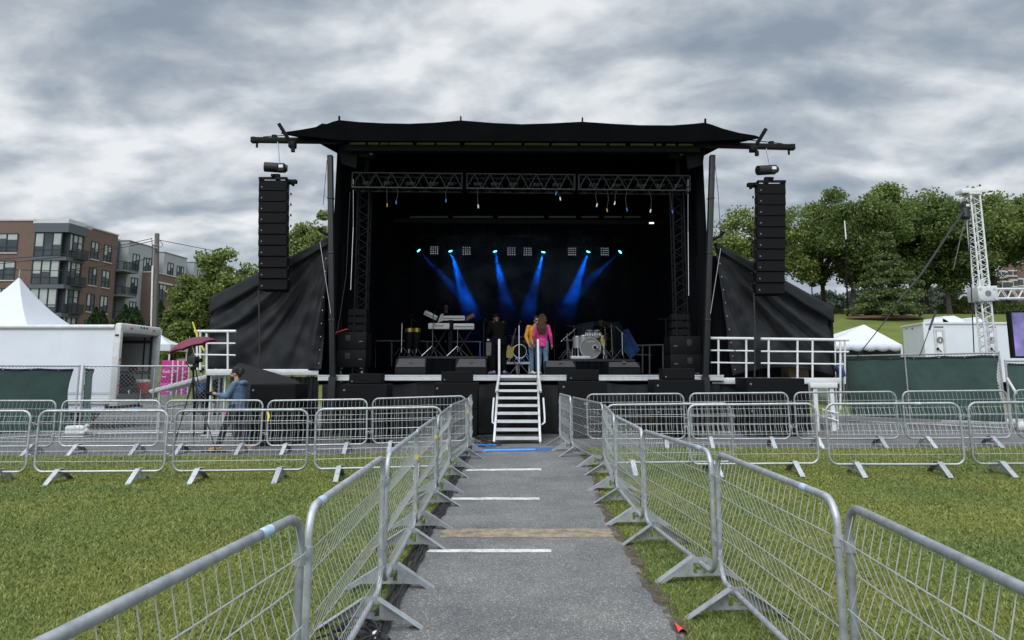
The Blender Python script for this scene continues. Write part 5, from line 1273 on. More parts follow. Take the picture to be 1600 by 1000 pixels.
WS = mat('white_sneaker', (.65, .63, .62), .6, 0, .1, 14); MS = mat('patterned_sneaker', (.55, .4, .42), .6, 0, .6, 18, col2=(.1, .14, .4)); BL = mat('bright_blue_shirt', (.02, .07, .2), .8, 0, .2, 6, .2, 12); CG = mat('dark_grey_trousers', (.05, .052, .055), .85, 0, .25, 7, .2, 14)
def cam_extras(t, T, J, H, rot):
    bd = MB(); bd.ell(H(0, -.05, -.085), (.062, .05, .05), 14, 10, rot); bd.ell(H(0, -.04, -.06), (.07, .06, .03), 14, 8, rot); T('beard', remesh(bd, .008, 2), HB)
    T('paper_tag', MB().box((.1, -.2, .8), (.006, .08, .15), Euler((.25, 0, .3)).to_matrix()), M['pinktag'])
    hd = MB().tube([V((0, .12, 1.42))+V((.11*math.cos(a), .06*math.sin(a), .02*math.sin(2*a))) for a in [2*PI*i/12 for i in range(12)]], .05, 8, closed=True); T('hood', hd, JB)
q = P(366, 700, 15.45); q.z = gz(q.x, 15.45)
person('bearded man in blue jacket, navy trousers and tan shoes walking left with a camera', q, -PI/2,
    dict(pel=(0, .0, .93), wai=(0, 0, 1.08), che=(0, .0, 1.3), nek=(0, -.02, 1.46), hed=(0, -.06, 1.615), look=(0, -1, -.12),
         sl=(.17, 0, 1.4), sr=(-.17, 0, 1.4), el=(.23, -.14, 1.14), er=(-.23, -.12, 1.13), wl=(.1, -.4, 1.19), wr=(-.08, -.38, 1.15),
         kl=(.1, -.19, .5), al=(.1, -.3, .09), kr=(-.09, .07, .5), ar=(-.09, .29, .1), hl=(.09, -.01, .92), hr=(-.09, .01, .92)), 'light', JB, NV, TAN, HB, 'bun', 1.0, .86, .93, extras=cam_extras, bulk=1.14, collar=NV, sole=M['whiteplastic'])
t = thing('handheld_camera', 'black handheld camera on a grip held by the man in blue', 'camera', (q.x-.48, 15.45, q.z+1.17))
part('body', MB().box((q.x-.49, 15.45, q.z+1.2), (.1, .15, .1), None, .015), M['rubber'], t, True); part('lens', MB().tube([(q.x-.54, 15.45, q.z+1.2), (q.x-.61, 15.45, q.z+1.2), (q.x-.63, 15.45, q.z+1.2)], [.04, .042, .045], 14), M['blk'], t, True)
part('grip', MB().cyl((q.x-.48, 15.45, q.z+1.14), (q.x-.5, 15.45, q.z+1.0), .02, 10).box((q.x-.49, 15.45, q.z+1.28), (.04, .06, .04), None, .008), M['pole_blk'], t, True)
SZ = DZ+.003
x = P(780, 540, 20.4).x
person('man all in black with patterned sneakers, back to us, bending over at the stage front', (x, 20.4, SZ), PI+.25,
    dict(wai=(0, -.03, 1.08), che=(0, -.12, 1.27), nek=(0, -.23, 1.4), hed=(0, -.36, 1.5), look=(0, -.7, -.75), sl=(.19, -.14, 1.37), sr=(-.19, -.14, 1.37), el=(.24, -.2, 1.1), er=(-.24, -.2, 1.1), wl=(.16, -.4, .98), wr=(-.16, -.4, .98),
         hl=(.1, .02, .92), hr=(-.1, .02, .92), kl=(.15, -.02, .5), kr=(-.13, -.02, .5), al=(.17, .04, .085), ar=(-.15, .04, .085), tl=(.5, -1, 0), tr=(-.6, -.8, 0)), 'brown', BK, BK, MS, HK, 'short', 1.07, .8)
x = P(847.5, 540, 20.3).x
person('woman in a pink blazer and jeans with long light brown hair, back to us', (x, 20.3, SZ), PI-.15,
    dict(sl=(.17, 0, 1.39), sr=(-.17, 0, 1.39), el=(.25, .04, 1.12), er=(-.25, .03, 1.12), wl=(.24, -.06, .9), wr=(-.27, -.04, .89), look=(.15, -1, 0)), 'light', PK, JN, WS, HL, 'long', .965, .84, female=True)
x = P(834.5, 540, 20.75).x
def shades(t, T, J, H, rot): T('sunglasses', MB().box(H(0, -.093, .008), (.14, .016, .035), rot, .006), M['rubber'])
person('person in an orange yellow jacket, ripped jeans and sunglasses beside the woman in pink', (x, 20.75, SZ), .5,
    dict(hed=(.07, -.04, 1.61), look=(-.3, -1, 0), el=(.22, .0, 1.13), er=(-.27, .02, 1.13), wl=(.16, -.14, .95), wr=(-.24, -.1, .9), al=(.12, .0, .085), ar=(-.1, -.05, .085)), 'light', YL, JN, WS, HB, 'short', .96, .9, extras=shades)
x = P(697, 500, 22.9).x
person('keyboard player in dark clothes behind the white keyboards', (x, 22.9, ZK), 0.,
    dict(el=(.27, -.1, 1.15), er=(-.27, -.1, 1.15), wl=(.2, -.36, 1.1), wr=(-.2, -.36, 1.1), look=(0, -1, -.25)), 'brown', BK, BK, BK, HK, 'short', .98)
x = P(938, 500, 22.95).x
dm = person('drummer in dark clothes and black cap seated behind the drum kit', (x, 22.95, ZD-.2), .12,
    dict(pel=(0, 0, .74), wai=(0, -.02, .9), che=(0, -.04, 1.12), nek=(0, -.06, 1.28), hed=(0, -.1, 1.44), sl=(.19, -.04, 1.22), sr=(-.19, -.04, 1.22), el=(.26, -.14, .97), er=(-.26, -.14, .97), wl=(.16, -.38, .98), wr=(-.16, -.38, .98),
         hl=(.1, -.02, .72), hr=(-.1, -.02, .72), kl=(.2, -.4, .72), kr=(-.2, -.4, .72), al=(.2, -.42, .29), ar=(-.2, -.42, .29), look=(-.1, -1, -.1)), 'brown', BK, BK, BK, HK, 'short', 1.,
    extras=lambda t, T, J, H, rot: (T('cap', MB().ell(H(0, .01, .07), (.095, .11, .08), 16, 10, rot).ell(H(0, -.11, .06), (.07, .06, .01), 12, 6, rot), BK)))
tag(part('drum_stool', MB().lathe([(.16, 0), (.17, .02), (.17, .06), (.15, .08)], 18, (x, 22.95, ZD+.33)).cyl((x, 22.95, ZD), (x, 22.95, ZD+.33), .03, 8), M['blk']), 'black round stool under the drummer', 'stool')
for s in (-1, 1): tag(part('drumstick', MB().tube([(x+.16*s, 22.5, ZD+.8), (x+.03*s, 22.22, ZD+.88)], [.009, .006], 6), M['wood']), f'wooden drumstick in the drummer\'s {"right" if s < 0 else "left"} hand', 'drumstick')
# seated person in the truck doorway
x, y_ = P(203, 600, 22.1).x-.25, 22.1
def strp(t, T, J, H, rot):
    for s, k_, a_ in ((1, 'kl', 'al'), (-1, 'kr', 'ar')): T('trouser_stripe', MB().tube([J[k_]+V((.07*s, -.03, 0)), (J[k_]+J[a_])/2+V((.065*s, -.03, 0)), J[a_]+V((.055*s, -.03, .06))], .02, 8), M['signwhite'])
person('person with big dark curly hair sitting in the truck doorway bent over a phone', (x, y_, .2), PI/2-.25,
    dict(pel=(0, 0, .9), wai=(0, -.06, 1.04), che=(0, -.16, 1.22), nek=(0, -.26, 1.34), hed=(0, -.36, 1.47), look=(0, -1, -.6), sl=(.18, -.17, 1.3), sr=(-.18, -.17, 1.3), el=(.22, -.3, 1.07), er=(-.22, -.3, 1.07), wl=(.07, -.5, 1.08), wr=(-.07, -.5, 1.08),
         hl=(.1, -.04, .88), hr=(-.1, -.04, .88), kl=(.16, -.45, .9), kr=(-.16, -.45, .9), al=(.15, -.48, .45), ar=(-.15, -.48, .45)), 'brown', BK, NV, BK, HK, 'afro', 1.0, extras=strp)
# two people beyond the ramp
for px, lab_, tp_, tr_, rz in ((314, 'person in a bright blue top and black trousers behind the aluminium ramp, back to us', BL, BK, PI+.2), (341, 'person in grey camouflage-like trousers behind the fence end, right of the blue top', BK, CG, PI-.6)):
    Yp = 27.5; q = P(px, 600, Yp)
    person(lab_, (q.x, Yp, gz(q.x, Yp)), rz, dict(kl=(.12, -.06, .5), al=(.15, -.1, .085), kr=(-.1, .06, .5), ar=(-.12, .14, .085)), 'light', tp_, tr_, BK, HK, 'short', 1.0)
# ------------------------------------------------------------ temporary fences
def chain_fence(a, b, h, label, group, post_px=None, green=None, zb=.06, mid=False, ext=0.):
    a = V((a[0], a[1], 0)); b = V((b[0], b[1], 0)); L_ = (b-a).length; d = (b-a)/L_; rz = math.atan2(d.y, d.x)
    t = thing('chain_link_fence', label, 'fence', (a.x, a.y, gz(a.x, a.y)), rz, group)
    t.rotation_euler = (0, -math.atan2(gz(b.x, b.y)-gz(a.x, a.y), L_), rz)
    for x in (0, L_): part('post', MB().cyl((x, 0, 0), (x, 0, h+.03), .024, 10), M['galv'], t)
    for z in (h, zb): part('rail', MB().cyl((0, 0, z), (L_, 0, z), .021, 10), M['galv'], t)
    if mid: part('post', MB().cyl((L_*mid, 0, zb), (L_*mid, 0, h), .021, 10), M['galv'], t)
    mb = MB(); s = .075 if green and green[1] > 1 else .105; k = int((L_+h)/s)+1; z0, z1 = zb, h
    for sg in (1, -1):
        for i in range(k):
            x = i*s-(z1-z0) if sg > 0 else i*s
            pts = []
            xa, xb = x, x+sg*(z1-z0)
            za, zb_ = z0, z1
            if sg > 0:
                if xa < 0: za += -xa; xa = 0
                if xb > L_: zb_ -= xb-L_; xb = L_
            else:
                if xa > L_: za += xa-L_; xa = L_
                if xb < 0: zb_ -= -xb; xb = 0
            if zb_-za > .02: mb.cyl((xa, .004*sg, za), (xb, .004*sg, zb_), .0022 if green and green[1] > 1 else .0034, 4)
    part('mesh_wire', mb, M['wire_dk'] if green and green[1] > 1 else M['wire_link'], t)
    if green:
        x0, x1, zl, zh = green
        def f(u, v):
            x = x0+(x1-x0)*u; z = zl+(zh-zl)*v
            edge = .05*math.sin(v*6+1)*(u > .97)
            return V((x+edge, .03+.018*math.sin(x*4.3+z*2)+.03*mnoise.noise(V((x*1.4, z*1.7, L_)))+.012*mnoise.noise(V((x*6, z*5, 1))), z-.02*abs(math.sin(x*3.6))*(v > .9)))
        o = part('windscreen_fabric', MB().grid(f, 90, 40), M['green_mesh'], t, fix=False); o.modifiers.new('t', 'SOLIDIFY').thickness = .006
        mb = MB().grid(lambda u, v: f(u, .965+.035*v)+V((0, -.014, .004)), 90, 2); o = part('hem', mb, M['navy'], t, fix=False); o.modifiers.new('t', 'SOLIDIFY').thickness = .006
        ey = MB()
        for i in range(int((x1-x0)/.6)+1):
            q = f(min(1, i*.6/(x1-x0)), .985); ey.cyl(q+V((0, -.03, 0)), q+V((0, -.02, 0)), .014, 8)
        part('eyelet', ey, M['chrome'], t)
    return t
GF = 'temporary chain link fence panels'
c_ = P(119, 680, 18.9).x
chain_fence((-13.75, 16.25), (c_-.03, 18.85), 1.8, 'chain link fence panel with green windscreen fabric at the left edge of the photo', GF, green=(.05, 3.36, .16, 1.74))
e_ = P(345, 680, 19.3).x
chain_fence((c_+.06, 18.9), (e_, 19.3), 1.8, 'bare chain link fence panel in front of the truck opening', GF, mid=.5, green=(.02, .22, .2, 1.74))
for px, Y, lab_, s in ((124, 18.7, 'white sandbag on the fence foot below the left green fence end', 1), (352, 19.0, 'bare steel fence foot behind the cameraman', .7)):
    q = G(px, 678); q = V((P(px, 600, Y).x, Y, gz(P(px, 600, Y).x, Y))); t = thing('fence_foot', lab_, 'fence foot', q)
    part('base_tube', MB().tube([q+V((-.45, -.25, .025)), q+V((.35, -.25, .025)), q+V((.45, 0, .025)), q+V((.35, .25, .025)), q+V((-.45, .25, .025))], .022, 8), M['galv'], t, True)
    if s < 1: continue
    mb = MB()
    for i in range(2): mb.tube([q+V((-.28, .02+.05*i, .08+.1*i)), q+V((-.2, 0, .1+.1*i)), q+V((.12, 0, .11+.1*i)), q+V((.24*s, -.03, .1+.12*i)), q+V((.34*s, -.03, .2+.1*i))], [.03, .085, .09, .06, .05*s], 10)
    part('sandbag', remesh(mb, .015, 2), M['bag'], t, True)
# ------------------------------------------------------------ box truck, back end towards us on its right
XR_, YN, YF = -11.47, 20.9, 23.3
ZT, ZF = 3.04, .98
t = thing('box_truck', 'white box truck with its open back end and roll door up, side toward us', 'truck', (-15.5, 22.1, gz(-15.5, 22.1)))
XL_ = -20.5
mb = MB().b2((XL_, YN, .74), (XR_-.2, YN+.05, ZT-.1)); part('side_panel', mb, M['truck_white'], t, True)
part('side_panel', MB().b2((XL_, YF-.05, .74), (XR_-.2, YF, ZT-.1)), M['truck_white'], t, True)
part('front_panel', MB().b2((XL_-.05, YN, .74), (XL_-.002, YF, ZT)), M['truck_white'], t, True)
part('lining', MB().b2((XL_, YN+.052, ZF), (XR_-.2, YN+.07, ZT-.12)).b2((XL_, YF-.07, ZF), (XR_-.2, YF-.052, ZT-.12)), M['truck_in'], t, True)
part('roof', MB().b2((XL_, YN+.01, ZT-.1), (XR_-.2, YF-.01, ZT-.03), .02), M['truck_white'], t, True)
mb = MB()
for y in (YN, YF): mb.cyl((XL_, y, ZT-.09), (XR_-.19, y, ZT-.09), .07, 12)
part('roof_rail', mb, M['truck_trim'], t, True)
part('floor', MB().b2((XL_, YN+.02, ZF-.16), (XR_+.02, YF-.02, ZF-.002)), M['wood'], t, True)
fr = MB(); fr.b2((XR_-.2, YN-.02, .7), (XR_, YN+.13, ZT-.06), .03).b2((XR_-.2, YF-.13, .7), (XR_, YF+.02, ZT-.06), .03).b2((XR_-.2, YN-.01, ZT-.26), (XR_+.005, YF+.01, ZT+.03), .06).b2((XR_-.2, YN, .66), (XR_+.03, YF, .8), .02)
part('rear_frame', fr, M['truck_trim'], t, True)
part('skirt_rail', MB().b2((XL_, YN-.012, 1.0), (XR_-.22, YN-.001, 1.07)).b2((XL_, YN-.02, .72), (XR_-.2, YN-.002, .9), .01), M['truck_trim'], t, True)
part('side_skirt', MB().b2((-14.0, YN+.05, .48), (XR_-.35, YN+.09, .735), .01), M['truck_white'], t, True)
for z in (2.6, 1.62, 1.18): part('cargo_track', MB().b2((XL_+.1, YF-.1, z-.05), (XR_-.25, YF-.071, z+.05)), M['dark_rail'], t, True)
for x in (-11.95, -13.2): part('cargo_track', MB().b2((x-.02, YF-.1, ZF), (x+.02, YF-.071, ZT-.15)), M['frame_dk'], t, True)
part('roll_door', MB().b2((XR_-1.6, YN+.08, ZT-.3), (XR_-.22, YF-.08, ZT-.24)), M['truck_in'], t, True)
part('door_track', MB().b2((XR_-.24, YF-.2, .9), (XR_-.202, YF-.135, ZT-.28)), M['frame_dk'], t, True)
for y, z, m_ in ((YN+.55, ZT-.1, 'redplastic'), (YF-.5, ZT-.1, 'redplastic'), (22.0, ZT-.05, 'rubber'), (22.18, ZT-.05, 'rubber'), (22.36, ZT-.05, 'rubber'), (YN+.06, 2.0, 'redplastic'), (YN+.06, 1.25, 'redplastic')):
    part('marker_light', MB().box((XR_+.008, y, z), (.02, .12 if m_ != 'rubber' else .07, .05)), M[m_], t, True)
part('marker_light', MB().box((XR_-.1, YN-.03, ZT-.33), (.1, .02, .05)), M['rubber'], t, True)
fx = P(135, 607, YN).x; vt = part('vent_cover', MB().b2((fx-.1, YN-.018, 1.1), (fx+.1, YN-.001, 1.3), .01), M['truck_trim'], t, True); part('vent_hole', MB().b2((fx-.07, YN-.022, 1.13), (fx+.07, YN-.0185, 1.27)), M['rubber'], vt, True)
for x in (-14.9, -13.6):
    for y in (YN+.2, YF-.3): 
        wh = part('wheel', MB().lathe([(.25, -.13), (.45, -.13), (.49, -.08), (.49, .08), (.45, .13), (.25, .13)], 28, (x, y, .5), Matrix.Rotation(PI/2, 3, 'X')), M['rubber'], t, True); part('rim', MB().lathe([(.05, -.1), (.25, -.125), (.25, .1), (.05, .1)], 20, (x, y, .5), Matrix.Rotation(PI/2, 3, 'X')), M['greyamp'], wh, True)
part('chassis', MB().b2((XL_, 21.5, .5), (XR_-.3, 21.7, .81)).b2((XL_, 22.5, .5), (XR_-.3, 22.7, .81)).b2((-15.6, 21, .42), (-12.9, 23.2, .58)), M['blk'], t, True)
mb = MB(); mb.b2((XR_+.0, YN+.2, .45), (XR_+.12, YF-.2, .58), .01); part('rear_bumper', mb, M['truck_trim'], t, True)
t = thing('cooler', 'red drinks cooler with white lid in the truck doorway', 'cooler', (P(221, 603, 22.4).x, 22.4, ZF))
cx_ = P(221, 603, 22.4).x
part('body', MB().b2((cx_-.18, 22.25, ZF+.002), (cx_+.18, 22.55, ZF+.33), .03), M['redplastic'], t, True); part('lid', MB().b2((cx_-.19, 22.24, ZF+.332), (cx_+.19, 22.56, ZF+.42), .03), M['whiteplastic'], t, True)
tag(part('road_case', MB().b2((XR_-1.3, 21.9, ZF+.003), (XR_-.65, 22.5, ZF+.42), .02), M['blk']), 'black road case in the truck doorway beneath the seated person', 'case')
# loading ramp from the truck to the platform
a, b = P(236, 609, 19.9), P(346, 579.5, 19.5)
t = thing('loading_ramp', 'long aluminium ramp sloping up from the truck to the stage platform', 'ramp', ((a.x+b.x)/2, 19.8, .05))
part('deck', MB().beam(a+V((0, .45, -.03)), b+V((0, .45, -.03)), .84, .05), M['alu'], t, True)
for o in (-.02, .92): part('side_beam', MB().beam(a+V((0, o, -.05)), b+V((0, o, -.05)), .05, .1, bev=.006), M['alu'], t, True)
for f_ in (.12, .62, .97):
    p = a+(b-a)*f_
    for o in (.05, .85): part('leg', MB().cyl((p.x, p.y+o, gz(p.x, p.y)), (p.x, p.y+o, p.z-.12), .03, 8), M['alu'], t, True)
# magenta signs
GS = 'magenta totem signs beyond the ramp'
for i, (x0, x1, txt, lab_) in enumerate(((253, 269.5, 'Exit', 'magenta totem sign reading Exit, partly behind the truck'), (270.5, 277.5, '>', 'narrow magenta totem sign with a white arrow'), (278.5, 285.5, '', 'narrow plain magenta totem sign beside the VIP sign'), (286.5, 295, 'VIP', 'magenta totem sign reading VIP, rightmost of its row'))):
    Ys = 32+i*.5; a = P(x0, 563+i*.3, Ys); b = P(x1, 563, Ys); z0 = P(x0, 616.5, Ys).z; w = b.x-a.x
    g0 = gz(a.x, Ys); z0 = max(z0, g0+.1)
    t = thing('totem_sign', lab_, 'sign', ((a.x+b.x)/2, Ys, g0), group=GS); zm = z0+(a.z-z0)*.34
    part('panel', MB().b2((a.x, Ys, zm), (b.x, Ys+.06, a.z), .004), M['magenta'], t, True); part('lower_panel', MB().b2((a.x, Ys, z0), (b.x, Ys+.06, zm-.004), .004), M['magenta2'], t, True)
    part('base', MB().b2((a.x-.05, Ys-.4, g0), (b.x+.05, Ys+.4, g0+.07), .01).b2((a.x+.1, Ys+.0, g0+.07), (b.x-.1, Ys+.05, z0-.003)), M['galv'], t, True)
    part('edge_trim', MB().b2((b.x+.004, Ys-.01, z0), (b.x+.03, Ys+.07, a.z)), M['signwhite'], t, True)
    if txt:
        sz = .5 if txt == 'Exit' else .42 if txt == 'VIP' else .4
        if txt == 'VIP': sz = w*.5
        if txt == 'Exit': sz = w*.46
        tm = xform(text_mb(txt, sz, .006), Matrix.Translation(V(((a.x+b.x)/2-.0, Ys-.006, zm+(a.z-zm)*.5))) @ FACE); part('lettering', tm, M['signwhite'], t, True)
        if txt == 'VIP' or txt == 'Exit': part('rule_line', MB().b2((a.x+.05, Ys-.006, zm+.25), (a.x+w*.5, Ys-.001, zm+.28)), M['signwhite'], t, True)
# tents on the left
def peak_tent(c, half, ze, za, label, drop, rz=0., valance=.3):
    t = thing('peaked_tent', label, 'tent', c)
    c = V(c); n = 24
    def f(u, v):
        k = int(u*4) % 4; w = u*4-int(u*4) if u < 1 else 0
        cs = [V((-1, -1, 0)), V((1, -1, 0)), V((1, 1, 0)), V((-1, 1, 0))]; e = cs[k]*(1-w)+cs[(k+1) % 4]*w
        r = 1-v; z = ze+(za-ze)*(v**1.0*.42+.58*v**2.6)
        return c+V((e.x*half*r, e.y*half*r, 0))+V((0, 0, z-c.z))
    part('canopy', MB().grid(f, 64, 24), M['vinyl'], t, True, smooth=40)
    mb = MB().b2((c.x-half, c.y-half-.02, ze-valance), (c.x+half, c.y-half+.0, ze)).b2((c.x+half, c.y-half, ze-valance), (c.x+half+.02, c.y+half, ze)).b2((c.x-half-.02, c.y-half, ze-valance), (c.x-half, c.y+half, ze)).b2((c.x-half, c.y+half, ze-valance), (c.x+half, c.y+half+.02, ze)); part('valance', mb, M['vinyl'], t, True)
    for sx_ in (-1, 1):
        for sy_ in (-1, 1): part('leg', MB().cyl((c.x+sx_*half*.97, c.y+sy_*half*.97, c.z), (c.x+sx_*half*.97, c.y+sy_*half*.97, ze-valance), .04, 8), M['white_metal'], t, True)
    part('finial', MB().cyl((c.x, c.y, za-.05), (c.x, c.y, za+.3), .025, 8), M['galv'], t, True)
    return t
a = P(30, 433, 28.); peak_tent((a.x, 28., gz(a.x, 28)), 2.75, 2.72, a.z, 'big white high-peaked tent rising behind the box truck', 0)
a = P(252, 523, 40.); peak_tent((a.x, 40., gz(a.x, 40)), 1.05, P(252, 538, 39).z, a.z, 'small white pop-up tent behind the back of the truck', 0, valance=.35)
# umbrella and tripod
tq = P(302.5, 690, 15.5); tq.z = gz(tq.x, 15.5)
t = thing('camera_tripod', 'tall black tripod with a video camera under the maroon umbrella', 'tripod', tq)
hd = P(302, 590, 15.5)
for x, y, dy in ((270, 697, -.25), (338, 699, -.3), (304, 690, .45)):
    f_ = P(x, y, 15.5+dy); f_.z = gz(f_.x, f_.y)+.01; m_ = hd*.5+f_*.5
    part('leg', MB().cyl(hd, m_, .021, 8).cyl(m_, f_, .014, 8).cyl(m_+(hd-m_)*.04, m_-(hd-m_)*.04, .027, 8), M['rubber'], t, True)
part('column', MB().cyl(P(303, 640, 15.5), P(302, 578, 15.5), .022, 8), M['blk'], t, True)
mb = MB()
for x, y, dy in ((287, 650, -.1), (320, 650, -.12), (304, 655, .2)): mb.cyl(P(303, 640, 15.5), P(x, y, 15.5+dy), .009, 6)
part('spreader', mb, M['blk'], t, True)
part('camera', MB().box(P(302.5, 563, 15.5), (.16, .24, .17), None, .02).box(P(306, 571, 15.5), (.1, .12, .09), None, .015), M['rubber'], t, True); part('camera_lens', MB().cyl(P(307, 563, 15.5)+V((.02, 0, 0)), P(310, 563, 15.4)+V((.06, 0, 0)), .045, 12), M['blk'], t, True)
part('pan_head', MB().box(P(302.5, 575, 15.5), (.09, .1, .08), None, .015).cyl(P(306, 577, 15.5), P(311, 604, 15.4), .012, 6), M['blk'], t, True)
t = thing('umbrella', 'maroon umbrella clamped tilted over the tripod camera', 'umbrella', P(298, 560, 15.9))
top = P(297, 529, 15.9); axis = V((-.3, -.12, 1)).normalized(); rot = V((0, 0, 1)).rotation_difference(axis).to_matrix(); k = 8
def uf(u, v):
    a = 2*PI*u; seg = (u*k) % 1; r = .54*v*(1-.07*(4*seg*(1-seg))*v); z = -.2*v*v*(1-.12*(4*seg*(1-seg)))
    return top+rot @ V((r*math.cos(a), r*math.sin(a), z))
o = part('canopy', MB().grid(uf, 64, 10), M['maroon'], t, True, smooth=25, fix=False); o.modifiers.new('t', 'SOLIDIFY').thickness = .006
part('shaft', MB().cyl(top+axis*.05, top-axis*.45, .009, 8), M['chrome'], t, True)
rb = MB()
for i in range(k): rb.tube([top-axis*.01, top+rot @ V((.27*math.cos(2*PI*i/k), .27*math.sin(2*PI*i/k), -.06)), top+rot @ V((.53*math.cos(2*PI*i/k), .53*math.sin(2*PI*i/k), -.21))], .004, 5)
part('rib', rb, M['blk'], t, True)
part('clamp_arm', MB().tube([top-axis*.44, P(290, 566, 15.7), P(301, 580, 15.52)], .012, 6), M['blk'], t, True)
mb = MB()
for i in range(4): mb.tube([(tq.x+.3+.25*mnoise.noise(V((i, j*.3, 1)))+.05*j, tq.y-.3+.25*mnoise.noise(V((j*.3, i, 5))), tq.z+.02) for j in range(12)], .009, 5)
tag(part('camera_cable', mb, M['rubber']), 'loose black cables on the asphalt around the tripod feet', 'cable')
# utility pole
Yp = 45.; a = P(245.5, 365, Yp); b = P(242, 520, Yp)
t = thing('utility_pole', 'weathered wooden utility pole with a lamp and white conduit', 'utility pole', (b.x, Yp, gz(b.x, Yp)))
part('pole', MB().tube([(b.x-.05, Yp, gz(b.x, Yp)), b, a], [.2, .18, .14], 12), M['wood'], t, True)
part('conduit', MB().cyl(P(238.5, 415, Yp-.2), P(236, 520, Yp-.2), .055, 8), M['white_metal'], t, True)
part('lamp', MB().box(P(241.5, 383, Yp-.35), (.24, .2, .1), Euler((.5, 0, .2)).to_matrix(), .02).box(P(243, 387.5, Yp-.35), (.26, .2, .1), Euler((.5, 0, .2)).to_matrix(), .02).box(P(244.5, 391, Yp-.2), (.16, .2, .14), None, .02), M['greyamp'], t, True)
mb = MB().tube([P(237, 372, Yp), P(238, 385, Yp), P(237.5, 415, Yp)], .02, 5).tube([P(250, 376, Yp), P(254, 381, Yp), P(253, 386, Yp), P(248, 386, Yp)], .02, 5)
part('drop_wire', mb, M['rubber'], t, True)
wi = 0
for pts, lab_ in ((((238, 372.5), (200, 381), (120, 396), (0, 405)), 'top power line running left from the utility pole'), (((240, 376), (200, 385), (120, 399), (0, 412)), 'second power line running left from the utility pole'), (((238, 403), (180, 414), (90, 423), (0, 421)), 'lower telephone line running left past the brick building'), (((248, 375), (330, 391)), 'power line running right from the utility pole to the tree')):
    Yq = [45-k_*1.2 if 'left' in lab_ else 45+k_*4 for k_ in range(len(pts))]
    tag(part('power_line', MB().tube([P(x, y, yq) for (x, y), yq in zip(pts, Yq)], .022, 5), M['rubber']), lab_, 'power line')
# ------------------------------------------------------------ apartment building
A = V((-50.95, 80, 0)); u_ = V((.108, 1, 0)).normalized(); n_ = V((1, -.108, 0)).normalized(); BZ_ = 1.5
bt = thing('apartment_building', 'brick and grey four storey apartment building with balconies beyond the truck', 'building', (A.x, A.y, gz(A.x, A.y)))
def wbox(mb, t0, t1, o0, o1, z0, z1):
    pts = [A+u_*t_+n_*o_ for t_, o_ in ((t0, o0), (t1, o0), (t1, o1), (t0, o1))]
    return mb.prism([V((p.x, p.y, z0)) for p in pts], (0, 0, z1-z0))
def fbox(mb, x0, x1, o0, o1, z0, z1): return mb.b2((A.x+x0, A.y-o1, z0), (A.x+x1, A.y-o0, z1))
part('brick_wall', wbox(MB(), 2.5, 8.44, -14, .25, BZ_, 18.5), M['brick'], bt, True, smooth=0)
part('brick_wall', fbox(MB(), -30, -3.45, -14, .25, BZ_, 18.6), M['brick'], bt, True, smooth=0)
part('coping', wbox(MB(), 2.4, 8.54, -14.1, .33, 18.5, 18.66), M['stone'], bt, True, smooth=0); part('coping', fbox(MB(), -30, -3.4, -14.1, .33, 18.6, 18.76), M['stone'], bt, True, smooth=0)
part('corner_wall', fbox(MB(), -3.45, -.02, -12, -.35, BZ_, 18.2), M['slate'], bt, True, smooth=0)
for z0, z1 in ((17.25, 18.3), (14.0, 14.45), (10.8, 11.25), (7.6, 8.05), (4.4, 4.9)):
    pts = [V((A.x-3.5, A.y-.5, z0)), V((A.x+.45, A.y-.5, z0))]+[V(((A+u_*2.5+n_*.5).x, (A+u_*2.5).y, z0)), V(((A+u_*2.5-n_*3).x, (A+u_*2.5).y, z0)), V((A.x-3.5, A.y+1, z0))]
    part('slate_band', MB().prism(pts, (0, 0, z1-z0)), M['slate'], bt, True, smooth=0)
pts = [V((A.x-3.8, A.y-.3, 18.3)), V((A.x+.25, A.y-.3, 18.3)), V(((A+u_*4+n_*.25).x, (A+u_*4).y, 18.3)), V(((A+u_*4-n_*8).x, (A+u_*4).y, 18.3)), V((A.x-3.8, A.y+6, 18.3))]
part('parapet', MB().prism(pts, (0, 0, .55)), M['parapet'], bt, True, smooth=0)
def window(fn, lo, hi, z0, z1, out, cols, sillh=.0, low=.0, blind=.5, name='window'):
    mb = MB(); fn(mb, lo, hi, out-.28, out+.012, z0, z1); w = part(name, mb, M['glass'], bt, True, smooth=0)
    f = MB(); fw = .09
    fn(f, lo-.03, hi+.03, out-.3, out+.07, z1, z1+fw); fn(f, lo-.03, hi+.03, out-.3, out+.07, z0-fw, z0)
    for i in range(cols+1): x = lo+(hi-lo)*i/cols; fn(f, x-fw*.6, x+fw*.6, out-.3, out+.065, z0, z1)
    if low: fn(f, lo, hi, out-.3, out+.06, z0+low, z0+low+fw)
    part('frame', f, M['frame_dk'], w, True, smooth=0)
    if blind:
        for i in range(cols):
            b_ = MB()
            bl = blind*random.uniform(.55, 1.25)
            if random.random() < .2: continue
            x0 = lo+(hi-lo)*i/cols; x1 = lo+(hi-lo)*(i+1)/cols; bl = min(.96, bl)
            fn(b_, x0+.1, x1-.1, out+.013, out+.02, z1-(z1-z0)*bl, z1-.02)
            part('blind', b_, M['blind'], w, True, smooth=0)
    if sillh: s_ = MB(); fn(s_, lo-.1, hi+.1, out-.2, out+.12, z0-fw-sillh, z0-fw-.002); part('sill', s_, M['stone'], w, True, smooth=0)
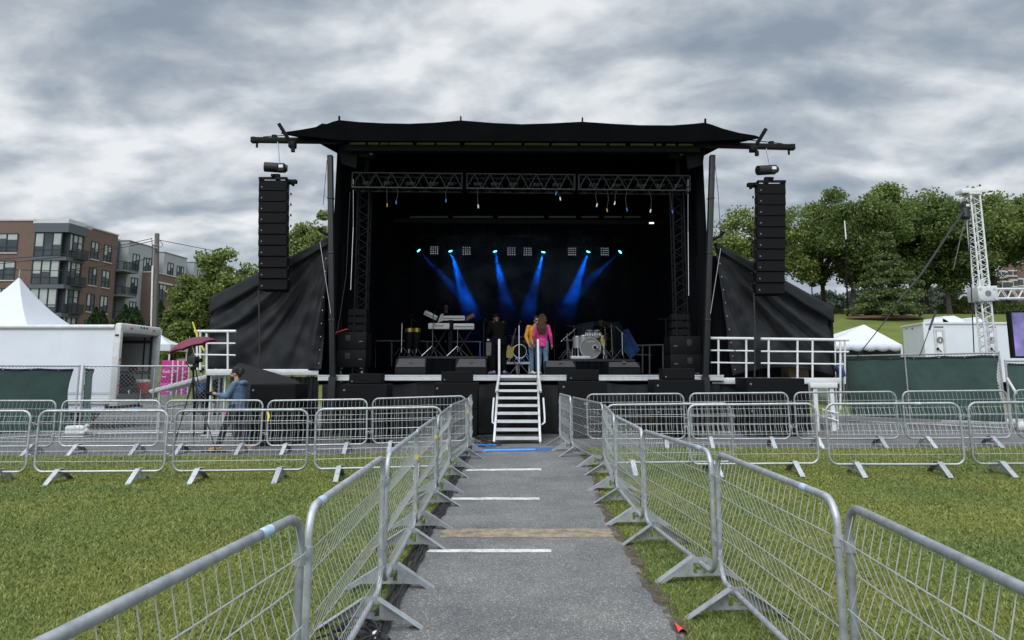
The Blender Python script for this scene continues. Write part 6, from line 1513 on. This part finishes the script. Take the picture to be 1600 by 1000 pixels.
for z in (14.95, 11.8, 8.65, 5.5):
    window(wbox, 3.75, 5.0, z, z+1.95, .25, 2, .12, .55, .6); window(wbox, 6.05, 7.35, z, z+1.95, .25, 2, .12, .55, .6)
    window(fbox, -7.9, -5.4, z+.05, z+2.1, .25, 2, .12, .5, .4); window(fbox, -11.8, -9.3, z+.05, z+2.1, .25, 2, .12, .5, .4)
    window(fbox, -3.4, -.35, z-.45, z+2.2, .3, 3, 0, .7, .75); window(wbox, .15, .65, z-.45, z+2.2, .25, 1, 0, .7, .6); window(wbox, .8, 2.3, z-.45, z+2.2, .2, 2, 0, 1.75, .5, 'glass_door')
    mb = MB(); wbox(mb, .6, 2.5, .2, 1.0, z-.6, z-.47); bl_ = part('balcony', mb, M['frame_dk'], bt, True, smooth=0)
    r_ = MB(); wbox(r_, .6, 2.5, .95, 1.0, z+.5, z+.56); wbox(r_, .6, .64, .2, 1.0, z+.5, z+.56)
    for i in range(16): wbox(r_, .6+.12*i, .64+.12*i, .955, .99, z-.47, z+.5)
    part('railing', r_, M['frame_dk'], bl_, True, smooth=0)
# recessed balconies
part('recess_wall', wbox(MB(), 8.46, 11., -14, -3.0, BZ_, 17.9), M['gray_dk'], bt, True, smooth=0)
for z in (14.0, 10.85, 7.7, 4.55):
    mb = MB(); wbox(mb, 8.5, 11.4, -2.98, 1.3, z, z+.22); bl_ = part('balcony', mb, M['gray_dk'], bt, True, smooth=0)
    r_ = MB(); wbox(r_, 8.5, 11.4, 1.22, 1.28, z+1.2, z+1.26); wbox(r_, 8.5, 8.56, -.5, 1.28, z+1.2, z+1.26)
    for i in range(22): wbox(r_, 8.55+.13*i, 8.58+.13*i, 1.23, 1.27, z+.22, z+1.2)
    for x_ in (8.5, 9.9, 11.34): wbox(r_, x_, x_+.06, 1.2, 1.29, z+.22, z+1.26)
    part('railing', r_, M['frame_dk'], bl_, True, smooth=0)
for t0, t1, zt_ in ((11., 16.6, 18.3), (18.8, 24.5, 18.05), (26.5, 33, 17.8)):
    part('grey_wall', wbox(MB(), t0, t1, -14, .0, BZ_, zt_), M['gray_clad'], bt, True, smooth=0)
    part('coping', wbox(MB(), t0-.05, t1+.05, -14, .07, zt_, zt_+.12), M['gray_dk'], bt, True, smooth=0)
    for z in (14.8, 11.65, 8.5, 5.35):
        window(wbox, t0+1.0, t0+2.3, z, z+1.95, .0, 2, .0, .5, .45)
        if z > 14: window(wbox, t0+3.3, t0+5.0, z, z+1.8, .0, 3, .0, .0, .5)
for t0, t1 in ((16.6, 18.8), (24.5, 26.5)): part('grey_wall', wbox(MB(), t0, t1, -14, -1.2, BZ_, 17.6), M['gray_dk'], bt, True, smooth=0); window(wbox, t0+.4, t0+1.6, 14.7, 16.6, -1.2, 2, 0, 0, .3)
for t0, t1 in ((14.2, 20.6), (22.2, 28.)):
    part('brick_bay', wbox(MB(), t0, t1, .02, 1.5, BZ_, 14.6), M['brick_dk'] if False else M['brick'], bt, True, smooth=0); part('coping', wbox(MB(), t0-.06, t1+.06, .03, 1.58, 14.6, 14.74), M['stone'], bt, True, smooth=0)
    for z in (11.2, 8.05, 4.9):
        window(wbox, t0+.9, t0+3.2, z, z+2.0, 1.5, 3, .0, .5, .5); window(wbox, t0+4.2, t0+5.4, z-.4, z+2.0, 1.5, 2, 0, 0, .0)
    part('stone_lintel', wbox(MB(), t0+.7, t0+5.6, 1.5, 1.6, 13.32, 13.55), M['stone'], bt, True, smooth=0)
part('roof_unit', wbox(MB(), 12, 13.6, -6, -3, 18.3, 19.), M['gray_clad'], bt, True, smooth=0)
# ------------------------------------------------------------ right side
a = P(1322, 657, 20.4).x; b = P(1572, 657, 17.45).x
chain_fence((a, 20.4), (b, 17.45), 1.86, 'chain link fence with green windscreen fabric right of the stage, wide panel', GF, green=(.12, math.hypot(b-a, 2.95)-.06, .2, 1.81), mid=.44)
chain_fence((P(1579, 650, 17.3).x, 17.3), (16.5, 17.6), 1.66, 'green covered fence panel at the right photo edge below the screen', GF, green=(.05, 3.5, .3, 1.61))
tag(part('brace_tube', MB().cyl(P(1573, 590, 17.2), P(1588, 615, 17.1), .03, 8), M['white_metal']), 'short white brace tube sloping between the two right fence panels', 'tube')
q = V((b+.35, 17.2, gz(b, 17.2)))
tag(part('sandbag', remesh(MB().tube([q+V((-.3, 0, .1)), q+V((-.2, 0, .12)), q+V((.2, 0, .13)), q+V((.3, 0, .1))], [.04, .12, .13, .05], 12), .015, 2), M['bag']), 'white sandbag at the foot of the right green fence', 'sandbag')
# white frame tent
Yt = 27.; Lx = P(1290, 540, Yt).x; Rx = P(1408, 540, Yt).x; ze = P(1408, 538, Yt).z; za = P(1350, 508, Yt).z; zg = gz(Rx, Yt)
t = thing('frame_tent', 'white frame tent with scalloped valance beside the right tarp', 'tent', ((Lx+Rx)/2, Yt+1.5, zg))
cx_ = P(1350, 508, Yt+1.5).x; za = P(1350, 507, Yt+1.5).z
co = [V((Lx, Yt, ze)), V((Rx, Yt, ze)), V((Rx, Yt+3, ze)), V((Lx, Yt+3, ze))]; ap = V((cx_, Yt+1.5, za))
mb = MB()
for i in range(4):
    p, q = co[i], co[(i+1) % 4]
    mb.grid(lambda u, v: (p*(1-u)+q*u)*(1-v)+ap*v+V((0, 0, -.05*math.sin(PI*u)*math.sin(PI*v)+.012*math.sin(v*26)*(1-v)*math.sin(PI*u))), 14, 24)
part('roof', mb, M['vinyl'], t, True)
def scal(p, q, n):
    return MB().grid(lambda u, v: (p*(1-u)+q*u)+V((0, -.02, -(.2+.07*abs(math.sin(PI*n*u)))*v)), n*10, 2)
for i in range(4): o = part('valance', scal(co[i], co[(i+1) % 4], 6), M['vinyl'], t, True, fix=False); o.modifiers.new('t', 'SOLIDIFY').thickness = .01
for p in co: part('leg', MB().cyl((p.x, p.y, zg-.1), p, .04, 8), M['white_metal'], t, True)
for p, q in ((co[3], co[2]), (co[0], co[3]), (co[1], co[2])): o = part('side_wall', MB().grid(lambda u, v: p*(1-u)+q*u+V((0, .03*math.sin(u*20), -.15-(ze-zg-.1)*v)), 30, 4), M['vinyl_in'], t, True, fix=False); o.modifiers.new('t', 'SOLIDIFY').thickness = .01
# trailer
Yr = 30.; x0 = P(1442, 500, Yr).x; x1 = x0+7.2; zt = P(1442, 506, Yr).z; z0 = P(1500, 596, Yr).z
t = thing('restroom_trailer', 'long white trailer with doors and roof units beyond the right fence', 'trailer', ((x0+x1)/2, Yr+1.2, gz(x0, Yr)))
dxe = P(1410, 508, Yr+2.6).x
pts = [V((x0, Yr, z0)), V((x1, Yr, z0)), V((x1, Yr+2.6, z0)), V((dxe, Yr+2.6, z0))]
part('body', MB().prism(pts, (0, 0, zt-z0)), M['truck_white'], t, True, smooth=0)
part('roof_trim', MB().prism([p+V((0, 0, zt-z0))+V((-.05 if p.x < x0+1 else .05, -.05 if p.y < Yr+1 else .05, 0)) for p in pts], (0, 0, .07)), M['white_metal'], t, True, smooth=0)
part('base_trim', MB().b2((x0-.02, Yr-.04, z0-.02), (x1, Yr-.003, z0+.22)), M['white_metal'], t, True)
part('undercarriage', MB().b2((x0+.8, Yr+.3, gz(x0, Yr)-.2), (x1-.4, Yr+2.3, z0-.021)), M['blk'], t, True)
part('corner_trim', MB().b2((x0-.04, Yr-.05, z0), (x0+.06, Yr-.003, zt)), M['white_metal'], t, True)
for px0, px1 in ((1463, 1474.5), (1546, 1556)):
    a, b = P(px0, 518, Yr-.01), P(px1, 556, Yr-.01)
    d_ = part('door', MB().b2((a.x, Yr-.035, z0+.25), (b.x, Yr-.004, a.z), .01), M['white_metal'], t, True)
    cx_ = (a.x+b.x)/2; cz = P(px0, 531.5, Yr).z
    part('door_frame', MB().b2((a.x-.12, Yr-.03, z0+.2), (a.x-.03, Yr-.003, a.z+.1)).b2((b.x+.03, Yr-.03, z0+.2), (b.x+.12, Yr-.003, a.z+.1)).b2((a.x-.03, Yr-.03, a.z+.02), (b.x+.03, Yr-.003, a.z+.1)), M['truck_trim'], d_, True)
    part('round_sign', MB().cyl((cx_, Yr-.05, cz), (cx_, Yr-.036, cz), .14, 20), M['greyamp'], d_, True)
    part('figure_mark', MB().b2((cx_-.02, Yr-.054, cz-.07), (cx_+.02, Yr-.051, cz+.05)), M['signwhite'], d_, True)
    part('handle', MB().box((a.x-.02, Yr-.06, P(px0, 545, Yr).z), (.09, .05, .09), None, .01).cyl((a.x, Yr-.06, P(px0, 545, Yr).z), (a.x+.12, Yr-.06, P(px0, 550, Yr).z), .015, 6), M['blk'], d_, True)
    part('vent_plate', MB().b2((cx_-.2, Yr-.02, a.z+.16), (cx_+.2, Yr-.003, a.z+.22)), M['greyamp'], t, True)
for px in (1421, 1424, 1428, 1439, 1412): q = P(px, 514, Yr+1.4); part('marker_light', MB().box((x0-(x0-dxe)*.5*(1 if px < 1435 else .1)-.02, Yr+1.3, q.z), (.03, .05, .04)), M['rubber'], t, True)
for px0, px1, py, s in ((1464, 1497, 495, 1), (1451, 1473, 498.5, .7), (1510, 1526, 497, .75)):
    a = P(px0, py, Yr+1.3); b = P(px1, py, Yr+1.3); w = b.x-a.x; ztop = a.z
    pr_ = [(a.x, zt+.072), (a.x, zt+.12+.25*s), (a.x+w*.08, ztop), (a.x+w*.55, ztop+.02), (a.x+w*.85, ztop-.1*s), (b.x, zt+.16), (b.x, zt+.072)]
    part('roof_unit', MB().prism([V((x, Yr+.9, z)) for x, z in pr_], (0, .8, 0)), M['truck_white'], t, True)
# ground support tower and its cross truss
Yg = 20.; tb = V((P(1546, 560, Yg).x, Yg, gz(14, Yg))); tt = P(1518.5, 302, Yg); d = (tt-tb)
t = thing('truss_tower', 'tall white truss tower leaning slightly, with a hoist hung at its head', 'truss tower', tb)
ch, br = truss_mb(tb, tt, .27, .27, 24, .025, .011)
part('chord_set', ch, M['white_metal'], t, True); part('lattice', br, M['white_metal'], t, True)
hp = P(1516, 299, Yg); part('head_beam', MB().beam(P(1497.5, 300.5, Yg), P(1534.5, 299, Yg), .34, .12, bev=.01), M['white_metal'], t, True)
part('head_plate', MB().box(P(1518, 304, Yg), (.36, .36, .04)), M['white_metal'], t, True)
sl = P(1535, 460, Yg); sv = part('sleeve_block', MB().box(sl, (.56, .5, .42), Matrix.Rotation(-.04, 3, 'Y'), .02), M['alu'], t, True)
for sx_ in (-.2, .2):
    for sz_ in (-.14, .14): part('roller', MB().cyl(sl+V((sx_, -.27, sz_)), sl+V((sx_, -.251, sz_)), .04, 10), M['chrome'], sv, True)
part('opening', MB().cyl(sl+V((0, -.253, 0)), sl+V((0, -.251, 0)), .09, 14), M['greyamp'], sv, True)
part('base', MB().box(tb+V((0, 0, .05)), (.9, .9, .1), None, .01), M['white_metal'], t, True)
for s in (-1, 1): part('outrigger_leg', MB().beam(tb+V((s*.4, 0, .06)), tb+V((s*1.5, 0, .06)), .08, .08), M['white_metal'], t, True)
hoist(P(1508, 329, Yg), P(1508, 303, Yg), 'black chain hoist hanging below the head of the white truss tower', 1.35, 1.0)
part('lifting_chain', MB().cyl(P(1513, 345, Yg-.2), P(1522, 552, Yg-.2), .016, 6), M['pole_blk'], t, True)
part('safety_cable', MB().tube([P(1519, 310, Yg-.2), P(1501, 370, Yg+.4), P(1490, 420, Yg+1)], .014, 6), M['galv'], t, True)
t = thing('cross_truss', 'horizontal white truss running right from the tower block above the screen', 'truss', P(1590, 460, Yg))
ch, br = truss_mb(P(1552, 459.5, Yg), P(1790, 457.5, Yg), .27, .27, 14, .025, .011)
part('chord_set', ch, M['white_metal'], t, True); part('lattice', br, M['white_metal'], t, True)
for pts, r, lab_, m_ in ((((1505, 331), (1440, 428), (1401, 474)), .03, 'thick black strap running down left from the truss tower hoist', 'rubber'), (((1402, 474), (1388, 495), (1337, 560)), .012, 'thin guy rope continuing down from the black strap to the fence', 'pole_blk'), (((1462, 486), (1452, 515)), .028, 'short thick black strap above the white trailer', 'rubber'), (((1452, 515), (1437, 556)), .012, 'thin guy rope from the short strap down to the green fence', 'pole_blk')):
    Yq = [Yg-.1-.6*k_ for k_ in range(len(pts))] if pts[0][0] > 1470 else [19.0-.3*k_ for k_ in range(len(pts))]
    if pts[0][0] == 1402: Yq = [Yg-1.3, Yg-1.5, Yg-1.2]
    if pts[0][0] == 1462: Yq = [19.3, 18.95]
    if pts[0][0] == 1452: Yq = [18.95, 18.4]
    tag(part('guy_strap', MB().tube([P(x, y, yq) for (x, y), yq in zip(pts, Yq)], r, 8), M[m_]), lab_, 'guy strap')
# LED screen
Ys = 19.0; a = P(1576, 486, Ys); b = P(1593, 556, Ys)
def led():
    m, nt, bb = _nt('lit_screen'); L = nt.links
    tc = N(nt, 'ShaderNodeTexCoord'); nz = N(nt, 'ShaderNodeTexNoise', Scale=1.1, Detail=3); L.new(tc.outputs['Object'], nz.inputs['Vector'])
    rp = N(nt, 'ShaderNodeValToRGB'); L.new(nz.outputs['Fac'], rp.inputs[0])
    rp.color_ramp.elements[0].position = .35; rp.color_ramp.elements[0].color = (.2, .16, .42, 1); rp.color_ramp.elements[1].position = .62; rp.color_ramp.elements[1].color = (.035, .045, .1, 1)
    bb.inputs['Base Color'].default_value = (.01, .01, .012, 1); L.new(rp.outputs[0], bb.inputs['Emission Color']); bb.inputs['Emission Strength'].default_value = 1.7; return m
t = thing('video_screen', 'dark framed video screen glowing purple, cut off by the right photo edge', 'screen', (a.x+2, Ys, 1.))
zb_ = P(1593, 556, Ys).z
part('panel', MB().b2((a.x+.06, Ys, zb_), (a.x+4, Ys+.1, a.z-.04)), led(), t, True)
part('frame', MB().b2((a.x, Ys-.02, zb_-.06), (a.x+.055, Ys+.12, a.z)).b2((a.x+.056, Ys-.02, a.z-.036), (a.x+4, Ys+.12, a.z)).b2((a.x+.056, Ys-.02, zb_-.06), (a.x+4, Ys+.12, zb_-.004)), M['blk'], t, True)
for s in (.6, 3.4): part('hanging_strap', MB().cyl((a.x+s, Ys+.3, a.z-.5), (a.x+s, Ys+.9, P(1590, 462, Yg).z-.1), .012, 6), M['blk'], t, True)
tag(part('blue_strap', MB().cyl(P(1578, 590, 18.8), P(1584, 612, 18.7), .02, 6), M['bluetape']), 'blue strap end hanging at the left edge of the video screen', 'strap')
# lamp posts on the hill
def lamp_post(px, pb, pt, Y, label, antenna=None):
    q = P(px, pb, Y); q.z = gz(q.x, Y); top = P(px-2, pt, Y)
    t = thing('lamp_post', label, 'lamp post', q, group='dark lamp posts on the hill')
    part('pole', MB().tube([q, (q+top)/2, top], [.08, .055, .045], 10), M['blk'], t, True)
    part('lantern', MB().lathe([(.06, -.25), (.22, -.2), (.25, -.05), (.1, .1), (.04, .2)], 12, top+V((.15, 0, 0))).cyl(top+V((0, 0, .05)), top+V((.15, 0, .05)), .05, 6), M['blk'], t, True)
    if antenna: part('antenna', MB().cyl(top, P(px-4.5, antenna, Y), .05, 8), M['white_metal'], t, True)
lamp_post(1324, 490, 374, 56, 'tall dark lamp post with a white antenna among the hill trees', 345)
lamp_post(1270, 470, 444, 60, 'short dark lamp post right of the right speaker array')
# brick building far right
Yb = 120.; x0 = P(1556, 440, Yb).x; zt = P(1556, 423, Yb).z
t = thing('brick_building', 'red brick building with arched windows far behind the truss tower', 'building', (x0+12, Yb+6, gz(x0, Yb)))
kb = (Yb+14)/Yb; part('wall', MB().prism([V((x0+1.3, Yb, 4)), V((x0+30, Yb, 4)), V((x0+30, Yb+14, 4)), V(((x0+3)*kb, Yb+14, 4))], (0, 0, P(1575, 412, Yb).z-4)), M['brick'], t, True, smooth=0)
part('side_wing', MB().b2((x0-.5, Yb-.6, 4), (x0+1.28, Yb-.01, P(1556, 433, Yb).z)).b2((x0+.3, Yb-.3, P(1556, 433, Yb).z), (x0+1.28, Yb-.01, P(1560, 421, Yb).z)), M['brick'], t, True, smooth=0)
part('cornice', MB().b2((x0-.7, Yb-.8, P(1556, 433, Yb).z), (x0+2.2, Yb-.31, P(1556, 431, Yb).z)), M['stone'], t, True)
for px, y0_, y1, wd in ((1559.5, 425.5, 434, 1.2), (1568, 426, 433, 1.), (1581.5, 424, 430.5, 1.1), (1561, 442, 452, 3.2), (1582, 439, 447, 1.3), (1598, 437, 446, 1.5), (1614, 424, 431, 1.3), (1614, 438, 446, 1.3)):
    a, b = P(px, y0_, Yb), P(px, y1, Yb); yf = Yb-(.62 if px < 1568 else .02)
    w = part('window', MB().b2((a.x-wd/2, yf-.12, b.z), (a.x+wd/2, yf-.03, a.z)), M['glass'], t, True); part('window_trim', MB().b2((a.x-wd/2-.15, yf-.16, a.z), (a.x+wd/2+.15, yf-.02, a.z+.25)).b2((a.x-wd/2-.15, yf-.16, b.z-.2), (a.x+wd/2+.15, yf-.02, b.z)).b2((a.x-.05, yf-.15, b.z), (a.x+.05, yf-.121, a.z)), M['stone'], w, True)
# ------------------------------------------------------------ trees
def leaf_mat(name, dark, mid, light, gl=.5):
    m, nt, b = _nt(name); L = nt.links
    ge = N(nt, 'ShaderNodeNewGeometry'); r = N(nt, 'ShaderNodeValToRGB'); L.new(ge.outputs['Random Per Island'], r.inputs[0])
    r.color_ramp.elements[0].color = c4(dark); r.color_ramp.elements[1].color = c4(light); e = r.color_ramp.elements.new(.5); e.color = c4(mid)
    L.new(r.outputs[0], b.inputs['Base Color']); b.inputs['Roughness'].default_value = .6; b.inputs['Specular IOR Level'].default_value = .3
    tr = N(nt, 'ShaderNodeBsdfTranslucent'); L.new(r.outputs[0], tr.inputs[0]); mx = N(nt, 'ShaderNodeMixShader'); mx.inputs[0].default_value = .35
    out = nt.nodes['Material Output']; L.new(b.outputs[0], mx.inputs[1]); L.new(tr.outputs[0], mx.inputs[2]); L.new(mx.outputs[0], out.inputs['Surface']); return m
LM = {'green': leaf_mat('broadleaf_foliage', (.08, .12, .028), (.155, .205, .05), (.29, .335, .1)), 'dark': leaf_mat('dark_foliage', (.05, .085, .022), (.1, .145, .036), (.2, .245, .07)),
      'conifer': leaf_mat('conifer_foliage', (.07, .095, .034), (.115, .155, .05), (.19, .23, .08)), 'cedar': leaf_mat('arborvitae_foliage', (.018, .04, .012), (.032, .062, .018), (.055, .09, .026)), 'far': leaf_mat('haze_tinted_foliage', (.05, .075, .055), (.07, .1, .07), (.1, .13, .085)), 'shrub': leaf_mat('shrub_foliage', (.08, .12, .025), (.12, .17, .04), (.19, .23, .07))}  # the far leaf colour itself carries the bluish fade of distant haze
def leaves_obj(name, centers, size, m, parent, flat=.0):
    # centers: (n,3) numpy of leaf-clump points; each becomes a small bent two-quad spray
    n = len(centers); a = RNG.normal(size=(n, 3)); a[:, 2] *= (1-flat); a /= np.linalg.norm(a, axis=1, keepdims=True)
    b = RNG.normal(size=(n, 3)); b[:, 2] *= (1-flat); b -= a*np.sum(a*b, 1, keepdims=True); b /= np.linalg.norm(b, axis=1, keepdims=True)
    c = np.cross(a, b); s = (size*RNG.uniform(.6, 1.35, n))[:, None]
    q = np.stack([centers-a*s*.5, centers-a*s*.1+b*s*.42+c*s*.1, centers+a*s*.55, centers-a*s*.05-b*s*.42+c*s*.12], 1)
    me = bpy.data.meshes.new(name); me.vertices.add(4*n); me.vertices.foreach_set('co', q.astype(np.float32).ravel()); me.loops.add(4*n); me.loops.foreach_set('vertex_index', np.arange(4*n, dtype=np.int32))
    me.polygons.add(n); me.polygons.foreach_set('loop_start', np.arange(0, 4*n, 4, dtype=np.int32)); me.polygons.foreach_set('loop_total', np.full(n, 4, np.int32)); me.update(calc_edges=True); me.materials.append(m)
    o = bpy.data.objects.new(name, me); C.objects.link(o)
    if parent is not None: o.parent = parent
    return o
LOBES = 20
def tree(base, h, cw, crown_z0, label, m='green', nclump=110, per=95, leaf=.3, group=None, shape='round', lean=0., seed=0, cw_y=None, clump_r=None):
    t = thing('broadleaf_tree' if shape == 'round' else shape, label, 'tree', base, group=group)
    rg = np.random.default_rng(seed+11); cw_y = cw_y or cw; tr = MB(); r0 = h*.022
    zc = crown_z0+(h-crown_z0)*.5; hh = (h-crown_z0)*.5
    tr.tube([(0, 0, -.2), (0, 0, crown_z0*.5), (lean*.3, 0, crown_z0), (lean, 0, zc+hh*.4)], [r0*1.25, r0, r0*.85, r0*.3], 10)
    nclump = int(nclump*1.35); cl = []; lobes = []
    for i in range(LOBES):                          # main branch ends, each with its own cluster of leaf clumps
        d = rg.normal(size=3); d /= np.linalg.norm(d); d[2] = d[2]*.85+.1
        r_ = rg.uniform(.45, .86); lobes.append((d*r_, rg.uniform(.2, .36)))
    lobes += [(np.array([rg.uniform(-.25, .25), rg.uniform(-.25, .25), .72]), .27), (np.zeros(3), .4)]
    while len(cl) < nclump:
        c0, lr = lobes[rg.integers(len(lobes))]; d = rg.normal(size=3); d /= np.linalg.norm(d); p = c0+d*lr*rg.uniform(.25, 1.)**.5
        if p[2] < -.98: continue
        w = 1-.2*max(0, p[2])**2 if p[2] > 0 else 1-.2*p[2]**2
        cl.append((p[0]*w*cw/2+lean*(p[2]+1)*.3, p[1]*w*cw_y/2, zc+p[2]*hh))
    cl = np.array(cl)
    for i in rg.choice(len(cl), min(16, len(cl)), replace=False):
        p = cl[i]; z0 = crown_z0*.8+(p[2]-crown_z0)*.35; m_ = np.array([p[0]*.45, p[1]*.45, z0+(p[2]-z0)*.55])
        tr.tube([(lean*.25, 0, max(crown_z0*.55, z0)), tuple(m_), tuple(p)], [r0*.42, r0*.24, r0*.07], 6)
    part('trunk', tr, M['bark'], t)
    cr = clump_r or (cw+2*hh)*.5*.118
    pts = []
    for p in cl:
        k = int(per*rg.uniform(.6, 1.3)); k = int(k*1.9); d = rg.normal(size=(k, 3)); d /= np.linalg.norm(d, axis=1, keepdims=True); r = rg.uniform(.1, 1, (k, 1))**.7
        pts.append(p+d*r*cr*rg.uniform(.7, 1.25)*np.array([1, 1, .72]))
    leaves_obj('crown', np.concatenate(pts), leaf*.72, LM[m], t)
    return t
def conifer(base, h, w, label, m='conifer', tiers=11, per=900, leaf=.28, group=None, col=False, seed=0):
    t = thing('conifer_tree' if not col else 'arborvitae', label, 'tree', base, group=group)
    rg = np.random.default_rng(seed+5); r0 = h*.018
    part('trunk', MB().tube([(0, 0, -.2), (0, 0, h*.5), (0, 0, h*.95)], [r0*1.3, r0*.8, r0*.2], 8), M['bark'], t)
    pts = []
    if col:
        k = per*tiers; z = rg.uniform(.02, 1, k); a = rg.uniform(0, 2*PI, k); pr_ = np.clip(np.minimum(z*7, 1)*(1-np.clip((z-.35)/.65, 0, 1)**1.7), 0.03, 1)
        r = w/2*pr_*rg.uniform(.7, 1.03, k)*(1+.1*np.sin(a*5+z*30)); pts = np.stack([r*np.cos(a), r*np.sin(a), z*h], 1)
    else:
        for i in range(tiers):
            f = i/(tiers-1); zc = h*(.12+.85*f); f = min(1, max(0, f+rg.uniform(-.04, .04))); zc = h*(.1+.87*f); rad = w/2*(1-f*.86)*(.8+.4*rg.random()); nb = int(12-5*f)
            for b in range(nb):
                a = 2*PI*b/nb+rg.uniform(0, 1); L_ = rad*rg.uniform(.72, 1.12); k = int(per/nb*(1-.55*f)); s = rg.random(k)**.6
                wd = .16*L_*(1.15-s)+.12; x = s*L_; y = rg.normal(0, 1, k)*wd; z = zc+.12*L_*s-.24*L_*s*s+rg.normal(0, .1, k)
                pts.append(np.stack([x*np.cos(a)-y*np.sin(a), x*np.sin(a)+y*np.cos(a), z], 1))
        pts = np.concatenate(pts)
    leaves_obj('crown', pts, leaf, LM[m], t, flat=.3 if not col else 0)
    return t
def at(px, Y, dz=0.):
    x = (px-CX)/FPX*Y/ (1.0); x = P(px, 520, Y).x; return V((x, Y, gz(x, Y)+dz))
def hz(px, py, Y): q = at(px, Y); return P(px, py, Y).z-q.z
GT = 'broadleaf trees on the right hill'; GL = 'trees left of the stage'
YT = 60.
tree(at(1196, 62), hz(1196, 328, 62), 10.4, hz(1196, 480, 62), 'broadleaf tree right behind the right speaker array', 'green', 120, 100, .3, GT, seed=1)
tree(at(1290, 64), hz(1290, 318, 64), 7.6, 2.2, 'broadleaf tree between the speaker array and the tall lamp post', 'green', 100, 95, .3, GT, seed=2)
tree(at(1334, YT), hz(1350, 300, YT), 8.6, hz(1334, 462, YT), 'broadleaf tree with a bare lower trunk beside the tall lamp post', 'dark', 130, 105, .3, GT, lean=.6, seed=3)
tree(at(1398, 66), hz(1398, 290, 66), 10., 3.0, 'tallest broadleaf tree on the hill, rising behind the conifer', 'green', 150, 105, .31, GT, seed=4)
conifer(at(1394, 54), hz(1394, 362, 54), 5.6, 'broad layered conifer on a mulch bed on the hillside', tiers=12, per=2200, leaf=.17, seed=6)
tree(at(1486, 62), hz(1490, 312, 62), 8.4, hz(1486, 470, 62), 'broadleaf tree left of the white truss tower', 'dark', 130, 105, .3, GT, seed=7)
tree(at(1560, 64), hz(1560, 296, 64), 10.5, hz(1560, 440, 64), 'big broadleaf tree behind the white truss tower', 'green', 160, 105, .3, GT, seed=8)
tree(at(1625, 60), hz(1625, 306, 60), 6.0, hz(1625, 430, 60), 'broadleaf tree at the right edge of the photo', 'green', 90, 95, .3, GT, seed=9)
tree(at(1530, 70), hz(1530, 318, 70), 9.0, hz(1530, 455, 70), 'broadleaf tree filling the gap directly behind the truss tower', 'dark', 120, 100, .3, GT, seed=14)
tree(at(1452, 72), hz(1452, 356, 72), 7.0, 3., 'lower broadleaf tree behind the leaning black strap', 'dark', 100, 100, .3, GT, seed=15)
q = at(1385, 53.2)
tag(part('mulch_bed', MB().ell((q.x+.2, 53.9, gz(q.x, 53.9)-.02), (3.0, 1.5, .28), 24, 8), M['mulch']), 'brown mulch bed under the conifer on the hill', 'mulch bed')
tree(at(334, 46), hz(338, 386, 46), 5.0, 2.6, 'broadleaf tree beside the left tarp, right of the utility pole', 'green', 120, 105, .26, GL, seed=21, cw_y=5.4)
tree(at(296, 44), hz(300, 432, 44), 2.6, 1.0, 'smaller leafy tree just right of the utility pole', 'green', 70, 100, .22, GL, seed=22)
tree(at(270, 43), hz(272, 474, 43), 1.9, .5, 'low bushy tree behind the back of the truck', 'green', 50, 90, .2, GL, seed=23)
tree(at(488, 44), hz(488, 330, 44), 4.6, 3.5, 'broadleaf tree behind the left speaker array and stage post', 'green', 120, 105, .26, GL, seed=24)
tree(at(440, 50), hz(430, 400, 50), 6.0, 2.5, 'broadleaf tree mostly hidden by the left tarp', 'green', 90, 100, .28, GL, seed=25)
for i, (px, py, w) in enumerate(((147, 480, 1.6), (158, 484, 1.3), (193, 476, 1.9), (210, 480, 1.8), (248, 470, 1.8))):
    conifer(at(px, 60), hz(px, py, 60), w*1.25, ['leftmost of the dark arborvitae below the brick building', 'narrow arborvitae second from the left below the brick building', 'arborvitae below the recessed balconies', 'arborvitae just left of the utility pole', 'arborvitae right behind the utility pole'][i], 'cedar', 8, 420, .2, 'dark columnar arborvitae by the building', True, seed=30+i)
GFAR = 'distant trees beyond the hill'
far_l = ['behind the frame tent', 'left of the tall lamp post foot', 'right of the tall lamp post foot', 'left of the conifer', 'right of the conifer foot', 'below the leaning black strap', 'left of the truss tower', 'behind the truss tower block', 'at the far right']
for i, (px, py, w) in enumerate(((1270, 462, 9), (1305, 452, 9), (1345, 455, 10), (1365, 440, 10), (1432, 442, 10), (1455, 440, 9), (1478, 446, 9), (1520, 462, 8), (1580, 458, 9))):
    tree(at(px, 96+3*(i % 3)), max(3.2, hz(px, py, 96)), w, .6, f'haze-tinted distant tree {far_l[i]}', 'far', 60, 90, .42, GFAR, seed=40+i)
sh_l = ['bright green shrub on the hilltop left of the lamp post', 'bright green shrub on the hilltop right of the lamp post', 'bright green shrub left of the truss tower block', 'bright green shrub right of the truss tower block']
for i, (px, py, w) in enumerate(((1302, 484, 3.0), (1352, 479, 5.2), (1505, 468, 4.4), (1565, 474, 7.))):
    q = at(px, 64); t = thing('shrub', sh_l[i], 'shrub', q, group='bright shrubs along the hilltop'); h_ = hz(px, py, 64); rg = np.random.default_rng(60+i)
    part('stem', MB().tube([(0, 0, -.2), (.1, 0, h_*.6)], [.06, .03], 6), M['bark'], t)
    k = 3800; a = rg.uniform(0, 2*PI, k); e = np.arccos(rg.uniform(0, 1, k)); r = rg.uniform(.75, 1.02, k)*(1+.16*np.sin(a*4+i)*np.sin(e*5)); leaves_obj('crown', np.stack([r*np.sin(e)*np.cos(a)*w/2, r*np.sin(e)*np.sin(a)*w/2.6, r*np.cos(e)*h_], 1), .2, LM['shrub'], t)
